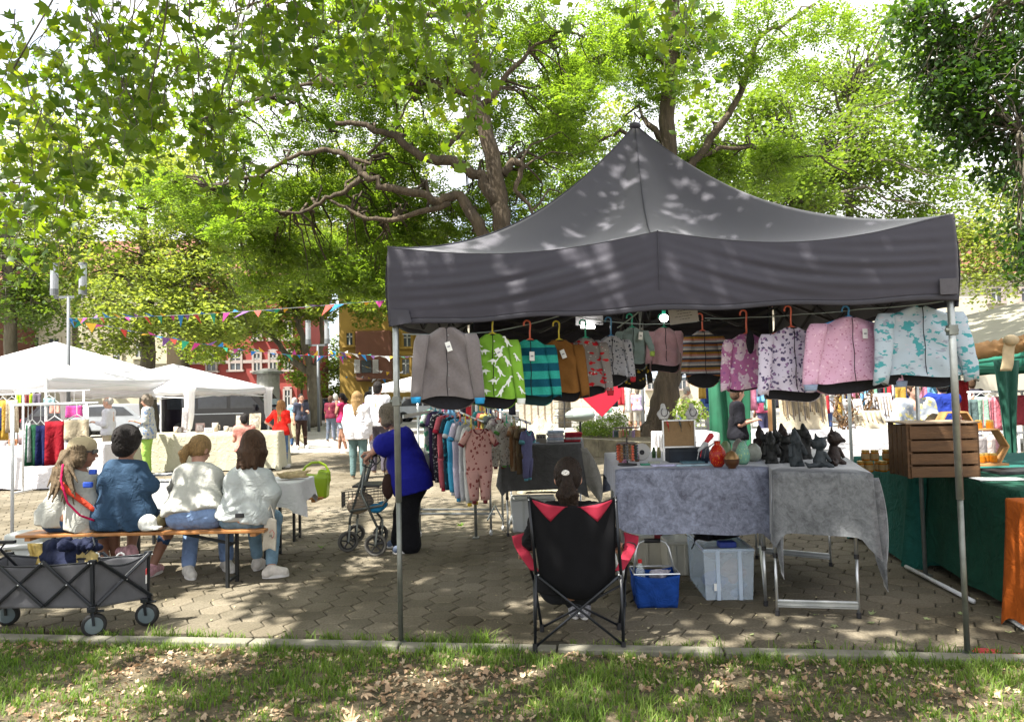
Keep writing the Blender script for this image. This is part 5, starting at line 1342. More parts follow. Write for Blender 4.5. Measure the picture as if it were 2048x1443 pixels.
# 2 dark short haired person in blue T-shirt
J = seatJ(W(248, 1030, BY), W(252, 922, BY), W(255, 883, BY), W(217, 960, BY), W(284, 957, BY), W(207, 1000, BY + .15), W(240, 990, BY + .42), W(304, 972, BY - .02), W(286, 974, BY + .24), .12,
   FT(270, 6.98, .50), FT(262, 6.75, .25), FT(345, 6.95, .48), FT(303, 6.80), FT(240, 6.9, .2), FT(318, 6.92, .035))
figure('dark haired person in a denim blue T-shirt, second from left on the bench', J,
  dict(top=dict(m=clothmat('denim_blue', (.026, .055, .10), .2), sleeve=.85, hem=.11, loose=.018, wr=(.006, 38, (.35, .1, 1))), bottom=dict(m=jeans, len=1.45), hair=(HD, 'fluffy'), shoes=mat('pink_white_shoe', (.55, .30, .33), .6, .5, 24), eyes=False),
  (.25, .97, -.08), True, 1.04, fat=.013, skin=SKT, fwd=(.05, 1), hands=(False, True))
# 3 blond ponytail, leaning on the table
J = seatJ(W(390, 1022, BY), W(396, 932, BY + .20), W(400, 898, BY + .28), W(366, 950, BY + .14), W(428, 951, BY + .14), W(352, 975, BY + .34), W(372, 975, BY + .6), W(446, 976, BY + .34), W(425, 975, BY + .6), .125,
   FT(385, 6.98, .50), FT(376, 6.72), FT(450, 7.0, .50), FT(452, 6.95), FT(384, 6.62, .035), FT(462, 6.85, .035))
figure('blond ponytailed person in white top and light blue jeans leaning on the table', J,
  dict(top=dict(m=offw, sleeve=1.9, hem=.04, loose=.014, wr=(.006, 46, (.1, .1, 1))), bottom=dict(m=ltjeans, len=1.9, loose=.016), hair=(HBL, 'pony'), hlen=.13, ptop=Vector((-.075, -.09, .03)), pdir=Vector((-.03, -.03, 0)), shoes=mat('beige_shoe', (.55, .53, .48), .6, .2, 24), eyes=False),
  (.4, .9, -.3), True, 1.0, fat=.016, fwd=(0, 1), hands=(False, False))
# 4 brown hair, white sweatshirt
def bag_extra(t, J, H, F, fr, fu): pass
J = seatJ(W(487, 1028, BY), W(500, 935, BY), W(507, 890, BY + .02), W(467, 960, BY), W(529, 956, BY), W(458, 990, BY + .2), W(480, 985, BY + .45), W(545, 985, BY - .02), W(538, 1022, BY + .06), .10,
   FT(505, 6.95, .50), FT(514, 6.95), FT(548, 6.88, .48), FT(541, 6.62), FT(522, 7.05, .035), FT(567, 6.66, .035))
figure('brown haired person in white sweatshirt and pale jeans at the right bench end', J,
  dict(top=dict(m=clothmat('cool_white', (.42, .45, .44), .05), sleeve=1.97, hem=.05, loose=.020, wr=(.006, 40, (.3, .1, 1))), bottom=dict(m=clothmat('faded_jeans', (.16, .26, .34), .3), len=1.85), hair=(HMB, 'bob'), hlen=.19, shoes=mat('colour_sneaker', (.60, .56, .50), .6, .3, 14), eyes=False,
   extra=[lambda t, J, H, F, fr, fu: MB().box(W(480, 1030, BY - .13), (.075, .03, .035), .1).build('phone', m_blackplastic, t, world=True, bevel=.003) and None]),
  (.35, .93, -.12), True, 1.0, fat=.006, fwd=(.1, 1))
# ---------------- woman in blue with the rollator
LY = 7.62
def LP(px, py, dy=0): return W(px, py, LY + dy)
J = dict(pel=LP(822, 958), neck=LP(798, 862), head=LP(777, 832), shL=LP(800, 878, -.15), shR=LP(800, 876, .16), elL=LP(757, 893, -.20), haL=LP(742, 908, -.17), elR=LP(765, 900, .2), haR=LP(742, 904, .18), hipL=LP(822, 968, -.09), hipR=LP(822, 966, .10),
   knL=LP(815, 1028, -.10), knR=LP(808, 1026, .12), anL=Vector((LP(824, 1085).x, LY - .10, .075)), anR=Vector((LP(798, 1078).x, LY + .16, .075)), toeL=Vector((LP(797, 1085).x, LY - .13, .035)), toeR=Vector((LP(776, 1078).x, LY + .16, .035)))
figure('grey haired woman in royal blue T-shirt and black trousers leaning on a rollator', J,
  dict(top=dict(m=clothmat('royal_blue', (.010, .012, .22), .12), sleeve=.72, hem=.12, loose=.03, wr=(.008, 36, (.5, .1, .8))), bottom=dict(m=clothmat('black_trousers', (.006, .006, .008), .2), len=1.97, flare=.035, loose=.02), hair=(HG, 'bob'), hlen=.09, shoes=mat('blue_grey_shoe', (.10, .13, .2), .7, .2, 20), curl=1.1),
  (-.95, .12, -.2), True, .98, fat=.045, skin=SK, fwd=(-1, .05))
# ---------------- woman in the camping chair
CY = 4.78
def CP(px, py, dy=0): return W(px, py, CY + dy)
def scrunch(t, J, H, F, fr, fu):
 c = CP(1131, 945, -.16); P = []
 for i in range(12):
  a = 2 * PI * i / 12; P.append(elp(c + Vector((.024 * math.cos(a), 0, .014 * math.sin(a))), .0085 if i % 2 else .0075) if False else elp(c + Vector((.017 * math.cos(a), 0, .010 * math.sin(a))), (.0085,) * 3))
 blob('scrunchie', P, mat('scrunchie_white', (.62, .6, .56), .8, .5, 90), t, .0045, .004)
J = dict(pel=CP(1140, 1165), neck=CP(1140, 1005), head=CP(1136, 955), shL=CP(1082, 1034), shR=CP(1200, 1032), elL=CP(1060, 1085, .03), haL=CP(1050, 1098, .28), elR=CP(1224, 1082, .03), haR=CP(1236, 1090, .28), hipL=CP(1112, 1172, .04), hipR=CP(1168, 1172, .04),
   knL=CP(1105, 1150, .50), knR=CP(1175, 1150, .50), anL=CP(1150, 1222, .52), anR=CP(1168, 1220, .50), toeL=CP(1148, 1240, .66), toeR=CP(1166, 1238, .62))
J['anL'].z = .075; J['anR'].z = .075; J['toeL'].z = .035; J['toeR'].z = .035
figure('woman with brown ponytail and white scrunchie sitting in the camping chair', J,
  dict(top=dict(m=clothmat('black_shirt', (.006, .006, .007), .2), sleeve=.92, hem=.05, loose=.016), bottom=dict(m=clothmat('black_jeans', (.015, .016, .02), .2), len=1.9), hair=(HB, 'pony'), hlen=.27, ptop=Vector((-.012, -.125, .02)), pdir=Vector((.03, -.02, 0)), shoes=mat('patterned_shoe', (.25, .25, .27), .6, .9, 60), eyes=False, extra=[scrunch]),
  (.05, .98, -.12), True, 1.0, fat=.0, fwd=(0, 1), hands=(True, True))
# ================================================================ beer benches and table
m_bench = mat('varnished_pine', (.36, .155, .045), .4, .25, 3, .2, 40, spec=.5, sx=(.4, 6, 6))
m_bframe = mat('bench_steel', (.018, .02, .022), .45, .2, 20, metal=.2)
def bench(label, c, rz, L=2.2, wd=.25, h=.48, name='beer_bench', cat='bench', leg_in=.32):
 t = thing(name, label, cat, (c.x, c.y, 0), rz)
 mb = MB(); n = 1 if wd < .3 else 2
 for i in range(n): mb.box((0, (i - (n - 1) / 2) * wd / n, h - .0135), (L, wd / n - .003, .027))
 mb.build('seat' if name == 'beer_bench' else 'tabletop', m_bench, t, bevel=.006)
 for sx in (-1, 1):
  mb = MB(); mb.box((sx * (L / 2 - .10), 0, h - .042), (.05, wd * .92, .028)); mb.build('end_batten', m_bench, t, bevel=.003)
  for sy in (-1, 1):
   mb = MB(); x = sx * (L / 2 - leg_in); y = sy * wd * .42; mb.bar((x, y, .0), (x, y, h - .03), .034, .026, up=(1, 0, 0)); mb.build('leg', m_bframe, t, bevel=.003)
  mb = MB(); x = sx * (L / 2 - leg_in)
  mb.bar((x, -wd * .42, .05), (x, wd * .42, .05), .02, .02); mb.build('cross_bar', m_bframe, t); mb = MB(); mb.bar((x, -wd * .42, h * .72), (x, wd * .42, h * .72), .018, .018); mb.bar((x, 0, h * .72), (x - sx * .42, 0, h - .04), .016, .024)
  mb.build('cross_bar', m_bframe, t)
 return t
def onpx(px, Y): return Vector((W(px, 1000, Y).x, Y, 0))
bench('varnished beer bench with four people sitting on it, behind the folding wagon', onpx(293, 6.43), R(-.6), 2.12)
tb = bench('beer table under a white cloth in front of the seated people', onpx(400, 7.42), R(-1), 2.1, .5, .77, 'beer_table', 'table')
bench('second beer bench beyond the table, carrying the green watering can', onpx(455, 8.35), R(-1), 2.2)
def cloth_over(name, label, cat, corners, z, drops, amp, mt, seed=0, flare=.03, group=None, freq=9, crease=None, parent=None, top_amp=.002, solid=0, pinch=None, hemwave=.02):
 "cloth lying on a table top: corners (4, counter-clockwise from front-left), drops front,right,back,left"
 g = random.Random(seed); C = [Vector((c[0], c[1], z)) for c in corners]; per = []
 for s_ in range(4):
  a, b = C[s_], C[(s_ + 1) % 4]; n = max(8, int((b - a).length / .035)); d = (b - a).normalized(); nn = Vector((d.y, -d.x, 0))
  for i in range(n):
   t = i / n; p = a.lerp(b, t); e = min(t, 1 - t) * (b - a).length
   dr = drops[s_]; w_ = max(0, 1 - e / .10)
   od = drops[(s_ - 1) % 4] if t < .5 else drops[(s_ + 1) % 4]
   pn = Vector((C[(s_ - 1) % 4] - a)).normalized() * -1 if t < .5 else Vector((C[(s_ + 2) % 4] - b)).normalized() * -1
   n2 = (nn + pn * w_ * .9).normalized() if e < .10 else nn
   dd = lerp(dr, (dr + od) / 2 + .10, w_ ** 2)
   per.append((p, n2, dd, w_))
 m = len(per); rows = 16; ctr = sum(C, Vector()) / 4; vs = []; fs = []; L = 0; acc = []
 for i in range(m): acc.append(L); L += (per[(i + 1) % m][0] - per[i][0]).length
 ph = [g.uniform(0, 6.28) for _ in range(4)]
 for j in range(rows + 1):
  v = j / rows
  for i, (p, nn, dd, w_) in enumerate(per):
   s_ = acc[i]; rp = (math.sin(s_ * freq + ph[0] + .8 * math.sin(s_ * freq * .37 + ph[2])) * .6 + math.sin(s_ * freq * 2.3 + ph[1]) * .4)
   o = .006 + flare * v ** 1.3 * (1 + w_ * 1.2) + amp * rp * v ** .8
   zz = z + .004 - dd * v * (1 + hemwave * math.sin(s_ * 3.1 + ph[3]) + .4 * hemwave * math.sin(s_ * 9));
   if j == 0: o = 0; zz = z + .004
   if j == 1: o = .008; zz = z - .006
   vs.append((p.x + nn.x * o, p.y + nn.y * o, zz))
 for j in range(rows):
  for i in range(m): i2 = (i + 1) % m; fs.append((j * m + i, j * m + i2, (j + 1) * m + i2, (j + 1) * m + i))
 # inner top rings
 prev = list(range(m)); b = len(vs)
 for k, q in enumerate((.75, .5, .25)):
  for i in range(m): p = ctr.lerp(per[i][0], q); vs.append((p.x, p.y, z + .004 + top_amp * math.sin(p.x * 17 + p.y * 11)))
  cur = [b + k * m + i for i in range(m)]
  for i in range(m): fs.append((cur[i], cur[(i + 1) % m], prev[(i + 1) % m], prev[i]))
  prev = cur
 vs.append((ctr.x, ctr.y, z + .004)); ci = len(vs) - 1
 for i in range(m): fs.append((ci, prev[(i + 1) % m], prev[i]))
 base = Vector((ctr.x, ctr.y, z))
 o = make(name, vs, fs, mt, parent, smooth=True, world=True, loc=None if parent else base, solid=solid)
 if cat: tag(o, label, cat, group)
 return o
m_whitecloth = clothmat('white_tablecloth', (.60, .60, .60), .04)
c = onpx(400, 7.42); q = [Vector((c.x - 1.07, c.y - .25)), Vector((c.x + 1.07, c.y - .29)), Vector((c.x + 1.07, c.y + .25)), Vector((c.x - 1.07, c.y + .27))]
cloth_over('tablecloth', 'white cloth draped over the beer table in front of the seated people', 'tablecloth', q, .772, (.22, .17, .2, .2), .012, m_whitecloth, 4, .03, hemwave=.12)
# crumpled beige cloth on the table end
def lump(name, label, cat, c, rx, ry, rz_, mt, seed, n=14, res=.010, group=None):
 g = random.Random(seed); P = [elp((c.x, c.y, c.z + rz_ * .35), (rx * .8, ry * .8, rz_ * .6))]
 for i in range(n):
  a = g.uniform(0, 6.28); k = g.uniform(.3, .95); p = Vector((c.x + rx * k * math.cos(a), c.y + ry * k * math.sin(a), c.z + rz_ * g.uniform(.1, .7))); b = g.uniform(0, 3.1)
  e = p + Vector((math.cos(b) * rx * .4, math.sin(b) * ry * .4, g.uniform(-.01, .02))); e.z = max(e.z, c.z + .012); P.append(cap(p, e, .016, .010))
 v, f = sdf(P, res, .02, cuts=[(c, (0, 0, -1))], wr=(.005, 110, (.6, .3, .7)))
 return tag(make(name, v, f, mt, None, smooth=True, world=True, loc=c), label, cat, group)
lump('cloth_bundle', 'crumpled beige and brown cloth lying on the right end of the white covered table', 'cloth', W(583, 955, 7.38) * 1 + Vector((0, 0, 0)), .15, .10, .07, clothmat('beige_bundle', (.40, .31, .17), .35), 3)
# dark papers on the table
t = thing('magazine', 'flat dark magazine on the white table between the seated people', 'magazine', W(332, 949, 7.42)); mb = MB(); mb.box((0, 0, .005), (.34, .22, .01), .2); mb.build('pages', mat('magazine_dark', (.03, .035, .05), .3, .5, 8), t, bevel=.002)
mb = MB(); mb.box((-.03, -.02, .014), (.16, .12, .006), -.1); mb.build('booklet', m_whitecloth, t)
# watering can
t = thing('watering_can', 'lime green plastic watering can with tall arched handle on the second bench', 'watering can', W(628, 992, 8.35) )
m_lime = mat('lime_plastic', (.30, .44, .015), .35, .1, 12, 0, spec=.5, trans=.15)
blob('tank', [rbox((.015, 0, .115), (.125, .055, .10), Matrix.Rotation(R(5), 3, 'Y'), .025), rbox((.10, 0, .20), (.04, .045, .07), Matrix.Rotation(R(15), 3, 'Y'), .02)], m_lime, t, .008, .03, world=False)
mb = MB(); pts = [Vector((-.14, 0, .21)), Vector((-.13, 0, .27)), Vector((-.09, 0, .33)), Vector((-.02, 0, .375)), Vector((.06, 0, .38)), Vector((.13, 0, .345)), Vector((.175, 0, .27)), Vector((.18, 0, .18)), Vector((.15, 0, .11)), Vector((.12, 0, .07))]
mb.tube(wiggle(pts, 0, 1, 3), .014, 8); mb.build('handle', m_lime, t, smooth=True)
mb = MB(); mb.tube([Vector((-.10, 0, .05)), Vector((-.2, 0, .12)), Vector((-.30, 0, .22))], [.02, .016, .012], 8); mb.build('spout', m_lime, t, smooth=True)
# small things on the bench between people
blob('cap_hat', [elp((0, 0, .05), (.085, .07, .075)), rbox((.06, -.03, .01), (.06, .04, .003), None, .008)], clothmat('white_hat', (.60, .60, .56), .05), None, .009, .03, world=False, loc=W(295, 1057, 6.36)); o = bpy.data.objects['cap_hat']; o.name = 'sun_hat'; tag(o, 'small white sun hat on the bench edge between the second and third person', 'hat')
t = thing('shoulder_bag', 'olive brown bag slumped on the bench left of the light blue jeans', 'bag', W(325, 1052, 6.40)); blob('pouch', [cap((-.02, 0, .03), (.05, 0, .15), .045, .035), cap((-.05, 0, .02), (.0, .02, .05), .04, .04)], clothmat('olive_bag', (.07, .06, .03), .3), t, .009, .03, world=False)
mb = MB(); mb.tube([(.04, 0, .17), (.07, .03, .24), (.03, .06, .2)], .006, 5); mb.build('strap', clothmat('olive_bag', (.07, .06, .03)), t)
t = thing('tote_bag', 'cream cotton tote bag with red heart line hanging from the bench end', 'bag', W(541, 1040, 6.40)); mt = clothmat('cream_tote', (.50, .46, .38), .1)
mb = MB(); mb.grid(lambda u, v: Vector(((u - .5) * lerp(.10, .115, v) - .01 * v, -.02 * math.sin(u * 5 + v * 3) * v, -.26 * v + .02 * math.sin(u * 3))), 14, 16); mb.build('body', mt, t, smooth=True, solid=.014)
mb = MB(); mb.tube([(-.03, 0, 0), (-.015, 0, .09), (.0, 0, .13), (.02, 0, .08), (.035, 0, 0)], .006, 5); mb.build('handle', mt, t)
mb = MB(); mb.tube([(.0, -.034, -.10), (.025, -.036, -.075), (.042, -.036, -.10), (.038, -.036, -.13), (.02, -.038, -.15)], .0025, 4); mb.build('heart_print', mat('heart_red', (.5, .03, .05), .8, .1, 9), t)
def glyph(mb, segs, o, s, y):
 for a, b in segs: mb.bar((o[0] + a[0] * s, y, o[1] + a[1] * s), (o[0] + b[0] * s, y, o[1] + b[1] * s), .0035, .002)
mb = MB(); glyph(mb, [((0, 0), (.4, 1)), ((.4, 1), (.8, 0)), ((.2, .4), (.6, .4))], (.0, -.135), .022, -.042); glyph(mb, [((0, 0), (0, 1)), ((0, 0), (.5, 0))], (.022, -.135), .022, -.042); mb.build('lettering', mat('ink', (.03, .03, .04)), t)
# ================================================================ folding wagon
m_wag = mat('wagon_canvas', (.085, .085, .092), .85, .14, 9, .35, 260, dist=.003); m_wagf = mat('wagon_frame', (.010, .012, .016), .35, .2, 12, metal=.1); m_rub = mat('rubber', (.014, .014, .014), .75, .2, 20); m_hub = mat('grey_hub', (.10, .13, .14), .5, .1, 10)
def gz(px, py, z=0): return G(px, py, z)
wNR = gz(192, 1268); wFR = gz(302, 1248)             # right wheels: near, far
wagon = thing('folding_wagon', 'dark grey folding hand wagon with black cross frame, loaded with bags, at the left edge', 'wagon', (W(90, 1250, 5.3).x, 5.3, 0))
axd = Vector((1, -.02, 0)).normalized()
A = G(188, 1272); Bc = G(300, 1250); wd = (Bc - A); Lw = 1.05
dirL = Vector((-wd.y, wd.x, 0)).normalized(); dirL = Vector((-.995, .02, 0)) if dirL.x > 0 else dirL
dirL = Vector((-1, .08, 0)).normalized()
z0, z1 = .21, .50
nr, fr_ = A + Vector((-.0, .0, 0)), Bc + Vector((-.02, 0, 0))
nl, fl_ = nr + dirL * Lw, fr_ + dirL * Lw
TOPO = Vector((0, 0, z1))
def wz(p, z): return Vector((p.x, p.y, z))
def panel(a, b, sag, nm, lowsag=.0):
 mb = MB(); mb.grid(lambda u, v: wz(a.lerp(b, u), lerp(z0 - .02, z1, v) - sag * math.sin(PI * u) * v - lowsag * math.sin(PI * u) * (1 - v)) + Vector((-.012 * math.sin(PI * v) * (b - a).normalized().y, .012 * math.sin(PI * v) * 1, 0)) * math.sin(PI * u) * .6 + Vector((0, .004 * math.sin(u * 14 + v * 6), 0)), 34, 14)
 return mb.build(nm, m_wag, wagon, world=True, smooth=True, solid=.003)
panel(nl, nr, .03, 'side_panel'); panel(nr, fr_, .05, 'end_panel'); panel(fl_, fr_, .03, 'side_panel'); panel(nl, fl_, .05, 'end_panel')
mb = MB(); mb.add([wz(nl, z0 - .01), wz(nr, z0 - .01), wz(fr_, z0 - .01), wz(fl_, z0 - .01)], [(0, 1, 2, 3)]); mb.build('floor_panel', m_wag, wagon, world=True, solid=.006)
for a, b, s_ in ((nl, nr, .03), (nr, fr_, .05), (fl_, fr_, .03), (nl, fl_, .05)):
 mb = MB(); mb.tube([wz(a.lerp(b, i / 16), z1 + .002 - s_ * math.sin(PI * i / 16)) for i in range(17)], .007, 6); mb.build('edge_binding', m_wagf, wagon, world=True, smooth=True)
off = Vector((0, -.018, 0))
def xframe(a, b, n, o_):
 for i in range(n):
  p, q_ = a.lerp(b, i / n), a.lerp(b, (i + 1) / n)
  mb = MB(); mb.bar(wz(p, z0) + o_, wz(q_, z1 + .01) + o_, .022, .016, up=(0, 1, 0)); mb.build('cross_bar', m_wagf, wagon, world=True, bevel=.004)
  mb = MB(); mb.bar(wz(p, z1 + .01) + o_ * 1.6, wz(q_, z0) + o_ * 1.6, .022, .016, up=(0, 1, 0)); mb.build('cross_bar', m_wagf, wagon, world=True, bevel=.004)
  mb = MB(); c_ = wz(p.lerp(q_, .5), (z0 + z1) / 2) + o_ * 2.1
  for e in (c_, wz(q_, z1 - .0) + o_ * 1.9 + Vector((-.02, 0, 0)), wz(q_, z1) + o_ * 1.9): mb = MB(); mb.ell(e, (.006, .004, .006), 8, 5); mb.build('rivet', m_alu, wagon, world=True)
xframe(nl, nr, 3, off); xframe(fl_, fr_, 3, -off); xframe(nr, fr_, 1, Vector((.02, 0, 0)))
for p in (nl, nr, fl_, fr_):
 mb = MB(); o_ = off if p in (nl, nr) else -off; mb.bar(wz(p, .14) + o_, wz(p, z1) + o_, .024, .02, up=(1, 0, 0)); mb.box(wz(p, z1 + .005) + o_, (.05, .03, .03)); mb.box(wz(p, z0 - .02) + o_, (.06, .036, .04)); mb.build('post', m_wagf, wagon, world=True, bevel=.004)
for p, yaw, py in ((nr, .5, 0), (fr_, .15, 0), (nl, .1, 0), (fl_, .2, 0)):
 c_ = wz(p, .0785) + Vector((.0, 0, 0)); M = Matrix.Rotation(yaw, 3, 'Z') @ Matrix.Rotation(PI / 2, 3, 'X')
 mb = MB(); rr = .078; mb.lathe([(rr * .72, -.022), (rr * .93, -.024), (rr, -.014), (rr, .014), (rr * .93, .024), (rr * .72, .022)], c_, 28, M=M); wh = mb.build('wheel', m_rub, wagon, world=True, smooth=True)
 mb = MB(); mb.lathe([(.005, -.026), (rr * .3, -.026), (rr * .34, -.019), (rr * .66, -.017), (rr * .72, -.023), (rr * .73, .0), (rr * .72, .023), (rr * .3, .026), (.005, .026)], c_, 20, M=M); mb.build('hub', m_hub, wh, world=True)
 mb = MB()
 for sy in (-1, 1): mb.bar(c_ + M @ Vector((0, 0, .034 * sy)), c_ + M @ Vector((0, 0, .034 * sy)) + Vector((-.012, 0, .10)), .02, .006)
 mb.box(c_ + Vector((-.01, 0, .105)), (.05, .075, .03), yaw); mb.box(c_ + M @ Vector((.02, 0, .0)) + Vector((.02, 0, .09)), (.05, .03, .012), yaw); mb.build('fork', m_wagf, wh, world=True, bevel=.003)
c_ = wz(nr, z1 - .02) + off * 1.5; mb = MB(); mb.bar(c_ + Vector((0, -.006, 0)), c_ + Vector((0.01, -.012, -.17)), .022, .004); mb.build('strap', m_wagf, wagon, world=True)
c_ = wz(fr_, z1 - .05) + Vector((.02, -.05, 0)); mb = MB(); mb.box(c_ - Vector((0, 0, .06)), (.004, .03, .04), .3); mb.build('label_patch', mat('red_label', (.45, .04, .04), .8, .1, 20), wagon, world=True)
mb = MB(); mb.box(c_ - Vector((0, 0, .11)), (.004, .03, .06), .3); mb.build('label_patch', m_tag, wagon, world=True)
# pull handle, at the left
mb = MB(); e = W(12, 1083, 5.2); mb.tube([wz(nl, .3) + Vector((.45, .2, 0)), e + Vector((-.04, 0, -.05)), e], .010, 6); mb.box(e + Vector((0, 0, 0)), (.13, .03, .022)); mb.build('pull_handle', m_wagf, wagon, world=True, bevel=.004)
# load of the wagon
mid = (nr + fl_) / 2
t = thing('rucksack', 'dark navy crumpled bag lying in the folding wagon', 'bag', W(130, 1125, 5.42)); g = random.Random(4); P = []
for i in range(16): a = W(lerp(88, 178, g.random()), g.uniform(1084, 1130), 5.42 + g.gauss(0, .06)); P.append(cap(a, a + Vector((g.uniform(.03, .10), g.gauss(0, .03), g.uniform(-.02, .035))), .045, .022))
P.append(elp(W(132, 1115, 5.42), (.15, .10, .09))); P.append(cap(W(150, 1085, 5.42), W(188, 1076, 5.40), .028, .014)); blob('body', P, clothmat('navy_nylon', (.012, .016, .04), .3), t, .009, .025, wr=(.006, 70, (.3, .4, 1)))
mb = MB(); mb.tube([W(186, 1074, 5.38), W(190, 1090, 5.33), W(170, 1108, 5.30)], .006, 5); mb.build('strap', m_wagf, t, world=True)
t = thing('carrier_bag', 'yellow printed carrier bag in the folding wagon beside the navy bag', 'bag', W(72, 1110, 5.40)); mb = MB(); mb.grid(lambda u, v: W(lerp(60, 86, u) + 3 * math.sin(v * 5), lerp(1128, 1086, v), 5.40 + .02 * math.sin(u * 6)), 10, 10); mb.build('body', mat('yellow_bag', (.50, .36, .10), .6, .5, 22), t, world=True, smooth=True, solid=.02)
t = thing('carrier_bag', 'second yellow paper bag at the right inside the folding wagon', 'bag', W(172, 1120, 5.38)); mb = MB(); mb.grid(lambda u, v: W(lerp(152, 196, u), lerp(1128, 1103 - 6 * math.sin(u * 4), v), 5.36 + .02 * math.sin(u * 6)), 10, 8); mb.build('body', mat('yellow_bag2', (.42, .32, .12), .6, .3, 22), t, world=True, smooth=True, solid=.02)
for i, (px, lb) in enumerate(((190, 'left white plastic hook showing above the wagon side'), (240, 'right white plastic hook showing above the wagon side'))):
 mb = MB(); p = W(px, 1112, 5.36); pts = [p + Vector((-.07, 0, -.05)), p + Vector((-.02, 0, -.005))] + [p + Vector((.012 + .022 * math.sin(a), 0, .022 * (1 - math.cos(a)) * .9)) for a in (0, .6, 1.2, 1.8, 2.4, 3.0)] + [p + Vector((-.008, 0, .02))]
 tag(mb.build('white_hook', m_tag, None, world=True, smooth=True, loc=p), lb, 'hook') if False else None
 m2 = MB(); m2.tube([p + Vector((-.085, 0, -.055)), p + Vector((-.035, 0, -.01)), p + Vector((-.01, 0, .018)), p + Vector((.008, 0, .026)), p + Vector((.026, 0, .018)), p + Vector((.03, 0, .0)), p + Vector((.026, 0, -.012))], .0065, 7)
 tag(m2.build('plastic_hook', m_tag, None, world=True, smooth=True, loc=p), lb, 'hook')
for i, (a, b, lb) in enumerate(((W(0, 1093, 5.5), W(86, 1086, 5.5), 'white slat lying across the left end of the wagon'), (W(34, 1125, 5.45), W(72, 1100, 5.42), 'short pale slat leaning in the wagon next to the yellow bag'))):
 mb = MB(); mb.bar(a, b, .02, .012); tag(mb.build('slat', m_tag, None, world=True, loc=a, bevel=.002), lb, 'slat')
# white cushion-like roll and lilac board behind the wagon, foot of the trouser rack
t = thing('cool_box', 'pale grey flat box with rounded lid on the ground behind the wagon', 'box', Vector((W(62, 1080, 7.0).x, 7.0, 0))); c_ = W(62, 1078, 7.0)
blob('case', [rbox(c_, (.15, .10, .045), None, .03)], mat('grey_white_case', (.50, .52, .50), .5, .05, 9), t, .012, .02)
mb = MB(); mb.box((c_.x, c_.y, c_.z / 2 - .03), (.26, .16, c_.z - .10)); mb.build('crate', mat('grey_white_case', (.5, .52, .5)), t, world=True)
# ================================================================ rollator
m_roll = mat('rollator_grey', (.13, .14, .13), .35, .1, 10, metal=.5); rol = thing('rollator', 'grey four wheeled rollator with wire basket in front of the woman in blue', 'rollator', Vector((W(730, 1090, 7.55).x, 7.6, 0)))
def wheel(px, Y, rr, yaw, steel=True):
 c_ = Vector((W(px, 1070, Y).x, Y, rr)); M = Matrix.Rotation(yaw, 3, 'Z') @ Matrix.Rotation(PI / 2, 3, 'X')
 mb = MB(); n = 28; pts = [c_ + M @ Vector(((rr - .014) * math.cos(2 * PI * i / n), (rr - .014) * math.sin(2 * PI * i / n), 0)) for i in range(n)]; mb.tube(pts, .014, 8, closed=True); wh = mb.build('wheel', mat('rollator_tyre', (.10, .095, .085), .8, .2, 20), rol, world=True, smooth=True)
 mb = MB(); pts = [c_ + M @ Vector(((rr - .033) * math.cos(2 * PI * i / n), (rr - .033) * math.sin(2 * PI * i / n), 0)) for i in range(n)]; mb.tube(pts, .009, 6, closed=True)
 for k in range(5): a = 2 * PI * k / 5 + .4; mb.bar(c_, c_ + M @ Vector(((rr - .03) * math.cos(a), (rr - .03) * math.sin(a), 0)), .02, .014)
 mb.ell(c_, .02); mb.build('rim', m_blackplastic, wh, world=True)
 mb = MB(); top = c_ + Vector((0.02, 0, rr + .06))
 for sy in (-.025, .025): mb.bar(c_ + M @ Vector((0, 0, sy)), top + M @ Vector((0, 0, sy)) * .4, .018, .006)
 mb.ell(c_ + M @ Vector((0, 0, .03)), .008); mb.build('fork', m_roll, wh, world=True); return top
t1 = wheel(696, 7.62, .108, .45); t2 = wheel(751, 7.38, .112, .05); t3 = wheel(761, 7.95, .105, .9); t4 = wheel(712, 8.1, .10, .4)
def RP(px, py, Y): return W(px, py, Y)
hL, hR = RP(735, 912, 7.5), RP(748, 905, 7.9)
for top, h, Yo, s_ in ((t1, hL, 7.5, 0), (t2, hL, 7.5, 1), (t4, hR, 7.95, 0), (t3, hR, 7.95, 1)):
 mb = MB(); mb.tube([top, top + Vector((0, 0, .05)), h.lerp(top, .35) , h.lerp(top, .05)] if s_ == 0 else [top, RP(722, 985, Yo), h.lerp(RP(722, 985, Yo), .3)], .013, 8); mb.build('frame_tube', m_roll, rol, world=True, smooth=True)
mb = MB(); mb.tube([RP(700, 1022, 7.55), RP(765, 1010, 7.5), RP(782, 985, 7.5)], .014, 8); mb.tube([RP(708, 1018, 8.0), RP(770, 1005, 7.98), RP(784, 985, 7.9)], .014, 8); mb.tube([RP(782, 985, 7.5), RP(784, 985, 7.9)], .012, 6); mb.build('lower_tube', m_roll, rol, world=True, smooth=True)
mb = MB(); mb.box(RP(738, 968, 7.75), (.28, .36, .025)); mb.build('seat', m_blackplastic, rol, world=True, bevel=.008)
for h in (hL, hR):
 mb = MB(); mb.tube([h + Vector((-.03, 0, .0)), h + Vector((.10, 0, .012))], .019, 8); gp = mb.build('grip', m_blackplastic, rol, world=True, smooth=True)
 mb = MB(); mb.tube([h + Vector((-.04, 0, -.02)), h + Vector((-.05, 0, -.09)), h + Vector((.03, 0, -.12)), h + Vector((.07, 0, -.08)), h + Vector((.05, 0, -.03))], .008, 6); mb.build('brake_lever', m_blackplastic, gp, world=True)
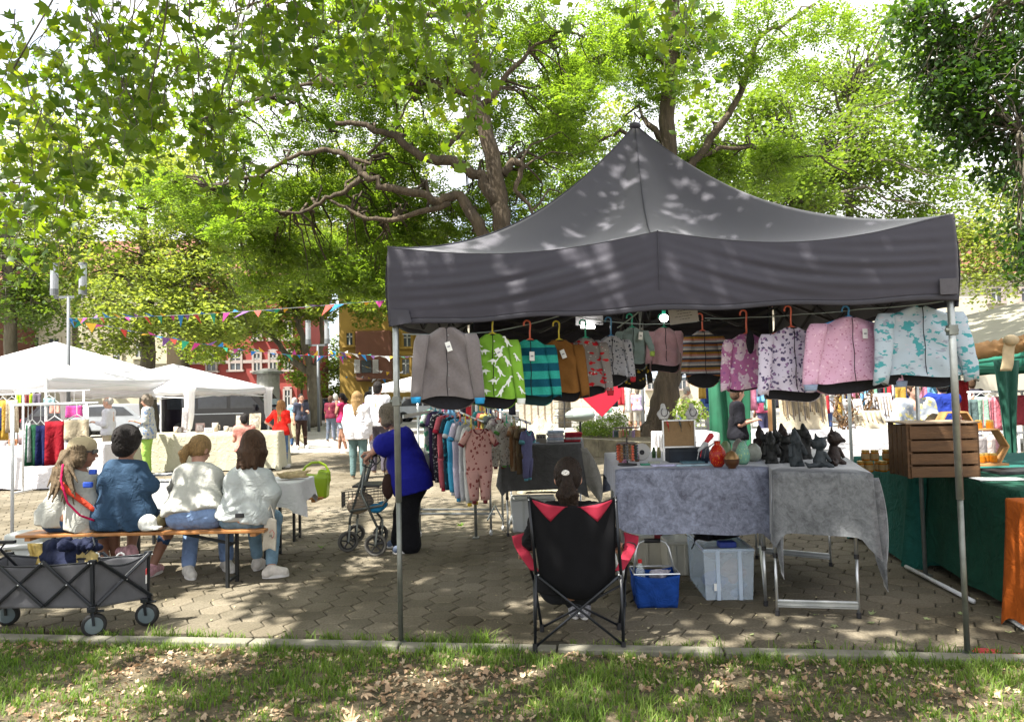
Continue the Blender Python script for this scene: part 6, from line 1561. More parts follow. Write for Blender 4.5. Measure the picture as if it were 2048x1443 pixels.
# wire basket
mb = MB(); c1, c2, c3, c4_ = RP(683, 1000, 7.5), RP(772, 990, 7.5), RP(776, 988, 7.95), RP(690, 998, 7.95)
for k in range(6):
 z_ = .11 - .03 * k * 1.0; ring = [q_ + Vector((0, 0, z_ - .03)) for q_ in (c1, c2, c3, c4_)]; mb.tube(ring, .0028 if k else .005, 5, closed=True)
for a, b in ((c1, c2), (c2, c3), (c3, c4_), (c4_, c1)):
 for i in range(12): p = a.lerp(b, i / 12); mb.tube([p + Vector((0, 0, .08)), p + Vector((0, 0, -.07))], .0022, 4)
mb.build('wire_basket', m_dkmetal, rol, world=True)
blob('bag_tmp', [elp(RP(722, 1003, 7.72), (.13, .13, .10)), elp(RP(712, 1012, 7.7), (.09, .10, .08))], clothmat('beige_bag', (.34, .27, .20), .12), None, .012, .04, loc=RP(722, 1003, 7.72)); o = bpy.data.objects['bag_tmp']; o.name = 'shopping_bag'; tag(o, 'rounded beige bag sitting in the wire basket of the rollator', 'bag')
blob('bag_tmp', [elp(RP(752, 1016, 7.6), (.08, .08, .045)), elp(RP(766, 1008, 7.6), (.05, .06, .035))], clothmat('blue_packet', (.03, .28, .55), .25), None, .012, .03, loc=RP(755, 1015, 7.6)); o = bpy.data.objects['bag_tmp']; o.name = 'packet'; tag(o, 'light blue packet lying in the rollator basket under the beige bag', 'packet')
t = thing('handbag', 'dark brown handbag hanging from the rollator beside the woman in blue', 'bag', RP(772, 985, 7.5)); blob('body', [elp(RP(776, 972, 7.45), (.06, .05, .13))], clothmat('brown_leather', (.035, .018, .014), .2), t, .011, .03)
mb = MB(); mb.tube([RP(770, 952, 7.45), RP(768, 925, 7.45), RP(775, 905, 7.5)], .006, 5); mb.build('strap', clothmat('brown_leather', (.035, .018, .014)), t, world=True)
# ================================================================ camping chair
m_cc = mat('chair_black_cloth', (.005, .005, .006), .85, .2, 9, .3, 200, dist=.004, spec=.15); m_cr = mat('chair_crimson', (.27, .008, .028), .8, .12, 9, .3, 200, dist=.003)
cc = thing('camping_chair', 'folding camping chair with black back, crimson armrests and crossed black legs', 'chair', Vector((W(1157, 1280, 4.75).x, 4.75, 0)))
NL, NR = W(1070, 1288, 4.60), W(1247, 1292, 4.60); FL, FRt = W(1084, 1256, 4.98), W(1238, 1258, 4.98)
for p in (NL, NR, FL, FRt): p.z = 0
TL, TR = W(1057, 992, 4.62), W(1231, 992, 4.62); SLb, SRb = W(1072, 1148, 4.62), W(1242, 1148, 4.62)
FTL, FTR = W(1040, 1070, 4.98), W(1262, 1068, 4.98)
def leg_(nm, a, b, r=.0095, foot=True):
 mb = MB(); mb.tube([a, b], r, 8); l = mb.build(nm, m_wagf, cc, world=True, smooth=True)
 if foot: mb = MB(); mb.tube([Vector((a.x, a.y, .0)), a.lerp(b, .03) + Vector((0, 0, .02))], r * 1.6, 8); mb.build('foot', m_blackplastic, l, world=True)
leg_('leg', NL + Vector((0, 0, .02)), SLb); leg_('leg', NR + Vector((0, 0, .02)), SRb)
leg_('leg', FL + Vector((0, 0, .02)), W(1068, 1160, 4.95)); leg_('leg', FRt + Vector((0, 0, .02)), W(1250, 1160, 4.95))
leg_('back_post', SLb, TL, foot=False); leg_('back_post', SRb, TR, foot=False); leg_('arm_post', W(1068, 1160, 4.95), FTL, foot=False); leg_('arm_post', W(1250, 1160, 4.95), FTR, foot=False)
for a, b in ((NL, SRb), (NR, SLb), (FL, W(1250, 1165, 4.95)), (FRt, W(1068, 1165, 4.95)), (NL, W(1068, 1158, 4.95)), (NR, W(1250, 1158, 4.95))): leg_('cross_strut', a + Vector((0, 0, .03)), b, .008, False)
mb = MB(); x_ = (NL + SRb + NR + SLb) / 4 + Vector((0, -.014, 0)); mb.ell(x_, .008); mb.ell(SLb + Vector((0.015, -.012, 0)), .006); mb.ell(SRb + Vector((-.015, -.012, 0)), .006); mb.ell(TL + Vector((.0, -.014, -.02)), .005); mb.ell(TR + Vector((.0, -.014, -.02)), .005); mb.build('rivet', m_alu, cc, world=True)
# back and seat: one sling of cloth
def sling(u, v):
 # v 0 top .. .62 seat rear .. 1 seat front
 if v < .62:
  k = v / .62; a, b = TL.lerp(W(1080, 1150, 4.66), k), TR.lerp(W(1230, 1150, 4.66), k); p = a.lerp(b, u)
  p.y -= .05 * math.sin(PI * u) * (.4 + .8 * k); p.z -= .055 * math.sin(PI * u) ** .8 * (1 - k) ** 2 + .055 * math.sin(PI * u) * k ** 2
  p.y += .006 * math.sin(u * 21 + v * 9)
 else:
  k = (v - .62) / .38; a, b = W(1080, 1150, 4.66).lerp(W(1072, 1150, 4.98), k), W(1230, 1150, 4.66).lerp(W(1246, 1150, 4.98), k); p = a.lerp(b, u)
  p.y -= .05 * math.sin(PI * u) * (1 - k) * 1.2; p.z -= .055 * math.sin(PI * u) * (1 - k) + (.10 * math.sin(PI * u) ** .7) * math.sin(PI * min(1, k * .7 + .25))
 return p
mb = MB(); mb.grid(sling, 34, 44); mb.build('sling', m_cc, cc, world=True, smooth=True, solid=.006)
for sg in (0, 1):
 def tri(u, v, sg=sg):
  # crimson triangular corner panels at the top of the back
  w_ = .04 + .40 * v; uu = w_ if sg == 0 else 1 - w_; vv = .012 + (.17 * (1 - abs(v * 2 - .9)) if True else 0) * u * .9
  p = sling(uu, max(.004, vv)); p.y -= .006; return p
 mb = MB(); mb.grid(tri, 6, 12); mb.build('corner_panel', m_cr, cc, world=True, smooth=True, solid=.003)
for px0, px1, sg in ((1024, 1072, -1), (1277, 1236, 1)):
 # sloping armrest panel
 a, b, c2_, d_ = W(px0, 1072, 4.96), W(px0 - sg * 30, 1064, 4.98), W(px1 - sg * 6, 1144, 4.66), W(px1 + sg * 12, 1142, 4.68)
 mb = MB(); mb.grid(lambda u, v: a.lerp(b, u).lerp(d_.lerp(c2_, u), v) + Vector((sg * .03 * math.sin(PI * v), 0, .028 * math.sin(PI * v * .9))), 10, 16); mb.build('armrest', m_cr, cc, world=True, smooth=True, solid=.008)
mb = MB(); c_ = W(1258, 1094, 4.86) + Vector((.0, -.02, .012)); M = Matrix.Rotation(R(35), 3, 'X'); n = 20; mb.tube([c_ + M @ Vector((.042 * math.cos(2 * PI * i / n), .030 * math.sin(2 * PI * i / n), 0)) for i in range(n)], .006, 6, closed=True)
ch_ = mb.build('cup_holder', m_blackplastic, cc, world=True); mb = MB(); mb.ell(c_ + Vector((0, .004, .0)), (.036, .024, .004), 14, 6, M=M); mb.build('cup_mesh', mat('cup_dark', (.12, .10, .16), .4, .5, 40), ch_, world=True)
# ================================================================ velvet covered tables
def velvet(n, dark, light):
 m, nt, b, out = newmat(n); v = coords(nt)
 n1 = nd(nt, 'ShaderNodeTexNoise', i_Scale=5.5, i_Detail=10.0, i_Roughness=.72, i_Distortion=1.0); nt.links.new(v, n1.inputs[0])
 n2 = nd(nt, 'ShaderNodeTexNoise', i_Scale=28.0, i_Detail=6.0, i_Roughness=.7, i_Distortion=.8); nt.links.new(v, n2.inputs[0])
 a = nd(nt, 'ShaderNodeMath', operation='MULTIPLY_ADD'); nt.links.new(n1.outputs[0], a.inputs[0]); a.inputs[1].default_value = .55; s_ = nd(nt, 'ShaderNodeMath', operation='MULTIPLY'); nt.links.new(n2.outputs[0], s_.inputs[0]); s_.inputs[1].default_value = .45; nt.links.new(s_.outputs[0], a.inputs[2])
 r = ramp(nt, [(.38, dark), (.52, [(x + y) / 2 for x, y in zip(dark, light)]), (.66, light)]); nt.links.new(a.outputs[0], r.inputs[0]); nt.links.new(r.outputs[0], b.inputs['Base Color'])
 b.inputs['Roughness'].default_value = .55; b.inputs['Sheen Weight'].default_value = .6; b.inputs['Sheen Roughness'].default_value = .35
 bp = nd(nt, 'ShaderNodeBump', i_Strength=.5, i_Distance=.006); nt.links.new(a.outputs[0], bp.inputs['Height']); nt.links.new(bp.outputs[0], b.inputs['Normal']); return m
m_vel1 = velvet('blue_grey_velvet', (.055, .06, .09), (.27, .30, .40)); m_vel2 = velvet('dark_grey_velvet', (.045, .048, .052), (.20, .21, .22))
ZT1 = 1.0
def TP(px, py, z=ZT1): p = G(px, py, z); return p
def folding_table(label, cs_, z, foot_pairs, group=None):
 t = thing('folding_table', label, 'table', Vector((sum(c.x for c in cs_) / 4, sum(c.y for c in cs_) / 4, 0)), 0, group)
 mb = MB(); mb.prism([(c.x, c.y) for c in cs_], (0, 0, z - .022), (1, 0, 0), (0, 1, 0), .022); mb.build('tabletop', m_alu, t, world=True)
 for a, b in foot_pairs:
  for p in (a, b):
   mb = MB(); q_ = Vector((p.x, p.y, 0)); mb.tube([q_ + Vector((0, 0, .03)), q_ + Vector((0, 0, .42))], .011, 8); mb.tube([q_ + Vector((0, 0, .40)), q_ + Vector((0, 0, z - .02))], .0145, 8)
   lg = mb.build('leg', m_alu, t, world=True, smooth=True); mb = MB(); mb.tube([q_, q_ + Vector((0, 0, .035))], .017, 8); mb.build('foot', m_blackplastic, lg, world=True)
   mb = MB(); mb.tube([q_ + Vector((0, 0, .40)), q_ + Vector((0, 0, .43))], .018, 8); mb.build('collar', m_blackplastic, lg, world=True)
  a0, b0 = Vector((a.x, a.y, .085)), Vector((b.x, b.y, .085)); mb = MB(); mb.bar(a0, b0, .02, .052); cb = mb.build('cross_bar', m_alu, t, world=True, bevel=.003)
  for dz in (-.012, .012): mb = MB(); mb.bar(a0 + Vector((0, -.0125, dz)), b0 + Vector((0, -.0125, dz)), .004, .003); mb.build('groove', m_steel_d, cb, world=True)
 return t
T1 = [TP(1232, 940), TP(1540, 935), TP(1520, 897), TP(1210, 905)]
T2 = [TP(1546, 942), TP(1744, 948), TP(1668, 900), TP(1500, 893)]
folding_table('left folding table under the blue grey velvet cloth', T1, .995, [(T1[0] + Vector((.04, .05, 0)), T1[3] + Vector((.05, -.05, 0))), (T1[1] + Vector((-.05, .05, 0)), T1[2] + Vector((-.05, -.05, 0)))])
fa, fb = G(1555, 1230), G(1718, 1235)
folding_table('right folding table with aluminium legs under the dark grey velvet cloth', T2, .995, [(fa, fb), (fa + (T2[3] - T2[0]) * .8, fb + (T2[2] - T2[1]) * .8)])
cloth_over('tablecloth', 'blue grey crushed velvet cloth on the left folding table', 'tablecloth', T1, .999, (.455, .50, .35, .18), .005, m_vel1, 5, .012, freq=11, hemwave=.05)
cloth_over('tablecloth', 'dark grey crushed velvet cloth hanging in points from the right folding table', 'tablecloth', T2, 1.003, (.43, .52, .3, .46), .006, m_vel2, 8, .014, freq=10, hemwave=.03)
def drape_point(c, label, dx, L, mt, wdt=.12, g_=0, par=None):
 mb = MB(); mb.grid(lambda u, v: c + Vector((dx * v + (u - .5) * wdt * (math.sin(PI * min(1, v * .92 + .12)) ** .7), .03 * math.sin(u * 7 + v) * v, -L * v - .05 * (1 - abs(u * 2 - 1)) * v)), 12, 24)
 return mb.build('corner_fold', mt, par, world=True, smooth=True, solid=.004)
cl2 = [o for o in COL.objects if o.get('label') == 'dark grey crushed velvet cloth hanging in points from the right folding table'][0]
drape_point(W(1748, 955, 5.1), '', .05, .72, m_vel2, .13, par=cl2); drape_point(W(1552, 950, 5.15), '', .02, .66, m_vel2, .07, par=cl2)
# ================================================================ things on and under the stall tables
def on1(px, py): return G(px, py, 1.005)
def simple(name, label, cat, loc, parts, group=None, rz=0):
 "parts: (name, MB, material, kwargs)"
 t = thing(name, label, cat, loc, rz, group)
 for p in parts: p[1].build(p[0], p[2], t, **(p[3] if len(p) > 3 else {}))
 return t
# --- black garden figures: seated cats / dragons / gnomes, all different poses
m_fig = [mat('figure_black', (.008, .009, .008), .6, .4, 30, .4, 90), mat('figure_slate', (.025, .033, .037), .6, .4, 30, .5, 90), mat('figure_brown', (.018, .009, .006), .6, .4, 30, .5, 90)]
def figurine(px, py, h, kind, mt, label, yaw=0.):
 b = on1(px, py); t = thing('figurine', label, 'figurine', b, yaw, 'dark garden figures on the grey velvet table'); s = h / .3
 if kind == 'dragon':
  P = [elp((0, 0, .055), (.05, .05, .055)), cap((0, 0, .06), (.005, 0, .13), .042, .030), elp((.0, -.01, .195), (.056, .05, .052)), cap((-.03, -.02, .03), (-.11, -.04, .022), .022, .016), cap((-.11, -.04, .022), (-.14, -.03, .05), .015, .007), cap((.04, -.03, .03), (.075, -.05, .012), .022, .018), cap((.03, .02, .03), (.07, .03, .012), .022, .016),
    cap((-.02, 0, .235), (-.03, 0, .285), .016, .004), cap((.03, 0, .225), (.075, .0, .245), .018, .006), cap((-.045, 0, .21), (-.075, 0, .225), .015, .006), cap((.03, -.03, .12), (.06, -.05, .06), .014, .012), cap((.0, -.05, .19), (.0, -.075, .18), .02, .014)]
 elif kind == 'gnome':
  P = [cap((0, 0, .05), (0, 0, .13), .048, .040), elp((0, -.005, .195), (.038, .038, .042)), cap((0, 0, .215), (.0, .01, .262), .030, .014), cap((-.045, -.01, .15), (-.06, -.03, .08), .017, .014), cap((.045, -.01, .15), (.06, -.035, .09), .017, .014), cap((-.02, 0, .04), (-.025, -.015, .01), .026, .028), cap((.02, 0, .04), (.028, -.015, .01), .026, .028), elp((0, -.045, .19), (.012, .014, .012)), cap((.0, -.04, .17), (.0, -.04, .12), .025, .010)]
 else:
  P = [elp((0, 0, .05), (.052, .048, .05)), cap((0, 0, .05), (0, -.005, .14), .045, .036), elp((.0, -.01, .21), (.046, .044, .044)), cap((-.03, 0, .235), (-.045, 0, .27), .018, .008), cap((.03, 0, .235), (.045, 0, .27), .018, .008), cap((-.03, -.02, .14), (-.065, -.05, .17), .018, .014), cap((.03, -.02, .14), (.05, -.06, .12), .018, .014), cap((-.03, -.03, .02), (-.045, -.06, .012), .026, .018), cap((.03, -.03, .02), (.045, -.06, .012), .026, .018)]
 P = [(p[0],) + tuple((x * s if isinstance(x, (float, np.ndarray, int)) and not isinstance(x, bool) else x) for x in p[1:]) for p in P]
 v, f = sdf(P, .0055 * s, .012 * s, cuts=[((0, 0, 0), (0, 0, -1))], wr=(.0018, 220, (.7, .5, .6))); make('body', v, f, mt, t, smooth=True)
FG = [(1640, 935, .265, 'dragon', 1, 'slate grey dragon figure with long tail, nearest the table edge', .1), (1668, 930, .30, 'dragon', 2, 'dark brown dragon figure at the right front of the group', .9), (1592, 932, .30, 'gnome', 1, 'dark slate gnome figure left of the slate dragon', .2), (1572, 925, .24, 'imp', 0, 'small black horned figure behind the slate gnome', -.3),
  (1610, 918, .31, 'gnome', 0, 'black hooded gnome figure in the middle row with arm out', .4), (1543, 927, .27, 'gnome', 0, 'black squat gnome figure at the front left of the group', -.2), (1530, 918, .24, 'imp', 0, 'black horned figure between the two left gnomes', .5), (1521, 915, .29, 'gnome', 2, 'brownish gnome figure, furthest left of the group', 0.), (1566, 908, .29, 'gnome', 2, 'brown round headed figure standing at the back of the group', .3), (1552, 914, .25, 'imp', 0, 'black winged looking figure in the dense middle of the group', 1.), (1600, 908, .25, 'imp', 0, 'black small figure at the back right of the group', -.6)]
for px, py, h, k, mi_, lb, yw in FG: figurine(px, py, h, k, m_fig[mi_], lb, yw)
# --- vases and eggs
def vase(px, py, prof, mt, label, name='vase', cat='vase', n=20, lid=None):
 b = on1(px, py); mb = MB(); mb.lathe(prof, (0, 0, 0), n); t = thing(name, label, cat, b); mb.build('body', mt, t, smooth=True)
 if lid: m2 = MB(); m2.lathe(lid[0], (0, 0, 0), n); m2.build('upper_half', lid[1], t, smooth=True)
 return t
def eggp(r, h, top=1.): return [(r * math.sin(PI * max(.08, min(top, i / 14))) ** .55 * (1.08 - .28 * i / 14), h * (i / 14)) for i in range(15)]
vase(1436, 933, [(.03, 0), (.052, .03), (.062, .07), (.058, .11), (.040, .145), (.022, .165), (.022, .185), (.028, .19)], print_mat('red_flame_glaze', (.30, .015, .01), [((.55, .16, .01), 60, .24, (2, 2, .35))], .25), 'glossy red and orange vase, leftmost of the ceramics')
vase(1464, 936, eggp(.058, .13)[:8] + [(.058, .068)], mat('egg_brown', (.06, .025, .012), .3, .3, 20), 'brown and gold egg shaped ornament in front of the vases', 'egg_ornament', 'ornament', lid=([(.057, .068)] + eggp(.058, .13)[8:], mat('egg_gold', (.28, .17, .07), .35, .3, 30, metal=.6)))
vase(1486, 928, [(.03, 0), (.05, .03), (.056, .07), (.048, .11), (.03, .15), (.012, .17)], print_mat('mint_glaze', (.18, .38, .28), [((.45, .6, .25), 60, .26, (2, 2, .35))], .25), 'mint green streaked vase right of the brown egg')
vase(1452, 922, [(.03, 0), (.048, .03), (.05, .08), (.03, .14), (.015, .16)], mat('olive_glaze', (.16, .22, .10), .3, .3, 20), 'olive green vase standing behind the red one')
vase(1478, 917, [(.03, 0), (.05, .04), (.055, .08), (.04, .13), (.01, .165)], mat('dusky_glaze', (.22, .2, .17), .3, .4, 20), 'dusky pointed vase standing behind the mint one')
vase(1508, 922, [(.03, 0), (.055, .03), (.062, .06), (.05, .11), (.02, .14)], mat('pale_glaze', (.34, .36, .30), .4, .3, 20), 'pale cream rounded pot beside the dark figures')
vase(1411, 925, [(.03, 0), (.034, .06), (.03, .12), (.015, .15)], mat('navy_cylinder', (.012, .02, .04), .5, .2, 20), 'dark navy rounded bottle beside the navy box', 'bottle', 'bottle')
# --- picture board with necklaces
def bust(c, s, label):
 t = thing('jewellery_bust', label, 'display bust', c); v, f = sdf([cap((0, 0, .015 * s), (0, -.005, .05 * s), .034 * s, .030 * s), cap((0, 0, .05 * s), (0, .01, .10 * s), .022 * s, .018 * s), cap((-.03 * s, 0, .04 * s), (.03 * s, 0, .04 * s), .018 * s)], .006, .02, cuts=[((0, 0, 0), (0, 0, -1))])
 make('body', v, f, mat('bust_white', (.55, .55, .54), .5, .05, 9), t, smooth=True); mb = MB(); mb.tube([(.024 * s * math.sin(a), -.040 * s, .085 * s - .042 * s * (1 + math.cos(a)) * .75) for a in [lerp(-2.6, 2.6, i / 14) for i in range(15)]], .0035, 5); mb.build('necklace', mat('beads_dark', (.06, .06, .06), .4, .6, 90), t)
bd = W(1358, 880, 5.75); t = thing('display_board', 'tan cork board in grey frame with clipped earrings, on the left velvet table', 'display board', Vector((bd.x, 5.75, 1.004)))
w_, z0_, z1_ = .245, W(1358, 893, 5.75).z, W(1358, 840, 5.75).z; mb = MB(); mb.box((0, 0, (z0_ + z1_) / 2 - 1.004), (w_, .012, z1_ - z0_)); mb.build('panel', mat('cork_tan', (.24, .155, .075), .85, .12, 60, .2, 200), t)
zc = (z0_ + z1_) / 2 - 1.004; hh = (z1_ - z0_) / 2
for c_, sz in (((-w_ / 2, -.004, zc - .05), (.012, .02, hh * 2 + .11)), ((w_ / 2, -.004, zc), (.012, .02, hh * 2)), ((0, -.004, zc + hh), (w_ - .013, .02, .012)), ((0, -.004, zc - hh), (w_ - .013, .02, .012))): mb = MB(); mb.box(c_, sz); mb.build('frame_bar', m_alu, t, bevel=.002)
for px, col in ((1333, (.4, .03, .03)), (1358, (.04, .05, .05)), (1377, (.20, .12, .04))):
 c_ = W(px, 846, 5.73) - t.location; mb = MB(); mb.tube([c_ + Vector((0, -.012, .02)), c_ + Vector((.004, -.016, -.0)), c_ + Vector((.012, -.014, -.035))], [.003, .009, .003], 6); mb.tube([c_ + Vector((.012, -.014, -.03)), c_ + Vector((.013, -.012, -.065))], .0022, 4); mb.build('earring', mat('ear_%d' % px, col, .4, .3, 50), t, smooth=True)
bust(W(1327, 838, 5.78), 1.05, 'white necklace bust with dark beads above the left end of the cork board'); bust(W(1384, 838, 5.9), 1.1, 'white necklace bust above the right end of the cork board')
t = thing('jewellery_box', 'dark navy open box under the cork board', 'box', on1(1372, 922)); mb = MB(); mb.box((0, 0, .055), (.30, .16, .11)); mb.build('case', mat('navy_box', (.010, .018, .03), .6, .3, 20), t, bevel=.005)
mb = MB(); mb.box((.0, -.082, .095), (.29, .004, .02)); mb.build('rim', mat('navy_rim', (.02, .03, .045), .5, .2, 20), t)
# wall clock disc
t = thing('white_disc', 'round white disc with black centre standing behind the bead stand', 'disc', on1(1284, 921)); M = Matrix.Rotation(PI / 2, 3, 'X'); mb = MB(); mb.lathe([(.002, -.008), (.066, -.008), (.070, 0), (.066, .008), (.002, .008)], (0, 0, .074), 28, M=M); mb.build('plate', mat('disc_white', (.58, .57, .54), .4, .05, 9), t, smooth=False)
mb = MB(); mb.lathe([(.002, .0), (.020, 0), (.020, .006)], (0, -.008, .070), 16, M=M); mb.build('centre', m_blackplastic, t)
# bead stand: three tiers with hanging earrings and rings of beads
t = thing('bead_stand', 'three tiered stand hung with coloured bead earrings and bracelets', 'jewellery stand', on1(1255, 930)); mb = MB(); mb.lathe([(.002, .0), (.075, 0), (.075, .012), (.01, .02)], (0, 0, 0), 24); mb.tube([(0, 0, .01), (0, 0, .29)], .006, 6); mb.build('pole', m_blackplastic, t)
g = random.Random(12)
for z_, r_ in ((.29, .10), (.17, .085)):
 mb = MB(); mb.lathe([(.004, z_), (r_, z_ - .003), (r_, z_ + .003), (.004, z_ + .006)], (0, 0, 0), 22); tr = mb.build('tier', mat('tier_dark', (.05, .02, .012), .5, .3, 20), t)
 for i in range(11):
  a = 2 * PI * i / 11; cx, cy = r_ * .9 * math.cos(a), r_ * .9 * math.sin(a); col = g.choice([(.25, .10, .03), (.03, .06, .05), (.25, .18, .3), (.35, .22, .1), (.5, .1, .05), (.1, .1, .1)]); m2 = MB()
  if z_ > .2: m2.box((cx, cy, z_ - .045), (.035, .004, .05), a); m2.tube([(cx, cy, z_), (cx, cy, z_ - .03)], .0015, 4)
  else:
   for k in range(6): m2.ell((cx, cy, z_ - .02 - .020 * k), (.013, .013, .010), 8, 5)
  m2.build('pendant', mat('pend_%d_%d' % (int(col[0] * 99), int(col[1] * 99)), col, .5, .4, 60), tr)
for i in range(9):
 c_ = on1(lerp(1238, 1290, g.random()), lerp(908, 926, g.random())); mb = MB(); r_ = .018
 for k in range(4): mb.tube([(r_ * math.cos(a), r_ * math.sin(a), .008 + .013 * k) for a in [2 * PI * j / 10 for j in range(10)]], .007, 5, closed=True)
 col = [(.45, .10, .04), (.3, .18, .07), (.4, .2, .3), (.5, .35, .3), (.15, .08, .04)][i % 5]; tag(mb.build('bangle_stack', mat('bang_%d' % (i % 5), col, .5, .4, 60), None, smooth=True, loc=c_), (['coral red', 'tan', 'mauve', 'salmon', 'dark brown'][i % 5] if i < 5 else ['second coral red', 'second tan', 'second mauve', 'second salmon'][i - 5]) + ' bangle stack beside the bead stand', 'bangles', 'bangle stacks round the bead stand')
# red and white pens / feathers, plus flat goods
for i, (px, py, dx, dz, col, lb) in enumerate(((1404, 895, .07, .09, (.45, .02, .03), 'red fabric flower head leaning right of the cork board'), (1398, 900, .05, .045, (.4, .42, .42), 'white and silver feather under the red flower'), (1412, 897, .09, .06, (.1, .1, .1), 'thin dark stem beside the red flower'))):
 b = W(px, py, 5.6); blob('f_', [cap(b, b + Vector((dx, 0, dz)), .006 if i == 2 else .010, .004 if i == 2 else .022), cap(b, b + Vector((-.015, 0, -.07)), .004, .004)], mat('flow%d' % i, col, .6, .3, 30), None, .005, .008, loc=b); o = bpy.data.objects['f_']; o.name = ('fabric_flower', 'feather', 'stem_wire')[i]; tag(o, lb, 'decoration')
for px, py, w_, d_, col, lb, nm in ((1330, 932, .20, .05, (.42, .42, .58), 'white and lilac ruler lying along the front of the left velvet table', 'ruler'), (1400, 931, .36, .045, (.30, .42, .48), 'pale blue ruler at the front edge below the navy box', 'ruler'), (1395, 925, .26, .09, (.10, .20, .24), 'teal cloth folded on the table in front of the navy box', 'folded_cloth'), (1427, 928, .07, .055, (.40, .44, .56), 'small pale blue card in front of the red vase', 'card'), (1308, 926, .09, .04, (.4, .42, .33), 'small cream wrapped soap on the left velvet table', 'soap'), (1290, 930, .07, .05, (.06, .25, .16), 'small green and white label card at the left table front', 'card')):
 mb = MB(); mb.box((0, 0, .008), (w_, d_, .014), .04); tag(mb.build(nm, mat('flat_%d' % px, col, .6, .35, 25), None, loc=on1(px, py), bevel=.003), lb, nm.replace('_', ' '))
for px, lb in ((1308, 'dark green small bottle behind the white disc'), (1318, 'yellow green small bottle left of the cork board')):
 vase(px, 915, [(.016, 0), (.018, .05), (.012, .07), (.008, .09)], mat('vial_%d' % px, (.05, .13, .04) if px == 1308 else (.3, .28, .1), .3, .3, 20), lb, 'bottle', 'bottle', 12)
# --- under the tables
m_cl = glass('clear_plastic', (.84, .90, .95), .25, .26)
def crate(label, c, sx, sy, sz, rz, mt, lid=None, content=None, name='storage_box'):
 t = thing(name, label, 'box', c, rz); mb = MB(); th = .006
 mb.box((0, 0, th), (sx * .93, sy * .93, th)); mb.build('bottom_panel', mt, t)
 for a, b, l, yy in ((0, -1, sx, sy), (0, 1, sx, sy), (1, -1, sy, sx), (1, 1, sy, sx)):
  def fn(u, v, a=a, b=b):
   k = lerp(.93, 1, v); x = (u - .5) * l * k; y = b * yy / 2 * k; return Vector((x, y, sz * v)) if a == 0 else Vector((y, x, sz * v))
  mb = MB(); mb.grid(fn, 2, 2); mb.build('wall_panel', mt, t, solid=.005)
 mb = MB(); mb.tube([(sx / 2, sy / 2, sz), (-sx / 2, sy / 2, sz), (-sx / 2, -sy / 2, sz), (sx / 2, -sy / 2, sz)], .011, 4, closed=True); mb.build('rim', lid or mt, t)
 for x in (-.22, .22): mb = MB(); mb.box((x * sx, -sy / 2 * .985, sz * .5), (.028, .02, sz * .98)); mb.build('rib', lid or mt, t, bevel=.003)
 return t
m_pb = mat('box_pale_blue', (.42, .50, .60), .35, .06, 9)
cb = G(1467, 1202); t = crate('large clear plastic storage box with pale blue lid under the right table', cb + Vector((0, .36, 0)), .37, .68, .37, R(-3), m_cl, m_pb)
mb = MB(); mb.box((-.09, -.338, .10), (.05, .003, .055)); mb.build('sticker', m_tag, t); mb = MB(); mb.box((0, 0, .378), (.38, .69, .016)); mb.build('lid', m_cl, t, bevel=.005)
for i, (x, z_, r_, col) in enumerate(((.02, .22, .09, (.34, .17, .10)), (.07, .16, .07, (.36, .18, .12)), (-.06, .10, .09, (.04, .13, .32)), (.08, .06, .08, (.22, .3, .42)), (-.03, .28, .07, (.3, .27, .25)))):
 blob('c_', [elp((x, -.20 + .05 * i, z_), (r_ * 1.2, .10, r_ * .7)), cap((x - .04, -.25, z_ - .03), (x + .06, -.2, z_ + .02), .03, .02)], clothmat('stuffed%d' % i, col, .2), None, .014, .03, world=False, loc=t.location); o = bpy.data.objects['c_']; o.name = 'folded_cloth'; tag(o, ['salmon', 'peach', 'blue', 'pale blue', 'grey'][i] + ' folded cloth seen through the clear storage box', 'cloth')
blob('b_', [elp((0, 0, .07), (.17, .15, .06)), elp((-.12, -.02, .05), (.10, .12, .05)), cap((-.20, -.05, .05), (-.26, -.08, -.06), .012, .006)], clothmat('black_bag', (.006, .006, .008), .2), None, .013, .03, world=False, loc=cb + Vector((.01, .30, .40)), wr=(.006, 50, (.5, .3, 1))); o = bpy.data.objects['b_']; o.name = 'black_bag'; tag(o, 'black soft bag lying on the lid of the clear storage box', 'bag')
mb = MB(); mb.box((0, 0, .022), (.13, .09, .045)); tag(mb.build('blue_pouch', mat('blue_pouch', (.01, .03, .22), .5, .2, 20), None, loc=cb + Vector((-.02, .06, .39)), bevel=.01), 'small royal blue case on the front of the box lid', 'case')
crate('grey transparent storage box standing on the ground left of the camping chair', G(1068, 1064) + Vector((0, .22, 0)), .50, .36, .36, 0, glass('frosted', (.8, .82, .82), .4, .7), mat('frost_lid', (.5, .52, .5), .4, .05, 9))
for px, py, lb, sx in ((1312, 1135, 'cream lidded box behind the blue basket', .36), (1362, 1150, 'cream box behind the clear storage box', .22)):
 c_ = G(px, py) + Vector((0, .15, 0)); t = crate(lb, c_, sx, .3, .26, 0, mat('cream_box', (.42, .40, .33), .5, .08, 10)); mb = MB(); mb.box((0, 0, .275), (sx * 1.02, .31, .022)); mb.build('lid', mat('cream_lid', (.48, .47, .42), .5, .05, 10), t, bevel=.006)
mb = MB(); mb.box((0, 0, .07), (.30, .26, .13)); tag(mb.build('storage_box', m_cl, None, loc=G(1312, 1135) + Vector((0.02, .15, .29)), bevel=.01), 'flat clear box stacked on the cream box under the left table', 'box')
mb = MB(); mb.box((0, 0, .03), (.07, .01, .06)); tag(mb.build('red_card', mat('dark_red_card', (.16, .01, .015), .6, .1, 10), None, loc=G(1318, 1135) + Vector((0, -.012, .26))), 'dark red card on the front of the cream box', 'card')
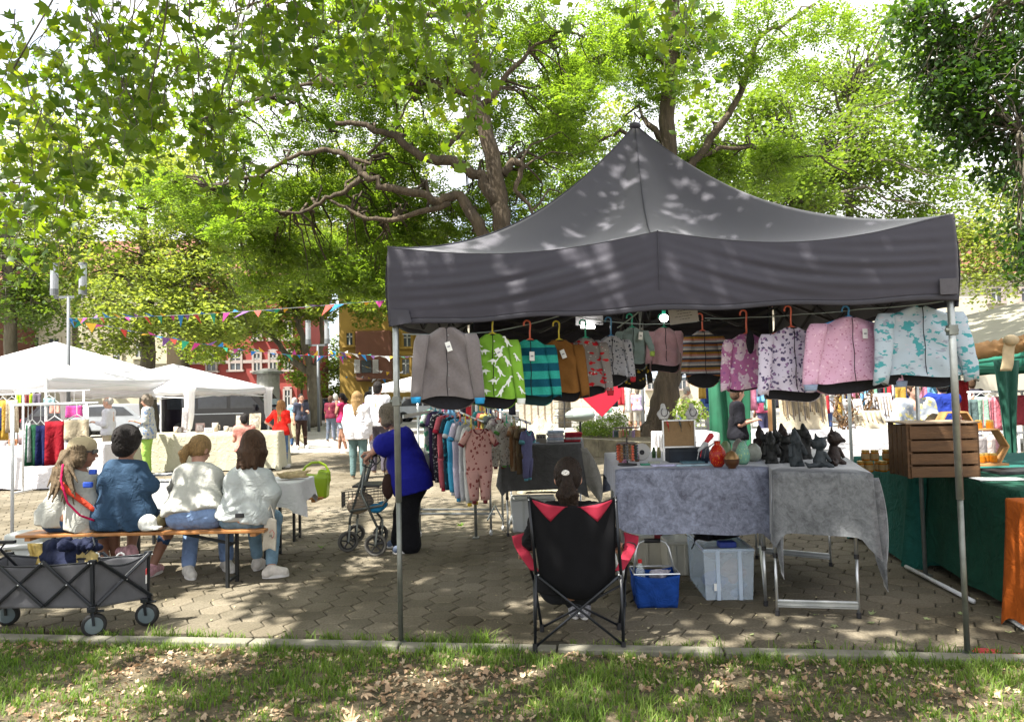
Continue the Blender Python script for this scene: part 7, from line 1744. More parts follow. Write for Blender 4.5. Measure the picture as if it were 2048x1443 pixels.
# blue folding basket
bb = G(1318, 1217) + Vector((0, .14, 0)); t = thing('folding_basket', 'royal blue folding basket with aluminium hoop handle under the left table', 'basket', bb, R(-2)); m_bb = clothmat('basket_blue', (.008, .045, .22), .2)
for a, b in ((0, -1), (0, 1), (1, -1), (1, 1)):
 l, yy = (.33, .26) if a == 0 else (.26, .33)
 def fn(u, v): k = lerp(.86, 1, v); x = (u - .5) * l * k; y = b * (yy / 2 * k + .012 * math.sin(PI * v) * math.sin(PI * u) + .003 * math.sin(14 * u + 6 * v)); z_ = .24 * v - .022 * math.sin(PI * u) * v; return Vector((x, y, z_)) if a == 0 else Vector((y, x, z_))
 mb = MB(); mb.grid(fn, 16, 10); mb.build('side_panel', m_bb, t, smooth=True, solid=.004)
mb = MB(); mb.box((0, 0, .006), (.28, .22, .008)); mb.build('bottom_panel', m_bb, t)
mb = MB(); mb.tube([(-.155, .0, .22), (-.12, .05, .40), (-.10, .06, .435), (-.06, .06, .45), (.06, .06, .45), (.10, .06, .435), (.12, .05, .40), (.155, 0, .22)], .009, 8); hd = mb.build('handle', m_alu, t, smooth=True); mb = MB(); mb.tube([(-.06, .06, .45), (.06, .06, .45)], .017, 8); mb.build('grip', m_blackplastic, hd, smooth=True)
mb = MB(); mb.tube([(.165, .125, .245), (-.165, .125, .245), (-.165, -.125, .245), (.165, -.125, .245)], .006, 5, closed=True); mb.build('rim', m_alu, t)
t = thing('water_bottle', 'clear plastic bottle with red cap in the left of the blue basket', 'bottle', bb + Vector((-.11, -.03, .05))); mb = MB(); mb.lathe([(.036, 0), (.038, .16), (.034, .20), (.016, .245), (.013, .262)], (0, 0, 0), 16); mb.build('body', glass('pet', (.9, .95, .95), .08, .25), t, smooth=True); mb = MB(); mb.lathe([(.015, .258), (.016, .282), (.012, .285)], (0, 0, 0), 14); mb.build('cap', mat('cap_red', (.5, .02, .02), .4, .1, 9), t)
lump('plastic_bag', 'clear crinkled plastic bag with reddish food in the blue basket', 'bag', bb + Vector((.03, -.02, .19)), .07, .06, .07, mat('crinkled_film', (.40, .37, .42), .2, .5, 30), 8)
# --- back table with books and folded clothes
B3 = [G(1005, 888, .95), G(1158, 888, .95), G(1165, 872, .95), G(1012, 872, .95)]
B3 = [Vector((W(1003, 900, 8.2).x, 8.2)), Vector((W(1162, 900, 8.1).x, 8.15)), Vector((W(1166, 900, 9).x, 9.0)), Vector((W(1012, 900, 9).x, 9.05))]; ZB3 = W(1080, 888, 8.2).z
folding_table('folding table at the back of the stall under a dark grey cloth', [Vector((p.x, p.y, 0)) for p in B3], ZB3 - .005, [(Vector((B3[0].x + .05, B3[0].y + .05, 0)), Vector((B3[3].x + .05, B3[3].y - .05, 0))), (Vector((B3[1].x - .05, B3[1].y + .05, 0)), Vector((B3[2].x - .05, B3[2].y - .05, 0)))])
m_gc = clothmat('grey_cloth', (.10, .10, .10), .15); cloth_over('tablecloth', 'dark grey cloth on the back table, its right corner hanging in a long point', 'tablecloth', B3, ZB3, (.49, .50, .3, .4), .01, m_gc, 12, .035)
drape_point(W(1164, 895, 8.15), '', .20, .62, clothmat('grey_cloth_pale', (.30, .29, .26), .2), .2, par=[o for o in COL.objects if str(o.get('label')).startswith('dark grey cloth on the back')][0])
g = random.Random(5)
for px, lb, cols, n in ((1112, 'stack of folded pale clothes on the back table', [(.5, .5, .52), (.35, .42, .5), (.48, .42, .44)], 5), (1146, 'stack of folded dark red and white clothes on the back table', [(.30, .02, .03), (.45, .42, .42), (.25, .02, .03)], 4)):
 c_ = W(px, 884, 8.4); t = thing('clothes_stack', lb, 'clothes stack', Vector((c_.x, 8.4, ZB3 + .004)))
 for i in range(n): blob('folded_garment', [rbox((g.gauss(0, .006), 0, .016 + .026 * i), (.085, .07, .004), None, .010)], clothmat('fold_%d_%d' % (px, i), cols[i % 3], .3), t, .008, .01, world=False)
for px, w_, h_, col, lb in ((1082, .11, .10, (.20, .18, .15), 'small grey brown notice card propped on the back table'),):
 t = thing('notice_card', lb, 'sign', Vector((W(px, 884, 8.35).x, 8.3, ZB3 + .004))); mb = MB(); mb.box((0, 0, h_ / 2), (w_, .006, h_), M=Matrix.Rotation(-.15, 3, 'X')); mb.build('card', mat('cardgrey', col, .8, .1, 9), t); mb = MB()
 for i in range(3): mb.box((-.03 + .03 * i, -.005 - .006, h_ * .68), (.018, .002, .016))
 mb.build('print', mat('ink', (.03, .03, .04)), t)
t = thing('magazine', 'open brochures lying left of the notice card on the back table', 'magazine', Vector((W(1062, 885, 8.3).x, 8.3, ZB3 + .006))); mb = MB(); mb.box((0, 0, .006), (.16, .12, .012), .4); mb.build('pages', mat('broch', (.2, .3, .42), .4, .6, 20), t)
# ================================================================ green honey stall at the right
m_green = clothmat('dark_green_cloth', (.010, .060, .038), .2); m_teal = clothmat('teal_cloth', (.016, .105, .085), .2); m_or = clothmat('orange_cloth', (.42, .095, .012), .12)
ZG = .84
GT = [Vector((3.28, 4.85)), Vector((6.2, 4.5)), Vector((6.4, 6.9)), Vector((3.50, 7.3))]
t_g = cloth_over('tablecloth', 'dark green cloth reaching down to the ground on the honey stall table', 'tablecloth', [Vector((3.42, 5.05)), Vector((6.2, 5.0)), Vector((6.3, 5.95)), Vector((3.56, 6.4))], ZG, (.60, .80, .8, .78), .022, m_green, 21, .05, freq=7)
cloth_over('tablecloth', 'teal green cloth on the further part of the honey stall', 'tablecloth', [Vector((3.44, 6.46)), Vector((6.3, 6.0)), Vector((6.4, 7.6)), Vector((3.52, 7.7))], ZG, (.8, .8, .8, .80), .02, m_teal, 22, .05, freq=6)
cloth_over('tablecloth', 'orange cloth hanging over the near table at the right edge', 'tablecloth', [Vector((3.17, 4.42)), Vector((5.0, 4.3)), Vector((5.0, 4.86)), Vector((3.24, 4.92))], W(1995, 1008, 4.7).z, (.72, .8, .7, .74), .012, m_or, 23, .03, freq=6)
mb = MB(); a, b = G(1812, 1132, .03), G(1948, 1202, .03); mb.tube([a, b], .016, 8); tag(mb.build('ground_rail', mat('white_tube', (.62, .63, .64), .35, .05, 9), None, world=True, loc=a, smooth=True), 'white tube lying on the paving along the green cloth', 'rail')
mb = MB(); a, b = G(2010, 1230, .03), G(2060, 1262, .03); mb.tube([a, b], .016, 8); tag(mb.build('ground_rail', mat('white_tube', (.62, .63, .64)), None, world=True, loc=a, smooth=True), 'short white tube on the paving below the orange cloth', 'rail')
def pole_thing(label, px, py, ztop, r=.017, mt=m_steel):
 b = G(px, py); t = thing('stall_pole', label, 'pole', b); mb = MB(); mb.tube([(0, 0, 0), (0, 0, ztop)], r, 8); mb.build('tube', mt, t, smooth=True); mb = MB(); mb.box((0, 0, .006), (.08, .08, .012)); mb.build('foot_plate', m_steel_d, t); return t
pole_thing('bright thin metal pole in front of the green cloth and wooden crate', 1851, 1150, 2.3)
# wooden crate, boards as single pieces
m_cw = mat('crate_wood', (.105, .052, .020), .7, .35, 4, .4, 30, sx=(1, 6, 6)); cw = W(1862, 955, 5.75); cz = ZG + .006
t = thing('wooden_crate', 'brown slatted wooden crate standing on the green cloth', 'crate', Vector((W(1852, 955, 6.0).x, 5.95, cz)), R(-5)); Wc, Hc, Dc = .50, .42, .36
for z_ in (.05, .15, .25, .355):
 for y in (-Dc / 2, Dc / 2): mb = MB(); mb.box((0.035, y, z_), (Wc, .012, .083 if z_ < .3 else .10)); mb.build('board', m_cw, t, bevel=.003)
for x in (-Wc / 2 + .02, Wc / 2 + .05):
 for k in range(4): mb = MB(); mb.box((x, -.13 + .087 * k, Hc / 2), (.012, .075, Hc - .02)); mb.build('board', m_cw, t, bevel=.003)
for x in (-Wc / 2 + .035, -.02 + Wc / 2 + .05):
 for y in (-Dc / 2 + .016, Dc / 2 - .016): mb = MB(); mb.box((x, y, Hc / 2), (.04, .02, Hc)); mb.build('corner_post', m_cw, t, bevel=.003)
mb = MB(); mb.box((.03, 0, Hc + .008), (Wc + .05, Dc + .03, .012)); mb.build('top_board', mat('crate_top', (.28, .20, .13), .6, .3, 6), t, bevel=.003)
# honey jars: small boxed jars, and glass jars in the hexagon shelf
m_honey = mat('honey_amber', (.55, .19, .012), .12, .25, 20, trans=.3); m_lidg = mat('lid_gold', (.45, .30, .08), .3, .1, 9, metal=.5); m_lab = mat('jar_label', (.36, .25, .11), .7, .2, 50)
hb = W(1755, 925, 6.3)
def jar(c, label, s=1.0, rz=0.2, group='honey jars stacked left of the crate', m_=m_lab):
 t = thing('honey_jar', label, 'jar', c, rz, group); mb = MB(); mb.lathe([(.026 * s, 0), (.030 * s, .004), (.030 * s, .056 * s), (.024 * s, .064 * s)], (0, 0, 0), 12); mb.build('glass', m_honey, t, smooth=False); mb = MB(); mb.lathe([(.028 * s, .062 * s), (.028 * s, .076 * s), (.024 * s, .078 * s)], (0, 0, 0), 12); mb.build('lid', m_lidg, t)
 mb = MB(); mb.lathe([(.0305 * s, .012 * s), (.0315 * s, .013 * s), (.0315 * s, .05 * s), (.0305 * s, .051 * s)], (0, 0, 0), 12); mb.build('label', m_, t)
k = 0
for px, lv, dy in ((1722, 0, 0), (1738, 0, -.04), (1757, 0, 0), (1766, 0, -.05), (1776, 0, .02), (1732, 1, 0), (1750, 1, -.01), (1774, 1, 0)):
 p = W(px, 930, 6.35 + dy); jar(Vector((p.x, 6.35 + dy, ZG + .006 + .079 * lv * 1.15)), ('upper' if lv else 'lower') + ' row honey jar, %s from the left' % ['first', 'second', 'third', 'fourth', 'fifth', 'first', 'second', 'third'][k], 1.15); k += 1
m_hexw = mat('hex_wood', (.40, .21, .075), .6, .2, 5, .2, 30); t = thing('honeycomb_shelf', 'pale wooden honeycomb shelf holding honey jars right of the crate', 'shelf', Vector((W(1966, 950, 6.15).x, 6.2, ZG + .01)))
hc = W(1978, 893, 6.15) - t.location
def hexring(cx, cz, s):
 for i in range(6):
  a, b = PI / 3 * i + PI / 6 * 0, PI / 3 * (i + 1); p = Vector((cx + s * math.cos(a), 0, cz + s * math.sin(a))); q_ = Vector((cx + s * math.cos(b), 0, cz + s * math.sin(b))); mb = MB(); mb.bar(p, q_, .013, .11, up=(0, 1, 0)); mb.build('board', m_hexw, t, bevel=.002)
hexring(hc.x, hc.z + .0, .165); hexring(hc.x - .25, hc.z + .146, .165)
mb = MB(); mb.box((-.05, 0, .05), (.50, .16, .018)); mb.build('base_board', m_hexw, t); mb = MB(); mb.box((-.17, 0, .02), (.09, .10, .04)); mb.build('foot_block', m_cw, t)
for i, (x, z_) in enumerate(((-.05, -.13), (.005, -.13), (.05, -.13), (-.04, .145), (.035, .145))): jar(t.location + Vector((hc.x + x, -.02 + .03 * (i % 2), hc.z + z_ + .0)), 'glass of amber honey %s the honeycomb shelf' % ['at left inside', 'in the middle inside', 'at right inside', 'at left on top of', 'at right on top of'][i], .95, 0, 'glass honey jars on the honeycomb shelf', m_honey)
mb = MB(); mb.box((0, 0, .004), (.34, .16, .006), -.1); tag(mb.build('price_sheet', m_tag, None, loc=Vector((W(2010, 985, 5.55).x, 5.62, ZG + .008))), 'pale sheet lying on the green cloth right of the shelf', 'paper')
mb = MB(); mb.box((0, 0, .01), (.9, .3, .02)); tag(mb.build('dark_tray', m_blackplastic, None, loc=Vector((W(2040, 965, 5.9).x + .3, 6.05, ZG + .008))), 'flat black tray on the green cloth at the right edge', 'tray')
# ================================================================ background: houses
def house(label, px0, px1, D, h, depth, wallm, wins, roofm, trim, extra=None, rz=0):
 x0, x1 = W(px0, 800, D).x, W(px1, 800, D).x; c = Vector(((x0 + x1) / 2, D, 0)); t = thing('house', label, 'building', c); wd = x1 - x0
 mb = MB(); mb.box((0, depth / 2, h / 2), (wd, depth, h)); mb.build('wall', wallm, t)
 mb = MB(); mb.prism([(-.4, 0), (depth + .4, 0), (depth / 2, 3.4)], (-wd / 2 - .3, 0, h + .002), (0, 1, 0), (0, 0, 1), wd + .6); rf = mb.build('roof', roofm, t); mb = MB(); mb.box((wd * .2, depth * .5, h + 3), (.8, .8, 2.4)); mb.build('chimney', wallm, rf)
 for px, py, w_, hh, arch in wins:
  p = W(px, py, D); S = D / FPX; a, b = w_ * S / 2, hh * S / 2; cx, cz = p.x - c.x, p.z
  mb = MB(); mb.box((cx, -.03, cz), (a * 2, .10, b * 2)); wn = mb.build('window', m_pane, t)
  mb = MB(); fw = .14
  for q_, s_ in (((cx - a - fw / 2, -.06, cz), (fw, .18, b * 2 + .2)), ((cx + a + fw / 2, -.06, cz), (fw, .18, b * 2 + .2)), ((cx, -.06, cz + b + .09), (a * 2, .16, .18)), ((cx, -.10, cz - b - .07), (a * 2 + .5, .3, .14))): mb.box(q_, s_)
  if arch: mb.prism([(math.cos(PI * i / 8) * (a + fw), math.sin(PI * i / 8) * a * .5) for i in range(9)], (cx, .02, cz + b + .18), (1, 0, 0), (0, 0, 1), .14)
  mb.build('surround', trim, wn); mb = MB(); mb.box((cx, -.10, cz), (.07, .05, b * 2)); mb.box((cx, -.10, cz + b * .4), (a * 2, .05, .07)); mb.build('mullion', m_wframe, wn)
 for z_ in (4.1,): mb = MB(); mb.box((0, -.05, z_), (wd + .1, .16, .22)); mb.build('cornice', trim if arch else wallm, t)
 if extra: extra(t, c)
 return t
m_pane = mat('dark_pane', (.05, .06, .07), .12, .5, 2, spec=.6); m_wframe = mat('window_white', (.38, .38, .37), .6, .05, 9); m_trim = mat('plaster_trim', (.32, .27, .25), .8, .1, 9); m_roof = mat('roof_tile', (.16, .06, .04), .85, .3, 6)
m_red = mat('red_render', (.25, .045, .038), .85, .12, 1.5); m_yel = mat('ochre_render', (.27, .17, .035), .85, .1, 1.2); m_bei = mat('beige_render', (.42, .38, .28), .85, .1, 1.2); m_brn = mat('brown_render', (.13, .055, .035), .85, .1, 2); m_cream = mat('cream_render', (.46, .42, .33), .85, .1, 1)
house('red rendered house with white window surrounds behind the white gazebo and van', 380, 594, 52, 9.5, 9, m_red, [(424, 722, 16, 38, 0), (472, 722, 20, 34, 0), (515, 724, 12, 34, 1), (547, 723, 12, 34, 1), (577, 722, 10, 34, 1), (550, 800, 10, 40, 1), (576, 800, 10, 40, 1), (524, 800, 10, 40, 1), (424, 660, 16, 34, 0), (515, 662, 12, 32, 1), (547, 662, 12, 32, 1), (577, 662, 12, 32, 1)], m_roof, m_trim)
def yx(t, c):
 p = W(750, 712, 46); mb = MB(); mb.box((p.x - c.x, -.3, p.z + 0), (2.2, .62, 3.1)); mb.build('bay', m_brn, t, bevel=.1); S = 46 / FPX
 for sg in (-1, 1):
  q = W(737 + sg * 18, 733, 46); mb = MB(); mb.box((q.x - c.x, -.66, q.z), (.34, .06, .82)); sh_ = mb.build('shutter', m_wframe, t)
  for k in range(6): mb = MB(); mb.box((q.x - c.x, -.70, q.z - .33 + .13 * k), (.28, .03, .04)); mb.build('slat', m_trim, sh_)
 q = W(737, 733, 46); mb = MB(); mb.box((q.x - c.x, -.64, q.z), (.62, .06, .78)); wn = mb.build('window', m_pane, t)
house('ochre yellow apartment house with brown bay and white shutters behind the square', 680, 880, 46, 9.5, 9, m_yel, [(812, 733, 14, 30, 0), (745, 678, 18, 22, 0), (700, 678, 12, 24, 0), (745, 785, 14, 24, 0), (815, 680, 14, 26, 0), (860, 733, 14, 30, 0), (860, 680, 14, 26, 0)], m_roof, m_yel, yx)
house('beige house with grey windows behind the left gazebo', 20, 334, 50, 10, 9, m_bei, [(68, 692, 24, 34, 0), (110, 692, 20, 30, 0), (160, 700, 20, 30, 0), (235, 716, 14, 26, 0), (280, 700, 14, 28, 0), (68, 640, 24, 28, 0), (235, 650, 14, 26, 0)], m_roof, m_bei)
house('pale house seen through the leaves above the right shoulder of the canopy', 1900, 2240, 42, 7.6, 9, m_cream, [(1990, 590, 20, 26, 0), (2050, 590, 20, 26, 0)], m_roof, m_trim)
house('long cream house closing the far side of the square behind the stalls', 895, 1885, 66, 8.5, 9, m_cream, [(x, y, 14, 24, 0) for x in range(930, 1880, 62) for y in (700, 765)], m_roof, m_trim)
house('brownish house at the far left edge behind the trees', -420, -10, 46, 9, 9, m_brn, [(-30, 700, 20, 30, 0)], m_roof, m_trim)
# advertising column with hood
t = thing('advertising_column', 'grey poster column in front of the red house', 'advertising column', Vector((W(537, 800, 42).x, 42, 0))); mb = MB(); mb.lathe([(.62, 0), (.62, 2.9)], (0, 0, 0), 20); mb.build('drum', mat('col_grey', (.30, .30, .28), .8, .2, 6), t); mb = MB(); mb.lathe([(.85, 2.9), (.85, 3.02), (.3, 3.2)], (0, 0, 0), 20); mb.build('hood', m_steel_d, t)
# ================================================================ vehicles
m_vb = mat('black_paint', (.010, .008, .014), .18, .2, 5, spec=.6); m_sv = mat('silver_paint', (.35, .37, .40), .3, .1, 5, metal=.5); m_dg = mat('car_glass', (.03, .035, .045), .06, .3, 4, spec=.8); m_ws = glass('windscreen', (.5, .6, .62), .05, .5)
def car(label, px, D, L, H, prof, glassq, mt, rz=0, cat='car', wr=.32, Wd=1.75, name='parked_car', van=False):
 c = Vector((W(px, 800, D).x, D, 0)); t = thing(name, label, cat, c, rz)
 mb = MB(); mb.prism([(x * L, z * H) for x, z in prof], (0, Wd / 2, 0), (1, 0, 0), (0, 0, 1), Wd); mb.build('body', mt, t, bevel=.05)
 for q_ in glassq:
  for y in (-Wd / 2 - .004, Wd / 2 + .012): mb = MB(); mb.prism([(x * L, z * H) for x, z in q_], (0, y, 0), (1, 0, 0), (0, 0, 1), .008); mb.build('side_window', m_dg, t)
 for x in (-.32, .31):
  for y in (-Wd / 2 + .06, Wd / 2 - .06):
   M = Matrix.Rotation(PI / 2, 3, 'X'); mb = MB(); mb.lathe([(wr * .6, -.12), (wr, -.10), (wr, .10), (wr * .6, .12)], (x * L, y, wr), 20, M=M); w_ = mb.build('wheel', m_rub, t, smooth=True); mb = MB(); mb.lathe([(.02, -.125), (wr * .58, -.122), (wr * .6, .12)], (x * L, y, wr), 14, M=M); mb.build('rim', m_hub, w_)
 for sg, mt2, nm in ((-1, mat('tail_red', (.5, .01, .01), .25, .1, 9), 'tail_light'), (1, mat('lamp_clear', (.6, .6, .6), .1, .1, 9), 'headlight')):
  for y in (-Wd / 2 + .12, Wd / 2 - .12): mb = MB(); mb.box((sg * L * .492, y, H * (.5 if van or sg < 0 else .4)), (.08, .22, .34 if sg < 0 and van else .16)); mb.build(nm, mt2, t, bevel=.02)
 return t
vp = [(-.5, .16), (-.5, .93), (-.47, 1), (.22, 1), (.29, .96), (.40, .62), (.485, .52), (.5, .40), (.5, .16)]
van = car('black van parked behind the stall with mugs, red tail light visible', 458, 30, 4.7, 1.98, vp, [[(-.44, .60), (-.44, .88), (-.20, .88), (-.20, .60)], [(-.18, .60), (-.18, .88), (.06, .88), (.06, .60)], [(.09, .60), (.09, .88), (.235, .88), (.345, .60)]], m_vb, 0, 'van', .34, 1.9, 'parked_van', True)
mb = MB(); mb.add([(.24 * 4.7, -.9, .965 * 1.98), (.24 * 4.7, .9, .965 * 1.98), (.405 * 4.7, .86, .635 * 1.98), (.405 * 4.7, -.86, .635 * 1.98)], [(0, 1, 2, 3)]); mb.v = [(x + .02, y, z + .03) for x, y, z in mb.v]; mb.build('windscreen', m_ws, van, solid=.01)
mb = MB(); mb.box((.30 * 4.7, -1.05, 1.18), (.12, .2, .24)); mb.build('wing_mirror', m_vb, van, bevel=.03); mb = MB(); mb.box((-.2, -.957, .98), (2.3, .012, .03)); mb.build('side_trim', m_alu, van)
cp = [(-.5, .2), (-.5, .55), (-.42, .62), (-.30, .97), (-.05, 1), (.10, .96), (.25, .62), (.46, .52), (.5, .4), (.5, .2)]; cgl = [[(-.36, .64), (-.27, .92), (-.08, .93), (-.08, .64)], [(-.06, .64), (-.06, .93), (.09, .9), (.20, .64)]]
for px, D, mt, lb in ((250, 33, m_sv, 'silver car parked behind the standing woman in the left stall'), (336, 36, m_sv, 'silver car parked left of the black van'), (664, 40, m_vb, 'dark car parked right of the forked plane trunk'), (150, 36, m_vb, 'dark car parked behind the left clothes stall'), (860, 40, m_sv, 'light car parked behind the left tent pole')): car(lb, px, D, 4.2, 1.45, cp, cgl, mt, 0)
# ================================================================ lamps, bollards, bunting
m_lampg = mat('lamp_grey', (.13, .14, .15), .5, .1, 9); m_opal = mat('opal_glass', (.45, .47, .50), .3, .05, 9, trans=.4)
def lamp(label, px, D, zt, s, arm):
 b = Vector((W(px, 800, D).x, D, 0)); t = thing('street_lamp', label, 'street lamp', b); mb = MB(); mb.tube([(0, 0, 0), (0, 0, zt)], [.085 * s, .065 * s], 10); mb.build('post', m_lampg, t, smooth=True)
 mb = MB(); mb.bar((-arm, 0, zt), (arm, 0, zt), .09 * s, .10 * s); mb.build('cross_arm', m_lampg, t)
 for sg in (-1, 1):
  x = sg * arm; mb = MB(); mb.lathe([(.16 * s, zt + .05), (.16 * s, zt + .35 * s)], (x, 0, 0), 14); ln = mb.build('lantern', m_lampg, t); mb = MB(); mb.lathe([(.15 * s, zt + .35 * s), (.15 * s, zt + .95 * s)], (x, 0, 0), 14); mb.build('glass', m_opal, ln, smooth=False)
  mb = MB(); mb.lathe([(.15 * s, zt + .951 * s), (.15 * s, zt + 1.35 * s)], (x, 0, 0), 14); mb.build('upper_glass', glass('lamp_clear_glass', (.8, .85, .9), .1, .3), ln); mb = MB(); mb.lathe([(.17 * s, zt + 1.351 * s), (.16 * s, zt + 1.43 * s)], (x, 0, 0), 14); mb.build('cap', m_lampg, ln)
 return t
lamp('grey street lamp with two cylindrical lanterns at the left, carrying the bunting', 137, 16, W(135, 594, 16).z, .52, .31); lamp('slim street lamp with two lanterns in front of the forked plane tree', 637, 33, W(637, 690, 33).z, .78, .42)
for px, py, lb in ((618, 862, 'grey bollard left of the slim street lamp'), (595, 852, 'grey bollard behind the man in the dark shirt')):
 b = G(px, py); t = thing('bollard', lb, 'bollard', b); mb = MB(); mb.lathe([(.07, 0), (.07, .85), (.05, .92), (.01, .95)], (0, 0, 0), 12); mb.build('post', m_lampg, t, smooth=True)
m_fl = [mat('flag_%d' % i, c, .7, .1, 9, trans=.4) for i, c in enumerate([(.02, .22, .50), (.60, .40, .03), (.45, .05, .25), (.03, .35, .22), (.55, .08, .06), (.25, .12, .35), (.6, .6, .6)])]
def bunting(label, a, b, n, fs, sag, cols=(0, 3, 1, 2, 0, 5, 4)):
 t = thing('bunting', label, 'bunting', a); g = random.Random(n); P = [a.lerp(b, i / 24) - Vector((0, 0, sag * math.sin(PI * i / 24))) for i in range(25)]; mb = MB(); mb.tube(P, .0045, 4); mb.build('string', m_lampg, t, world=True); d = (b - a).normalized()
 for i in range(n):
  u = (i + .3 + .4 * g.random()) / n; p = a.lerp(b, u) - Vector((0, 0, sag * math.sin(PI * u))); s = fs * g.uniform(.7, 1.2); lift = g.uniform(-.9, .6); tip = Vector((g.uniform(-.6, .6) * s, g.uniform(-.3, .3), -.0)) + Vector((0, 0, lift * s)); mb = MB(); mb.add([p - d * s * .45, p + d * s * .45, p + tip], [(0, 1, 2)]); mb.build('flag', m_fl[cols[i % len(cols)] if n < 60 else g.choice(cols)], t, world=True, solid=.002)
 return t
L0 = W(135, 636, 16); bunting('upper colourful bunting running from the lamp post to the canopy', L0, W(800, 598, 9.5), 40, .20, .06); bunting('lower colourful bunting descending from the lamp post to the right', L0, W(700, 712, 30), 56, .34, .25)
bunting('bunting strung across in front of the ochre house', W(655, 700, 30), W(860, 712, 26), 22, .32, .1, (1, 0, 3, 5, 6, 6, 6)); bunting('far small bunting below the shuttered window', W(690, 752, 40), W(850, 756, 34), 16, .34, .1, (0, 1, 6, 6)); bunting('thin bunting slanting in front of the ochre house', W(676, 714, 34), W(835, 748, 36), 12, .2, .2, (6, 1, 6))
# ================================================================ gazebos and stalls
m_gaz = mat('white_gazebo_cloth', (.82, .81, .82), .8, .02, 4, trans=.45); m_gaz2 = m_gaz; m_tube = mat('white_tube', (.62, .63, .64))
def gazebo(label, c, off, ze, zp, vl, mt, legs=(0, 1, 2, 3), curt=(), lm=None):
 off = Vector((off[0], off[1], 0)); o2 = Vector((-off.y, off.x, 0)); cn = [c + off, c + o2, c - off, c - o2]; t = thing('gazebo', label, 'gazebo', Vector((c.x, c.y, 0))); pk = Vector((c.x, c.y, zp))
 for i in range(4):
  a, b = cn[i], cn[(i + 1) % 4]
  def fn(u, v): e = a.lerp(b, u); e = Vector((e.x, e.y, ze - .05 * math.sin(PI * u))); p = pk.lerp(e, max(v, .01)); p.z -= .07 * math.sin(PI * v) * math.sin(PI * u); return p
  mb = MB(); mb.grid(fn, 14, 10); mb.build('roof_panel', mt, t, world=True, smooth=True, solid=.003)
  def f2(u, v): e = a.lerp(b, u); return Vector((e.x, e.y, ze - .05 * math.sin(PI * u) - vl * v + .012 * math.sin(u * 40) * v))
  mb = MB(); mb.grid(f2, 30, 3); mb.build('valance', mt, t, world=True, smooth=True, solid=.003)
  mb = MB(); mb.bar(Vector((a.x, a.y, ze - .25)), Vector((b.x, b.y, ze - .05)), .02, .02); mb.bar(Vector((a.x, a.y, ze - .05)), Vector((b.x, b.y, ze - .25)), .02, .02); mb.build('truss', lm or m_tube, t, world=True)
  if i in legs: mb = MB(); mb.tube([Vector((a.x, a.y, 0)), Vector((a.x, a.y, ze))], .025, 8); mb.build('leg', lm or m_tube, t, world=True)
  if i in curt:
   mb = MB(); mb.lathe([(.05, .9), (.10, 1.2), (.12, ze - .1), (.16, ze)], (a.x, a.y, 0), 9); mb.build('gathered_curtain', mt, t, world=True)
 return t
gazebo('large white peaked gazebo at the left edge above the clothes stall', Vector((-10.5, 17, 0)), (1.3, -2.4), 2.08, 2.98, .22, m_gaz); gazebo('second white gazebo with gathered curtains over the mug stall', Vector((-8.7, 19, 0)), (1.28, -2.0), 1.86, 2.5, .16, m_gaz, curt=(0, 1, 3))
gazebo('white gazebo far behind the left tent pole', Vector((W(836, 800, 30).x, 30, 0)), (1.2, -1.6), 1.9, W(836, 750, 30).z, .2, m_gaz); gazebo('white gazebo far back between the jackets and robinia trunk', Vector((W(1240, 800, 33).x, 33, 0)), (1.6, -1.3), 2.0, 2.9, .2, m_gaz)
gazebo('blue grey gazebo far back behind the robinia trunk', Vector((W(1390, 800, 28).x, 28, 0)), (1.6, -1.6), 2.15, 2.9, .25, mat('bluegrey_cloth', (.25, .30, .38), .8, .05, 4, trans=.2)); gazebo('white gazebo behind the necklace boards', Vector((W(1600, 800, 22).x, 22, 0)), (1.8, -1.7), 2.1, 2.9, .3, m_gaz)
m_cg = mat('green_gazebo_cloth', (.02, .16, .11), .75, .1, 4, trans=.25)
gazebo('green gazebo with hanging children clothes at the right edge', Vector((9.4, 12.2, 0)), (-2.1, -2.2), 2.0, 3.0, .26, m_cg, lm=mat('green_leg', (.008, .07, .045), .7, .1, 9)); gazebo('blue canopy behind the green gazebo', Vector((12.5, 17.5, 0)), (-2.2, -1.8), 2.1, 2.9, .25, mat('navy_cloth', (.01, .02, .10), .8, .1, 4))
# green bulky leg cover at right
t = thing('side_curtain', 'dark green gathered curtain at the corner of the green gazebo', 'curtain', Vector((W(2018, 800, 9.9).x, 9.9, 0))); mb = MB(); mb.grid(lambda u, v: Vector(((u - .5) * lerp(.10, .36, v ** 1.5), .03 * math.sin(u * 14), lerp(.1, W(2018, 720, 9.9).z, v))), 14, 12); mb.build('cloth', mat('green_leg', (.008, .07, .045)), t, smooth=True, solid=.01)
# cream awning over the honey stall
t = thing('awning', 'cream awning with rolled brown edge and tied ribbon above the honey stall', 'awning', Vector((5.2, 6, 0))); m_aw = mat('cream_awning', (.40, .38, .29), .8, .08, 3, trans=.25); e0, e1, r0_, r1_ = W(1916, 700, 6.9), W(2250, 628, 6.0), W(1925, 632, 8.2), W(2250, 556, 7.6)
mb = MB(); mb.grid(lambda u, v: e0.lerp(e1, u).lerp(r0_.lerp(r1_, u), v) - Vector((0, 0, .05 * math.sin(PI * v))), 20, 12); mb.build('sheet', m_aw, t, world=True, smooth=True, solid=.004)
v, f = sdf([cap(e0 + Vector((-.25, 0, -.08)), e0.lerp(e1, .35) + Vector((0, 0, -.06)), .08, .07), cap(e0.lerp(e1, .35) + Vector((0, 0, -.06)), e1 + Vector((0, 0, -.05)), .07, .08)], .016, .03, wr=(.012, 50, (.25, .2, 1))); make('rolled_edge', v, f, mat('rolled_brown', (.36, .20, .085), .8, .35, 7), t, smooth=True, world=True)
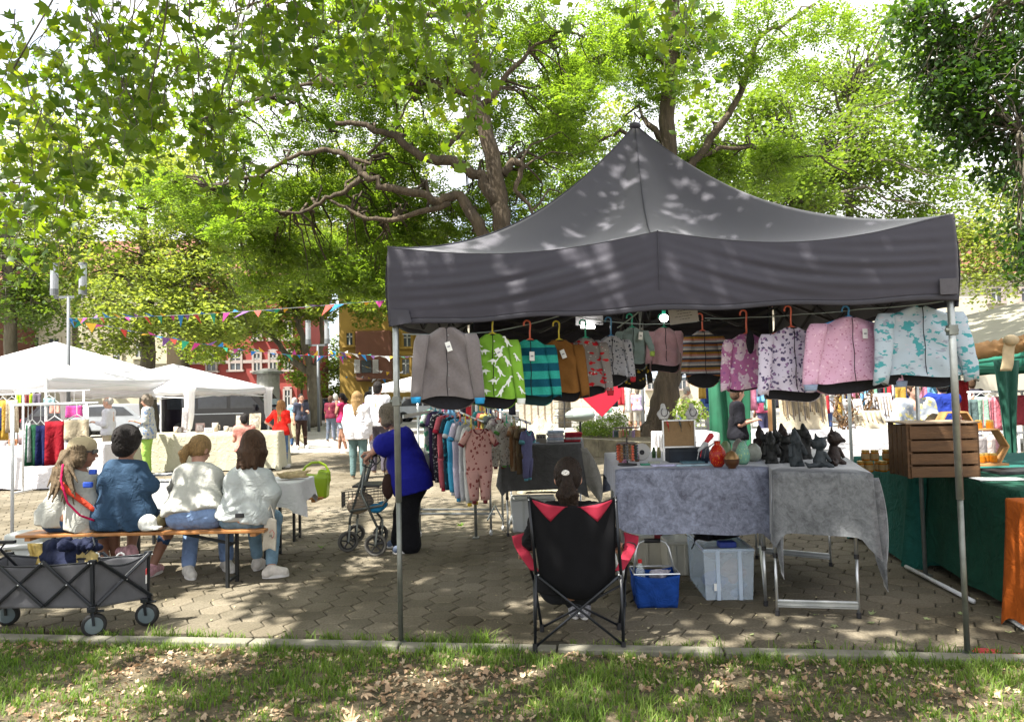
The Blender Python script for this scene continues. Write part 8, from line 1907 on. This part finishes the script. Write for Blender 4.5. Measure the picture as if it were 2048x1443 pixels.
p = W(2022, 680, 6.3); mb = MB(); mb.grid(lambda u, v: p + Vector(((u - .5) * .10 - .06 * v, .01 * math.sin(v * 6), -.26 * v)), 6, 12); mb.ell(p, (.06, .05, .045)); mb.build('ribbon', mat('ribbon_cream', (.42, .33, .2), .8, .2, 12), t, world=True, smooth=True, solid=.006)
for x, y in ((3.9, 8.6), (6.9, 8.2), (6.8, 5.4)): mb = MB(); mb.tube([(x, y, 0), (x, y, 2.5)], .02, 8); mb.build('leg', m_steel, t, world=True)
def tbl(label, px0, px1, py, z, D, dep, mt, fr=.8, seed=1, sk=0.):
 x0, x1 = W(px0, 800, D).x, W(px1, 800, D).x; return cloth_over('stall_table', label, 'table', [Vector((x0, D)), Vector((x1, D + sk)), Vector((x1, D + dep + sk)), Vector((x0, D + dep))], z, (z - .03,) * 4, .02, mt, seed, .03, freq=7)
m_wc = clothmat('stall_white', (.62, .60, .62), .05); m_cc2 = clothmat('stall_cream', (.46, .44, .33), .08)
tbl('white covered table of the left clothes stall', -60, 208, 0, .80, 13.6, .8, m_wc, seed=31); tbl('cream covered table with mugs and cards under the second gazebo', 236, 556, 0, .84, 16.2, .8, m_cc2, seed=32)
tbl('long white covered table with jewellery boards behind the dark figures', 1548, 1800, 0, 1.0, 9.3, .9, m_wc, seed=33); tbl('white covered table behind the cork board', 1322, 1436, 0, .93, 10.6, .8, m_wc, seed=34); tbl('cream table of the necklace stall behind the back table', 1040, 1152, 0, .95, 11.6, .8, m_cc2, seed=35)
g = random.Random(31)
def scat(lst, zt, cat_):
 for px, D, w_, h_, col, nm, lb in lst:
  c = Vector((W(px, 800, D).x, D, zt + .006)); k = 'sc_%d_%d_%d' % tuple(int(99 * x) for x in col); mt = mat(k, col, .5, .3, 30)
  if nm in ('mug', 'pot', 'bowl', 'lamp_globe'):
   t = thing(nm, lb, cat_.get(nm, nm), c); mb = MB(); r_ = w_ / 2; mb.lathe([(r_ * .8, 0), (r_, h_ * .3), (r_, h_), (r_ * .9, h_ * .98)] if nm != 'lamp_globe' else [(r_ * .4, 0), (r_ * .5, h_ * .2), (r_, h_ * .45), (r_ * .9, h_ * .8), (r_ * .3, h_)], (0, 0, 0), 14); mb.build('body', mt, t, smooth=True)
   if nm == 'mug': mb = MB(); mb.tube([(r_, 0, h_ * .8), (r_ * 1.6, 0, h_ * .7), (r_ * 1.6, 0, h_ * .3), (r_, 0, h_ * .2)], .008, 5); mb.build('handle', mt, t)
  else:
   t = thing(nm, lb, cat_.get(nm, nm.replace('_', ' ')), c); mb = MB(); mb.box((0, 0, h_ / 2), (w_, .03, h_), M=Matrix.Rotation(-.12, 3, 'X')); mb.build('panel', mt, t, bevel=.004)
   if w_ > .1: mb = MB(); mb.box((0, -.022 - .004, h_ / 2), (w_ * .7, .004, h_ * .7), M=Matrix.Rotation(-.12, 3, 'X')); mb.build('print', mat(k + 'p', [min(1, x * .5 + .1) for x in col], .6, .8, 25), t)
scat([(370, 16.5, .14, .55, (.5, .45, .45), 'print_board', 'tall pale print board at the gazebo leg'), (358, 16.4, .18, .13, (.08, .06, .05), 'picture_frame', 'dark picture frame lying left on the mug table'), (430, 16.6, .13, .2, (.45, .38, .3), 'mug', 'tall beige mug standing on a box'), (418, 16.4, .22, .1, (.5, .5, .48), 'card_box', 'white card box on the mug table'), (452, 16.5, .10, .12, (.5, .45, .38), 'mug', 'small beige mug right of the card box'),
  (478, 16.6, .14, .35, (.5, .45, .36), 'print_board', 'cream print board left of the dark haired seller'), (510, 17, .26, .38, (.55, .48, .36), 'print_board', 'large cream print board behind the dark haired seller'), (400, 16.5, .2, .2, (.14, .09, .08), 'basket', 'dark basket of cards on the mug table'), (352, 16.4, .1, .14, (.5, .42, .35), 'mug', 'white mug beside the dark frame'), (465, 16.4, .16, .1, (.3, .25, .2), 'card_box', 'brown card box near the seller')], .84, {})
scat([(8, 13.9, .22, .30, (.65, .62, .62), 'lamp_globe', 'white round lamp globe on the left stall table'), (26, 13.8, .16, .12, (.28, .12, .05), 'card_box', 'brown wooden box beside the lamp globe'), (44, 13.9, .12, .2, (.15, .1, .1), 'pot', 'dark pot on the left stall table'), (98, 13.9, .3, .3, (.5, .5, .5), 'print_board', 'pale board hanging in the left stall')], .80, {})
# necklace boards
m_lin = clothmat('linen_board', (.46, .40, .29), .1)
def nboard(px, D, w_, h_, z, label, n, tilt=-.15, mt=None):
 t = thing('necklace_board', label, 'display board', Vector((W(px, 800, D).x, D, z + .006))); M = Matrix.Rotation(tilt, 3, 'X'); mb = MB(); mb.box(M @ Vector((0, 0, h_ / 2)), (w_, .02, h_), M=M); mb.build('board', mt or m_lin, t)
 g = random.Random(px)
 for i in range(n):
  x = lerp(-w_ * .45, w_ * .45, (i + .5) / n); l = h_ * g.uniform(.45, .72); mb = MB(); mb.tube([M @ Vector((x - .008, -.016, h_ * .93)), M @ Vector((x - .004, -.018, h_ * .93 - l)), M @ Vector((x + .004, -.018, h_ * .93 - l)), M @ Vector((x + .008, -.016, h_ * .93))], .003, 4); mb.ell(M @ Vector((x, -.022, h_ * .92 - l)), .011, 6, 4); mb.build('necklace', mat('neck_%d' % (i % 3), [(.15, .10, .05), (.3, .22, .12), (.08, .06, .06)][i % 3], .5, .3, 50), t)
nboard(1608, 9.75, .62, .52, 1.0, 'wide linen board hung with rows of thin necklaces', 22); nboard(1712, 9.6, .24, .40, 1.0, 'white tilted ring board right of the first feather wreath', 6, -.3, m_wc); nboard(1742, 9.5, .40, .26, 1.0, 'low slotted ring tray leaning behind the wooden crate', 6, -.5); nboard(1762, 10.1, .36, .45, 1.0, 'pale necklace board in front of the floral shirt', 8, -.2, m_wc)
nboard(1075, 12.3, .62, .55, .95, 'cream wall board with dark drawings behind the seated man', 5, 0, clothmat('draw_board', (.46, .40, .33), .1))
for px, py, lb, D in ((1688, 818, 'brown and gold feather wreath in front of the linen board', 9.5), (1728, 790, 'grey brown feather wreath hanging behind the pink jacket', 10.0)):
 g = random.Random(px); c = W(px, py, D); t = thing('feather_wreath', lb, 'wreath', c); mb = MB()
 for i in range(90):
  a = g.uniform(0, 6.28); r_ = g.gauss(.13, .035); p = Vector((r_ * .8 * math.cos(a), g.gauss(0, .03), r_ * 1.6 * math.sin(a))); q = p + Vector((g.gauss(0, .05), g.gauss(0, .02), g.gauss(-.03, .06))); mb.tube([p, q], [.014, .003], 4)
 mb.build('feathers', mat('feather_%d' % (px % 2), (.14, .08, .035) if px < 1700 else (.12, .10, .08), .8, .7, 16), t, kind='stuff'); mb = MB(); mb.tube([(.13 * .8 * math.cos(a), 0, .13 * 1.6 * math.sin(a)) for a in [2 * PI * j / 16 for j in range(16)]], .016, 5, closed=True); mb.build('ring', m_cw, t)
mb = MB(); c = W(1562, 862, 9.6); mb.box((0, 0, .18), (.07, .05, .48)); tag(mb.build('display_stand', mat('light_wood', (.40, .21, .08), .6, .2, 6), None, loc=Vector((c.x - .12, 9.6, 1.0)), bevel=.004), 'upright light wooden plank held by the woman in the black shirt', 'panel')
pole_thing('dark grey pole standing behind the gnome figures', 1547, 950, 2.4, .018, m_steel_d) if False else pole_thing('pale pole in front of the white stall table', 1694, 985, 2.5); pole_thing('grey pole left of the robinia trunk', 1287, 868, 2.6, .06, m_lampg); pole_thing('thin white pole by the necklace stall table', 1590, 955, 2.3, .012, m_tube)
# green curtain behind the woman
t = thing('green_curtain', 'tall dark green curtain behind the woman in the black shirt', 'curtain', Vector((W(1465, 880, 11.5).x, 11.6, 0))); mb = MB(); mb.grid(lambda u, v: Vector(((u - .5) * .62, .06 * math.sin(u * 16 + v * 2) + .03 * math.sin(v * 9 + u * 5), 2.5 * v)), 26, 20); mb.build('cloth', mat('green_curtain', (.012, .10, .05), .7, .3, 3), t, smooth=True, solid=.01)
# raised bed
c0, c1 = G(1165, 910), G(1450, 935); t = thing('raised_bed', 'low weathered concrete bed wall round the robinia', 'wall', Vector((c0.x, c0.y, 0))); ph = .42
n = 6
for i in range(n):
 a, b = c0.lerp(c1, i / n), c0.lerp(c1, (i + 1) / n); m_ = (a + b) / 2; L = (b - a).length; mb = MB(); mb.box((m_.x, m_.y, ph / 2), (L - .012, .22, ph), math.atan2((b - a).y, (b - a).x)); mb.build('wall_block', mat('mossy_concrete', (.17, .15, .10), .9, .5, 4, .4, 30), t, world=True, bevel=.01)
mb = MB(); d = (c1 - c0).normalized(); pts = [c0, c1, c1 + Vector((.8, 6, 0)), c0 + Vector((-.8, 6, 0))]; mb.add([Vector((p.x, p.y, ph - .05)) for p in pts], [(0, 1, 2, 3)]); mb.build('soil', verge.data.materials[0], t, world=True)
cs = px_clumps([(1192, 862, 34, 18, 19.5, 1.0, 16), (1232, 850, 14, 20, 19, .8, 6), (1378, 825, 14, 16, 12.5, .3, 3)], 131, .22, .42); t = thing('shrub', 'low green shrub growing in the raised bed behind the back table', 'shrub', W(1192, 885, 19.5)); leaves('foliage', cluster_points(cs, 150, 66, .8), .07, 'leaf', lm_lime, t, .7, seed=31)
mb = MB(); m3 = MB(); fine_branches(m3, [W(1192, 885, 19.5), W(1232, 880, 19)], cs, 3, .01, 3); m3.build('stems', m_bark2, t, world=True)
# red heart flag
p = W(1203, 792, 15); t = thing('heart_cloth', 'large crimson heart shaped cloth hanging behind the car print jacket', 'cloth', p); g_ = [(0, -.42), (.40, -.02), (.40, .25), (.22, .36), (0, .24), (-.22, .36), (-.40, .25), (-.40, -.02)]; mb = MB(); mb.prism(g_, (0, 0, 0), (1, 0, 0), (0, 0, 1), .02); mb.build('cloth', mat('heart_crimson', (.42, .008, .03), .7, .1, 5), t, bevel=.008); mb = MB(); mb.tube([(-.3, 0, .34), (-.3, 0, .9)], .008, 4); mb.tube([(.3, 0, .34), (.3, 0, .9)], .008, 4); mb.build('cord', m_tag, t)
# ---- clothes racks in the background
def rack2(label, px0, px1, D, zt, items, z_low=0, garm='hanging_garment'):
 x0, x1 = W(px0, 800, D).x, W(px1, 800, D).x; t = thing('clothes_rail', label, 'clothes rack', Vector(((x0 + x1) / 2, D, 0))); mb = MB(); mb.tube([(x0, D, zt), (x1, D, zt)], .016, 8); mb.build('rail', m_tube, t, world=True, smooth=True)
 for x in (x0 + .03, x1 - .12): mb = MB(); mb.tube([(x, D, .02), (x, D, zt)], .018, 8); mb.build('upright', m_tube, t, world=True, smooth=True); mb = MB(); mb.bar((x, D - .25, .03), (x, D + .25, .03), .03, .03); mb.build('foot', m_tube, t, world=True)
 for px, w_, z1, z0, col, lb in items:
  x = W(px, 800, D).x; o = thing(garm, lb, 'garment', Vector((x, D - .03, z1)), 0, 'garments on ' + label.split(' ')[0] + ' rails'); mb = MB(); h_ = z1 - z0; ph = px * .7
  mb.grid(lambda u, v: Vector(((u - .5) * w_ * (1 + .06 * v), .02 * math.sin(u * 9 + ph) * (.3 + v), -h_ * v)), 12, 8); mb.build('cloth', clothmat('g_%d_%d_%d' % tuple(int(99 * c_) for c_ in col), col, .2), o, smooth=True, solid=.02)
  mb = MB(); mb.tube([(-w_ * .5, 0, -.01), (0, 0, .06), (w_ * .5, 0, -.01)], .006, 4); mb.tube([(0, 0, .06), (0, 0, zt - z1 + .015)], .004, 4); mb.build('hanger', m_tube, o)
def zz(py, D, px=100): return W(px, py, D).z
D = 8.2; rack2('steel clothes rail with dark trousers behind the bench', 20, 196, D, zz(808, D), [(60, .05, zz(845, D), zz(922, D), (.35, .36, .38), 'pale grey trousers at the left end of the steel rail'), (68, .13, zz(848, D), zz(930, D), (.008, .06, .028), 'dark green trousers on the steel rail'), (85, .12, zz(850, D), zz(930, D), (.006, .010, .06), 'navy trousers on the steel rail'), (113, .20, zz(842, D), zz(930, D), (.22, .004, .012), 'dark red skirt on the steel rail'), (157, .26, zz(840, D), zz(880, D), (.45, .38, .27), 'cream shorts on the steel rail')])
D = 13.2; rack2('white clothes rail of the left gazebo stall', -60, 60, D, 1.75, [(8, .16, zz(800, D, 10), zz(880, D, 10), (.42, .25, .04), 'ochre yellow scarf on the white rail'), (26, .2, zz(800, D, 10), zz(865, D, 10), (.4, .33, .24), 'beige jacket on the white rail'), (-4, .2, zz(815, D, 10), zz(860, D, 10), (.02, .03, .12), 'navy jacket on the white rail')])
D = 14.6; rack2('upper clothes rail under the left gazebo', 30, 180, D, zz(782, D), [(40, .10, zz(786, D), zz(808, D), (.35, .55, .03), 'neon green top left on the upper rail'), (57, .1, zz(786, D), zz(808, D), (.2, .05, .05), 'brown red top on the upper rail'), (64, .1, zz(786, D), zz(806, D), (.35, .55, .03), 'neon green top right on the upper rail'), (76, .16, zz(786, D), zz(808, D), (.12, .10, .13), 'dark grey top on the upper rail'), (100, .22, zz(796, D), zz(812, D), (.25, .40, .42), 'pale teal top on the upper rail'), (112, .2, zz(806, D), zz(826, D), (.5, .25, .2), 'salmon top on the upper rail'), (150, .3, zz(812, D), zz(835, D), (.4, .05, .2), 'magenta top on the upper rail')])
D = 11.5; X = [(1960, .2, 793, 858, (.25, .38, .30), 'mint green child dress on the right rail'), (1976, .2, 795, 862, (.50, .20, .24), 'pale red child dress on the right rail'), (1992, .18, 793, 860, (.38, .10, .13), 'dark pink child dress on the right rail'), (2003, .16, 793, 858, (.5, .5, .45), 'cream child dress on the right rail'), (1946, .18, 798, 850, (.08, .12, .12), 'dark green child top on the right rail'), (2032, .3, 790, 850, (.4, .06, .08), 'crimson child jacket at the right edge')]
rack2('right hand clothes rail with children dresses under the green gazebo', 1935, 2060, D, zz(783, D, 1990), [(a, b, zz(c, D, a), zz(d, D, a), e, f) for a, b, c, d, e, f in X])
rack2('lower clothes rail with patterned tops behind the honey shelf', 1940, 2050, 10.6, zz(866, 10.6, 1990), [(1955, .2, zz(872, 10.6, 1960), zz(930, 10.6, 1960), (.22, .2, .2), 'grey patterned top on the lower rail'), (1975, .2, zz(872, 10.6, 1960), zz(935, 10.6, 1960), (.4, .34, .32), 'pale patterned top on the lower rail'), (1998, .2, zz(872, 10.6, 1960), zz(935, 10.6, 1960), (.12, .06, .07), 'dark plum top on the lower rail')])
# ================================================================ people further back
def ofit(tc, bc, hair, style, sleeve=.8, bl=1.95, shoes=None, hem=.06, **k): return dict(top=dict(m=clothmat('p_%d_%d_%d' % tuple(int(99 * x) for x in tc), tc, .08), sleeve=sleeve, hem=hem, loose=.016), bottom=dict(m=bc if not isinstance(bc, tuple) else clothmat('p_%d_%d_%d' % tuple(int(99 * x) for x in bc), bc, .1), len=bl), hair=(hair, style), shoes=shoes, **k)
dn = ((.05, .0, -.28), (.07, .05, -.52)); fwdarm = ((.05, .02, -.27), (-.02, .22, -.22)); hip = ((.22, -.02, -.22), (.02, .10, -.42))
bgp = [
 ('white haired man in white shirt and beige trousers at the left clothes stall', 218, 950, 1.68, (-1, -.15), ofit((.55, .55, .60), (.42, .36, .28), HW, 'bald', 1.8), dict(arms={'L': fwdarm, 'R': dn}, skin=SKP)),
 ('grey haired woman in patterned blouse and lime green trousers beside the white shirted man', 296, 950, 1.70, (-1, -.3), ofit((.34, .36, .34), (.30, .50, .10), HG, 'fluffy', .9, hem=.16), dict(arms={'L': fwdarm, 'R': ((.04, .02, -.27), (.04, .12, -.48))}, fat=.02)),
 ('long haired girl in red T-shirt and blue jeans, hand on hip, walking away', 563, 935, 1.52, (.15, 1), ofit((.62, .018, .012), bluejeans, HR, 'long', .8, shoes=shoe_w, hem=.10, hlen=.42), dict(arms={'L': hip, 'R': dn}, skin=SKP)),
 ('man in dark T-shirt holding a beige patterned cloth, left of the plane trunk', 603, 896, 1.66, (.6, -1), ofit((.045, .05, .075), (.03, .015, .012), HD, 'crop', .8, shoes=shoe_w), dict(arms={'L': fwdarm, 'R': dn}, stance=.03)),
 ('person in light blue top and pale hair behind the man in the dark T-shirt', 590, 893, 1.55, (-.2, 1), ofit((.25, .42, .50), jeans, HW, 'short'), dict()),
 ('woman in pink tank top and denim shorts with cross body bag, white trainers', 686, 905, 1.65, (-.85, .2), ofit((.55, .03, .12), (.38, .45, .55), HD, 'pony', .0, .38, shoe_w), dict(arms={'L': ((.02, .10, -.24), (-.05, .12, .02)), 'R': dn}, step=.16, skin=SKT)),
 ('person in maroon T-shirt and grey trousers, left of the woman in pink', 662, 883, 1.58, (.3, 1), ofit((.12, .015, .03), (.10, .12, .16), HMB, 'short', .8), dict(step=.08, skin=SKT)),
 ('person in white cap and pale shirt behind the woman in pink', 672, 878, 1.65, (-.3, 1), ofit((.5, .42, .46), (.2, .2, .25), HW, 'short', .8), dict()),
 ('woman with wavy strawberry blond hair in loose white blouse, seen from behind', 716, 957, 1.66, (.1, 1), ofit((.62, .60, .62), (.10, .16, .16), HBL, 'long', 1.9, hem=.16, hlen=.34), dict(width=1.1, skin=SKP, fat=.012)),
 ('tall man with cropped hair in white T-shirt beside the wavy haired woman', 758, 948, 1.86, (.2, 1), ofit((.60, .60, .64), (.09, .08, .10), HD, 'crop', .85), dict(arms={'L': dn, 'R': dn}, skin=SKP, fat=.012)),
 ('dark haired person in purple shirt behind the tall man', 738, 925, 1.66, (-.3, 1), ofit((.20, .07, .24), (.06, .06, .08), HD, 'short', .8), dict()),
 ('woman in black T-shirt and mint patterned trousers standing by the green curtain', 1478, 940, 1.62, (1, -.2), ofit((.008, .008, .012), print_mat('mint_zigzag', (.16, .36, .32), [((.5, .55, .52), 60, .3, (1, 1, 2.4))]), HMB, 'short', .8), dict(arms={'L': fwdarm, 'R': fwdarm}, face=(1, .3), fat=.012, D=10.7)),
 ('person in orange T-shirt and pale shorts walking under the trees, seen below the jackets', 1262, 868, 1.66, (-.4, 1), ofit((.70, .16, .06), (.55, .48, .40), HW, 'crop', .8, .95), dict(step=.14, skin=SKT)),
 ('person with rucksack and lilac shirt right of the orange T-shirt', 1277, 868, 1.62, (.2, 1), ofit((.36, .30, .45), (.3, .28, .25), HG, 'short', .8, .95), dict(step=.1)),
 ('white haired woman in beige top bending over a stall right of the robinia', 1366, 885, 1.60, (1, -.1), ofit((.48, .38, .26), (.10, .12, .3), HW, 'short', 1.2), dict(arms={'L': fwdarm, 'R': fwdarm}, lean=.12)),
 ('person in grey and yellow floral shirt bending over the jewellery table', 1830, 1010, 1.62, (-.1, -1), ofit((.5, .5, .5), (.08, .08, .1), HMB, 'short', .9), dict(arms={'L': ((.03, .08, -.27), (.0, .2, -.5)), 'R': ((.03, .08, -.27), (-.05, .22, -.5))}, lean=.10, fat=.03, width=1.15, skin=SKP)),
 ('person in royal blue sleeveless shirt seen from behind at the right', 1893, 975, 1.66, (.1, 1), ofit((.012, .03, .22), (.09, .09, .08), HD, 'short', .1), dict(fat=.02, width=1.1, skin=SKP)),
]
for lb, px, py, H, fw, o, kw in bgp:
 if 'floral' in lb: o['top']['m'] = print_mat('grey_yellow_floral', (.30, .33, .38), [((.6, .52, .22), 13, .36, (1, 1, 1)), ((.55, .55, .5), 17, .26, (1, 1, 1))])
 if 'patterned blouse' in lb: o['top']['m'] = print_mat('blue_white_blouse', (.36, .38, .36), [((.15, .22, .38), 15, .35, (1, 1, 1)), ((.55, .52, .46), 20, .25, (1, 1, 1))])
 person(lb, px, py, H, fw, o, group=None, **kw)
# seated sellers: seen above their tables
def seller(label, px, py, D, fw, o, Ht=1.6, sit=.42, **kw):
 b = Vector((W(px, 800, D).x, D, 0)); J, s = stand(b, Ht, fw, {'L': fwdarm, 'R': fwdarm}); dz = W(px, py, D).z - J['head'].z; f, r = basis(fw)
 for k in J:
  if k[:2] not in ('an', 'kn', 'to'): J[k] = J[k] + Vector((0, 0, dz))
 for q in 'LR':
  J['kn' + q] = J['hip' + q] + f * .38; J['an' + q] = J['kn' + q] + Vector((0, 0, -.38)); J['an' + q].z = .075; J['toe' + q] = J['an' + q] + f * .15 - Vector((0, 0, .04))
 return figure(label, J, o, (f.x, f.y, -.25), False, s, None, kw.get('fat', 0), kw.get('skin', SK), fw)
seller('dark haired seller in salmon top sitting behind the mug table', 488, 838, 15.7, (-.4, 1), ofit((.52, .22, .18), (.05, .05, .05), HD, 'short', .5)); seller('bald seller with glasses and dark jacket behind the necklace busts', 1076, 818, 13.0, (-.2, -1), ofit((.03, .03, .035), (.02, .02, .02), HW, 'bald', 1.9), skin=SKT)
seller('person in cream patterned top crouching right of the floral shirt', 1868, 850, 8.3, (-.6, -.6), ofit((.36, .33, .22), (.1, .1, .1), HAB, 'bob', .9), fat=.02)
# cloth held by the man
mb = MB(); p = W(588, 832, 22.9); mb.grid(lambda u, v: Vector(((u - .5) * .62 + .10 * v, .02 * math.sin(u * 12), -.75 * v * (.75 + .45 * u) )), 16, 10); tag(mb.build('patterned_cloth', print_mat('beige_pattern', (.42, .38, .25), [((.22, .2, .12), 7, .35, (1, 1, 1))]), None, loc=p, smooth=True, solid=.01), 'beige patterned cloth held out by the man in the dark T-shirt', 'cloth')
for i, (px, lb) in enumerate(((1040, 'left'), (1072, 'middle'), (1098, 'right'))): bust(Vector((W(px, 800, 11.9).x, 11.9, .956)), 1.7, '%s white and black necklace bust on the cream stall table' % lb)
t = thing('earring_tree', 'dark stand with horizontal bars for earrings right of the seated man', 'jewellery stand', Vector((W(1128, 800, 11.9).x, 11.9, .956))); mb = MB(); mb.tube([(0, 0, 0), (0, 0, .75)], .012, 6); mb.build('pole', m_dkmetal, t)
for k in range(6): mb = MB(); mb.tube([(-.16, 0, .12 + .11 * k), (.14, 0, .12 + .11 * k)], .006, 5); mb.build('bar', m_dkmetal, t)
t = thing('baby_bath', 'grey green upturned tub on a stand behind the back table', 'tub', W(1160, 830, 13.5)); mb = MB(); mb.ell((0, 0, 0), (.28, .2, .12), 16, 8); mb.build('shell', mat('tub_grey', (.26, .30, .28), .4, .1, 9), t, smooth=True); mb = MB(); mb.tube([(0, 0, -.1), (0, 0, -1.1)], .02, 6); mb.build('stand', m_dkmetal, t)
# more rails and shoppers in the sunny distance
g = random.Random(77); CN = {'red': (.4, .03, .04), 'navy': (.02, .04, .15), 'mint': (.2, .4, .3), 'white': (.55, .55, .55), 'pink': (.55, .2, .3), 'black': (.02, .02, .03), 'ochre': (.4, .25, .05), 'sky blue': (.15, .35, .55)}
for nm, p0, p1, D, zt in (('chrome', 1210, 1262, 24, 1.75), ('narrow', 1398, 1436, 21, 1.9), ('sunlit', 1500, 1556, 19, 1.8), ('hidden', 1640, 1800, 16, 1.9), ('low', 1790, 1935, 13, 1.7), ('far', 884, 1030, 22, 1.8)):
 n = int((p1 - p0) * D / FPX / .17); ks = list(CN)
 rack2(nm + ' clothes rail with mixed garments in the sunny part of the square', p0, p1, D, zt, [(lerp(p0, p1, (i + .5) / n), .19, zt - .1, zt - g.uniform(.6, 1.0), CN[ks[(i * 3 + p0) % 8]], '%s garment on the %s rail, number %s from its left' % (ks[(i * 3 + p0) % 8], nm, ['one', 'two', 'three', 'four', 'five', 'six', 'seven', 'eight', 'nine', 'ten', 'eleven', 'twelve', 'more'][min(i, 12)])) for i in range(n)])
for px, py, H, tc, bc, hr, lb in ((1420, 878, 1.65, (.05, .1, .3), (.3, .3, .3), HMB, 'shopper in navy top between the tree and the green curtain'), (1530, 892, 1.7, (.55, .1, .2), (.1, .1, .2), HD, 'shopper in pink red top behind the white table'), (1655, 885, 1.6, (.5, .5, .55), (.05, .08, .2), HBL, 'blond shopper in white behind the linen necklace board'), (1785, 888, 1.7, (.1, .3, .35), (.3, .25, .2), HG, 'grey haired shopper in teal behind the ring trays'), (905, 872, 1.7, (.5, .45, .3), (.1, .1, .15), HD, 'shopper in cream top far behind the baby rompers'), (1950, 900, 1.65, (.02, .02, .03), (.2, .2, .25), HMB, 'shopper in black beside the right hand rail')):
 person(lb, px, py, H, (g.uniform(-1, 1), g.uniform(-1, 1)), ofit(tc, bc, hr, 'short', .8), step=.08)
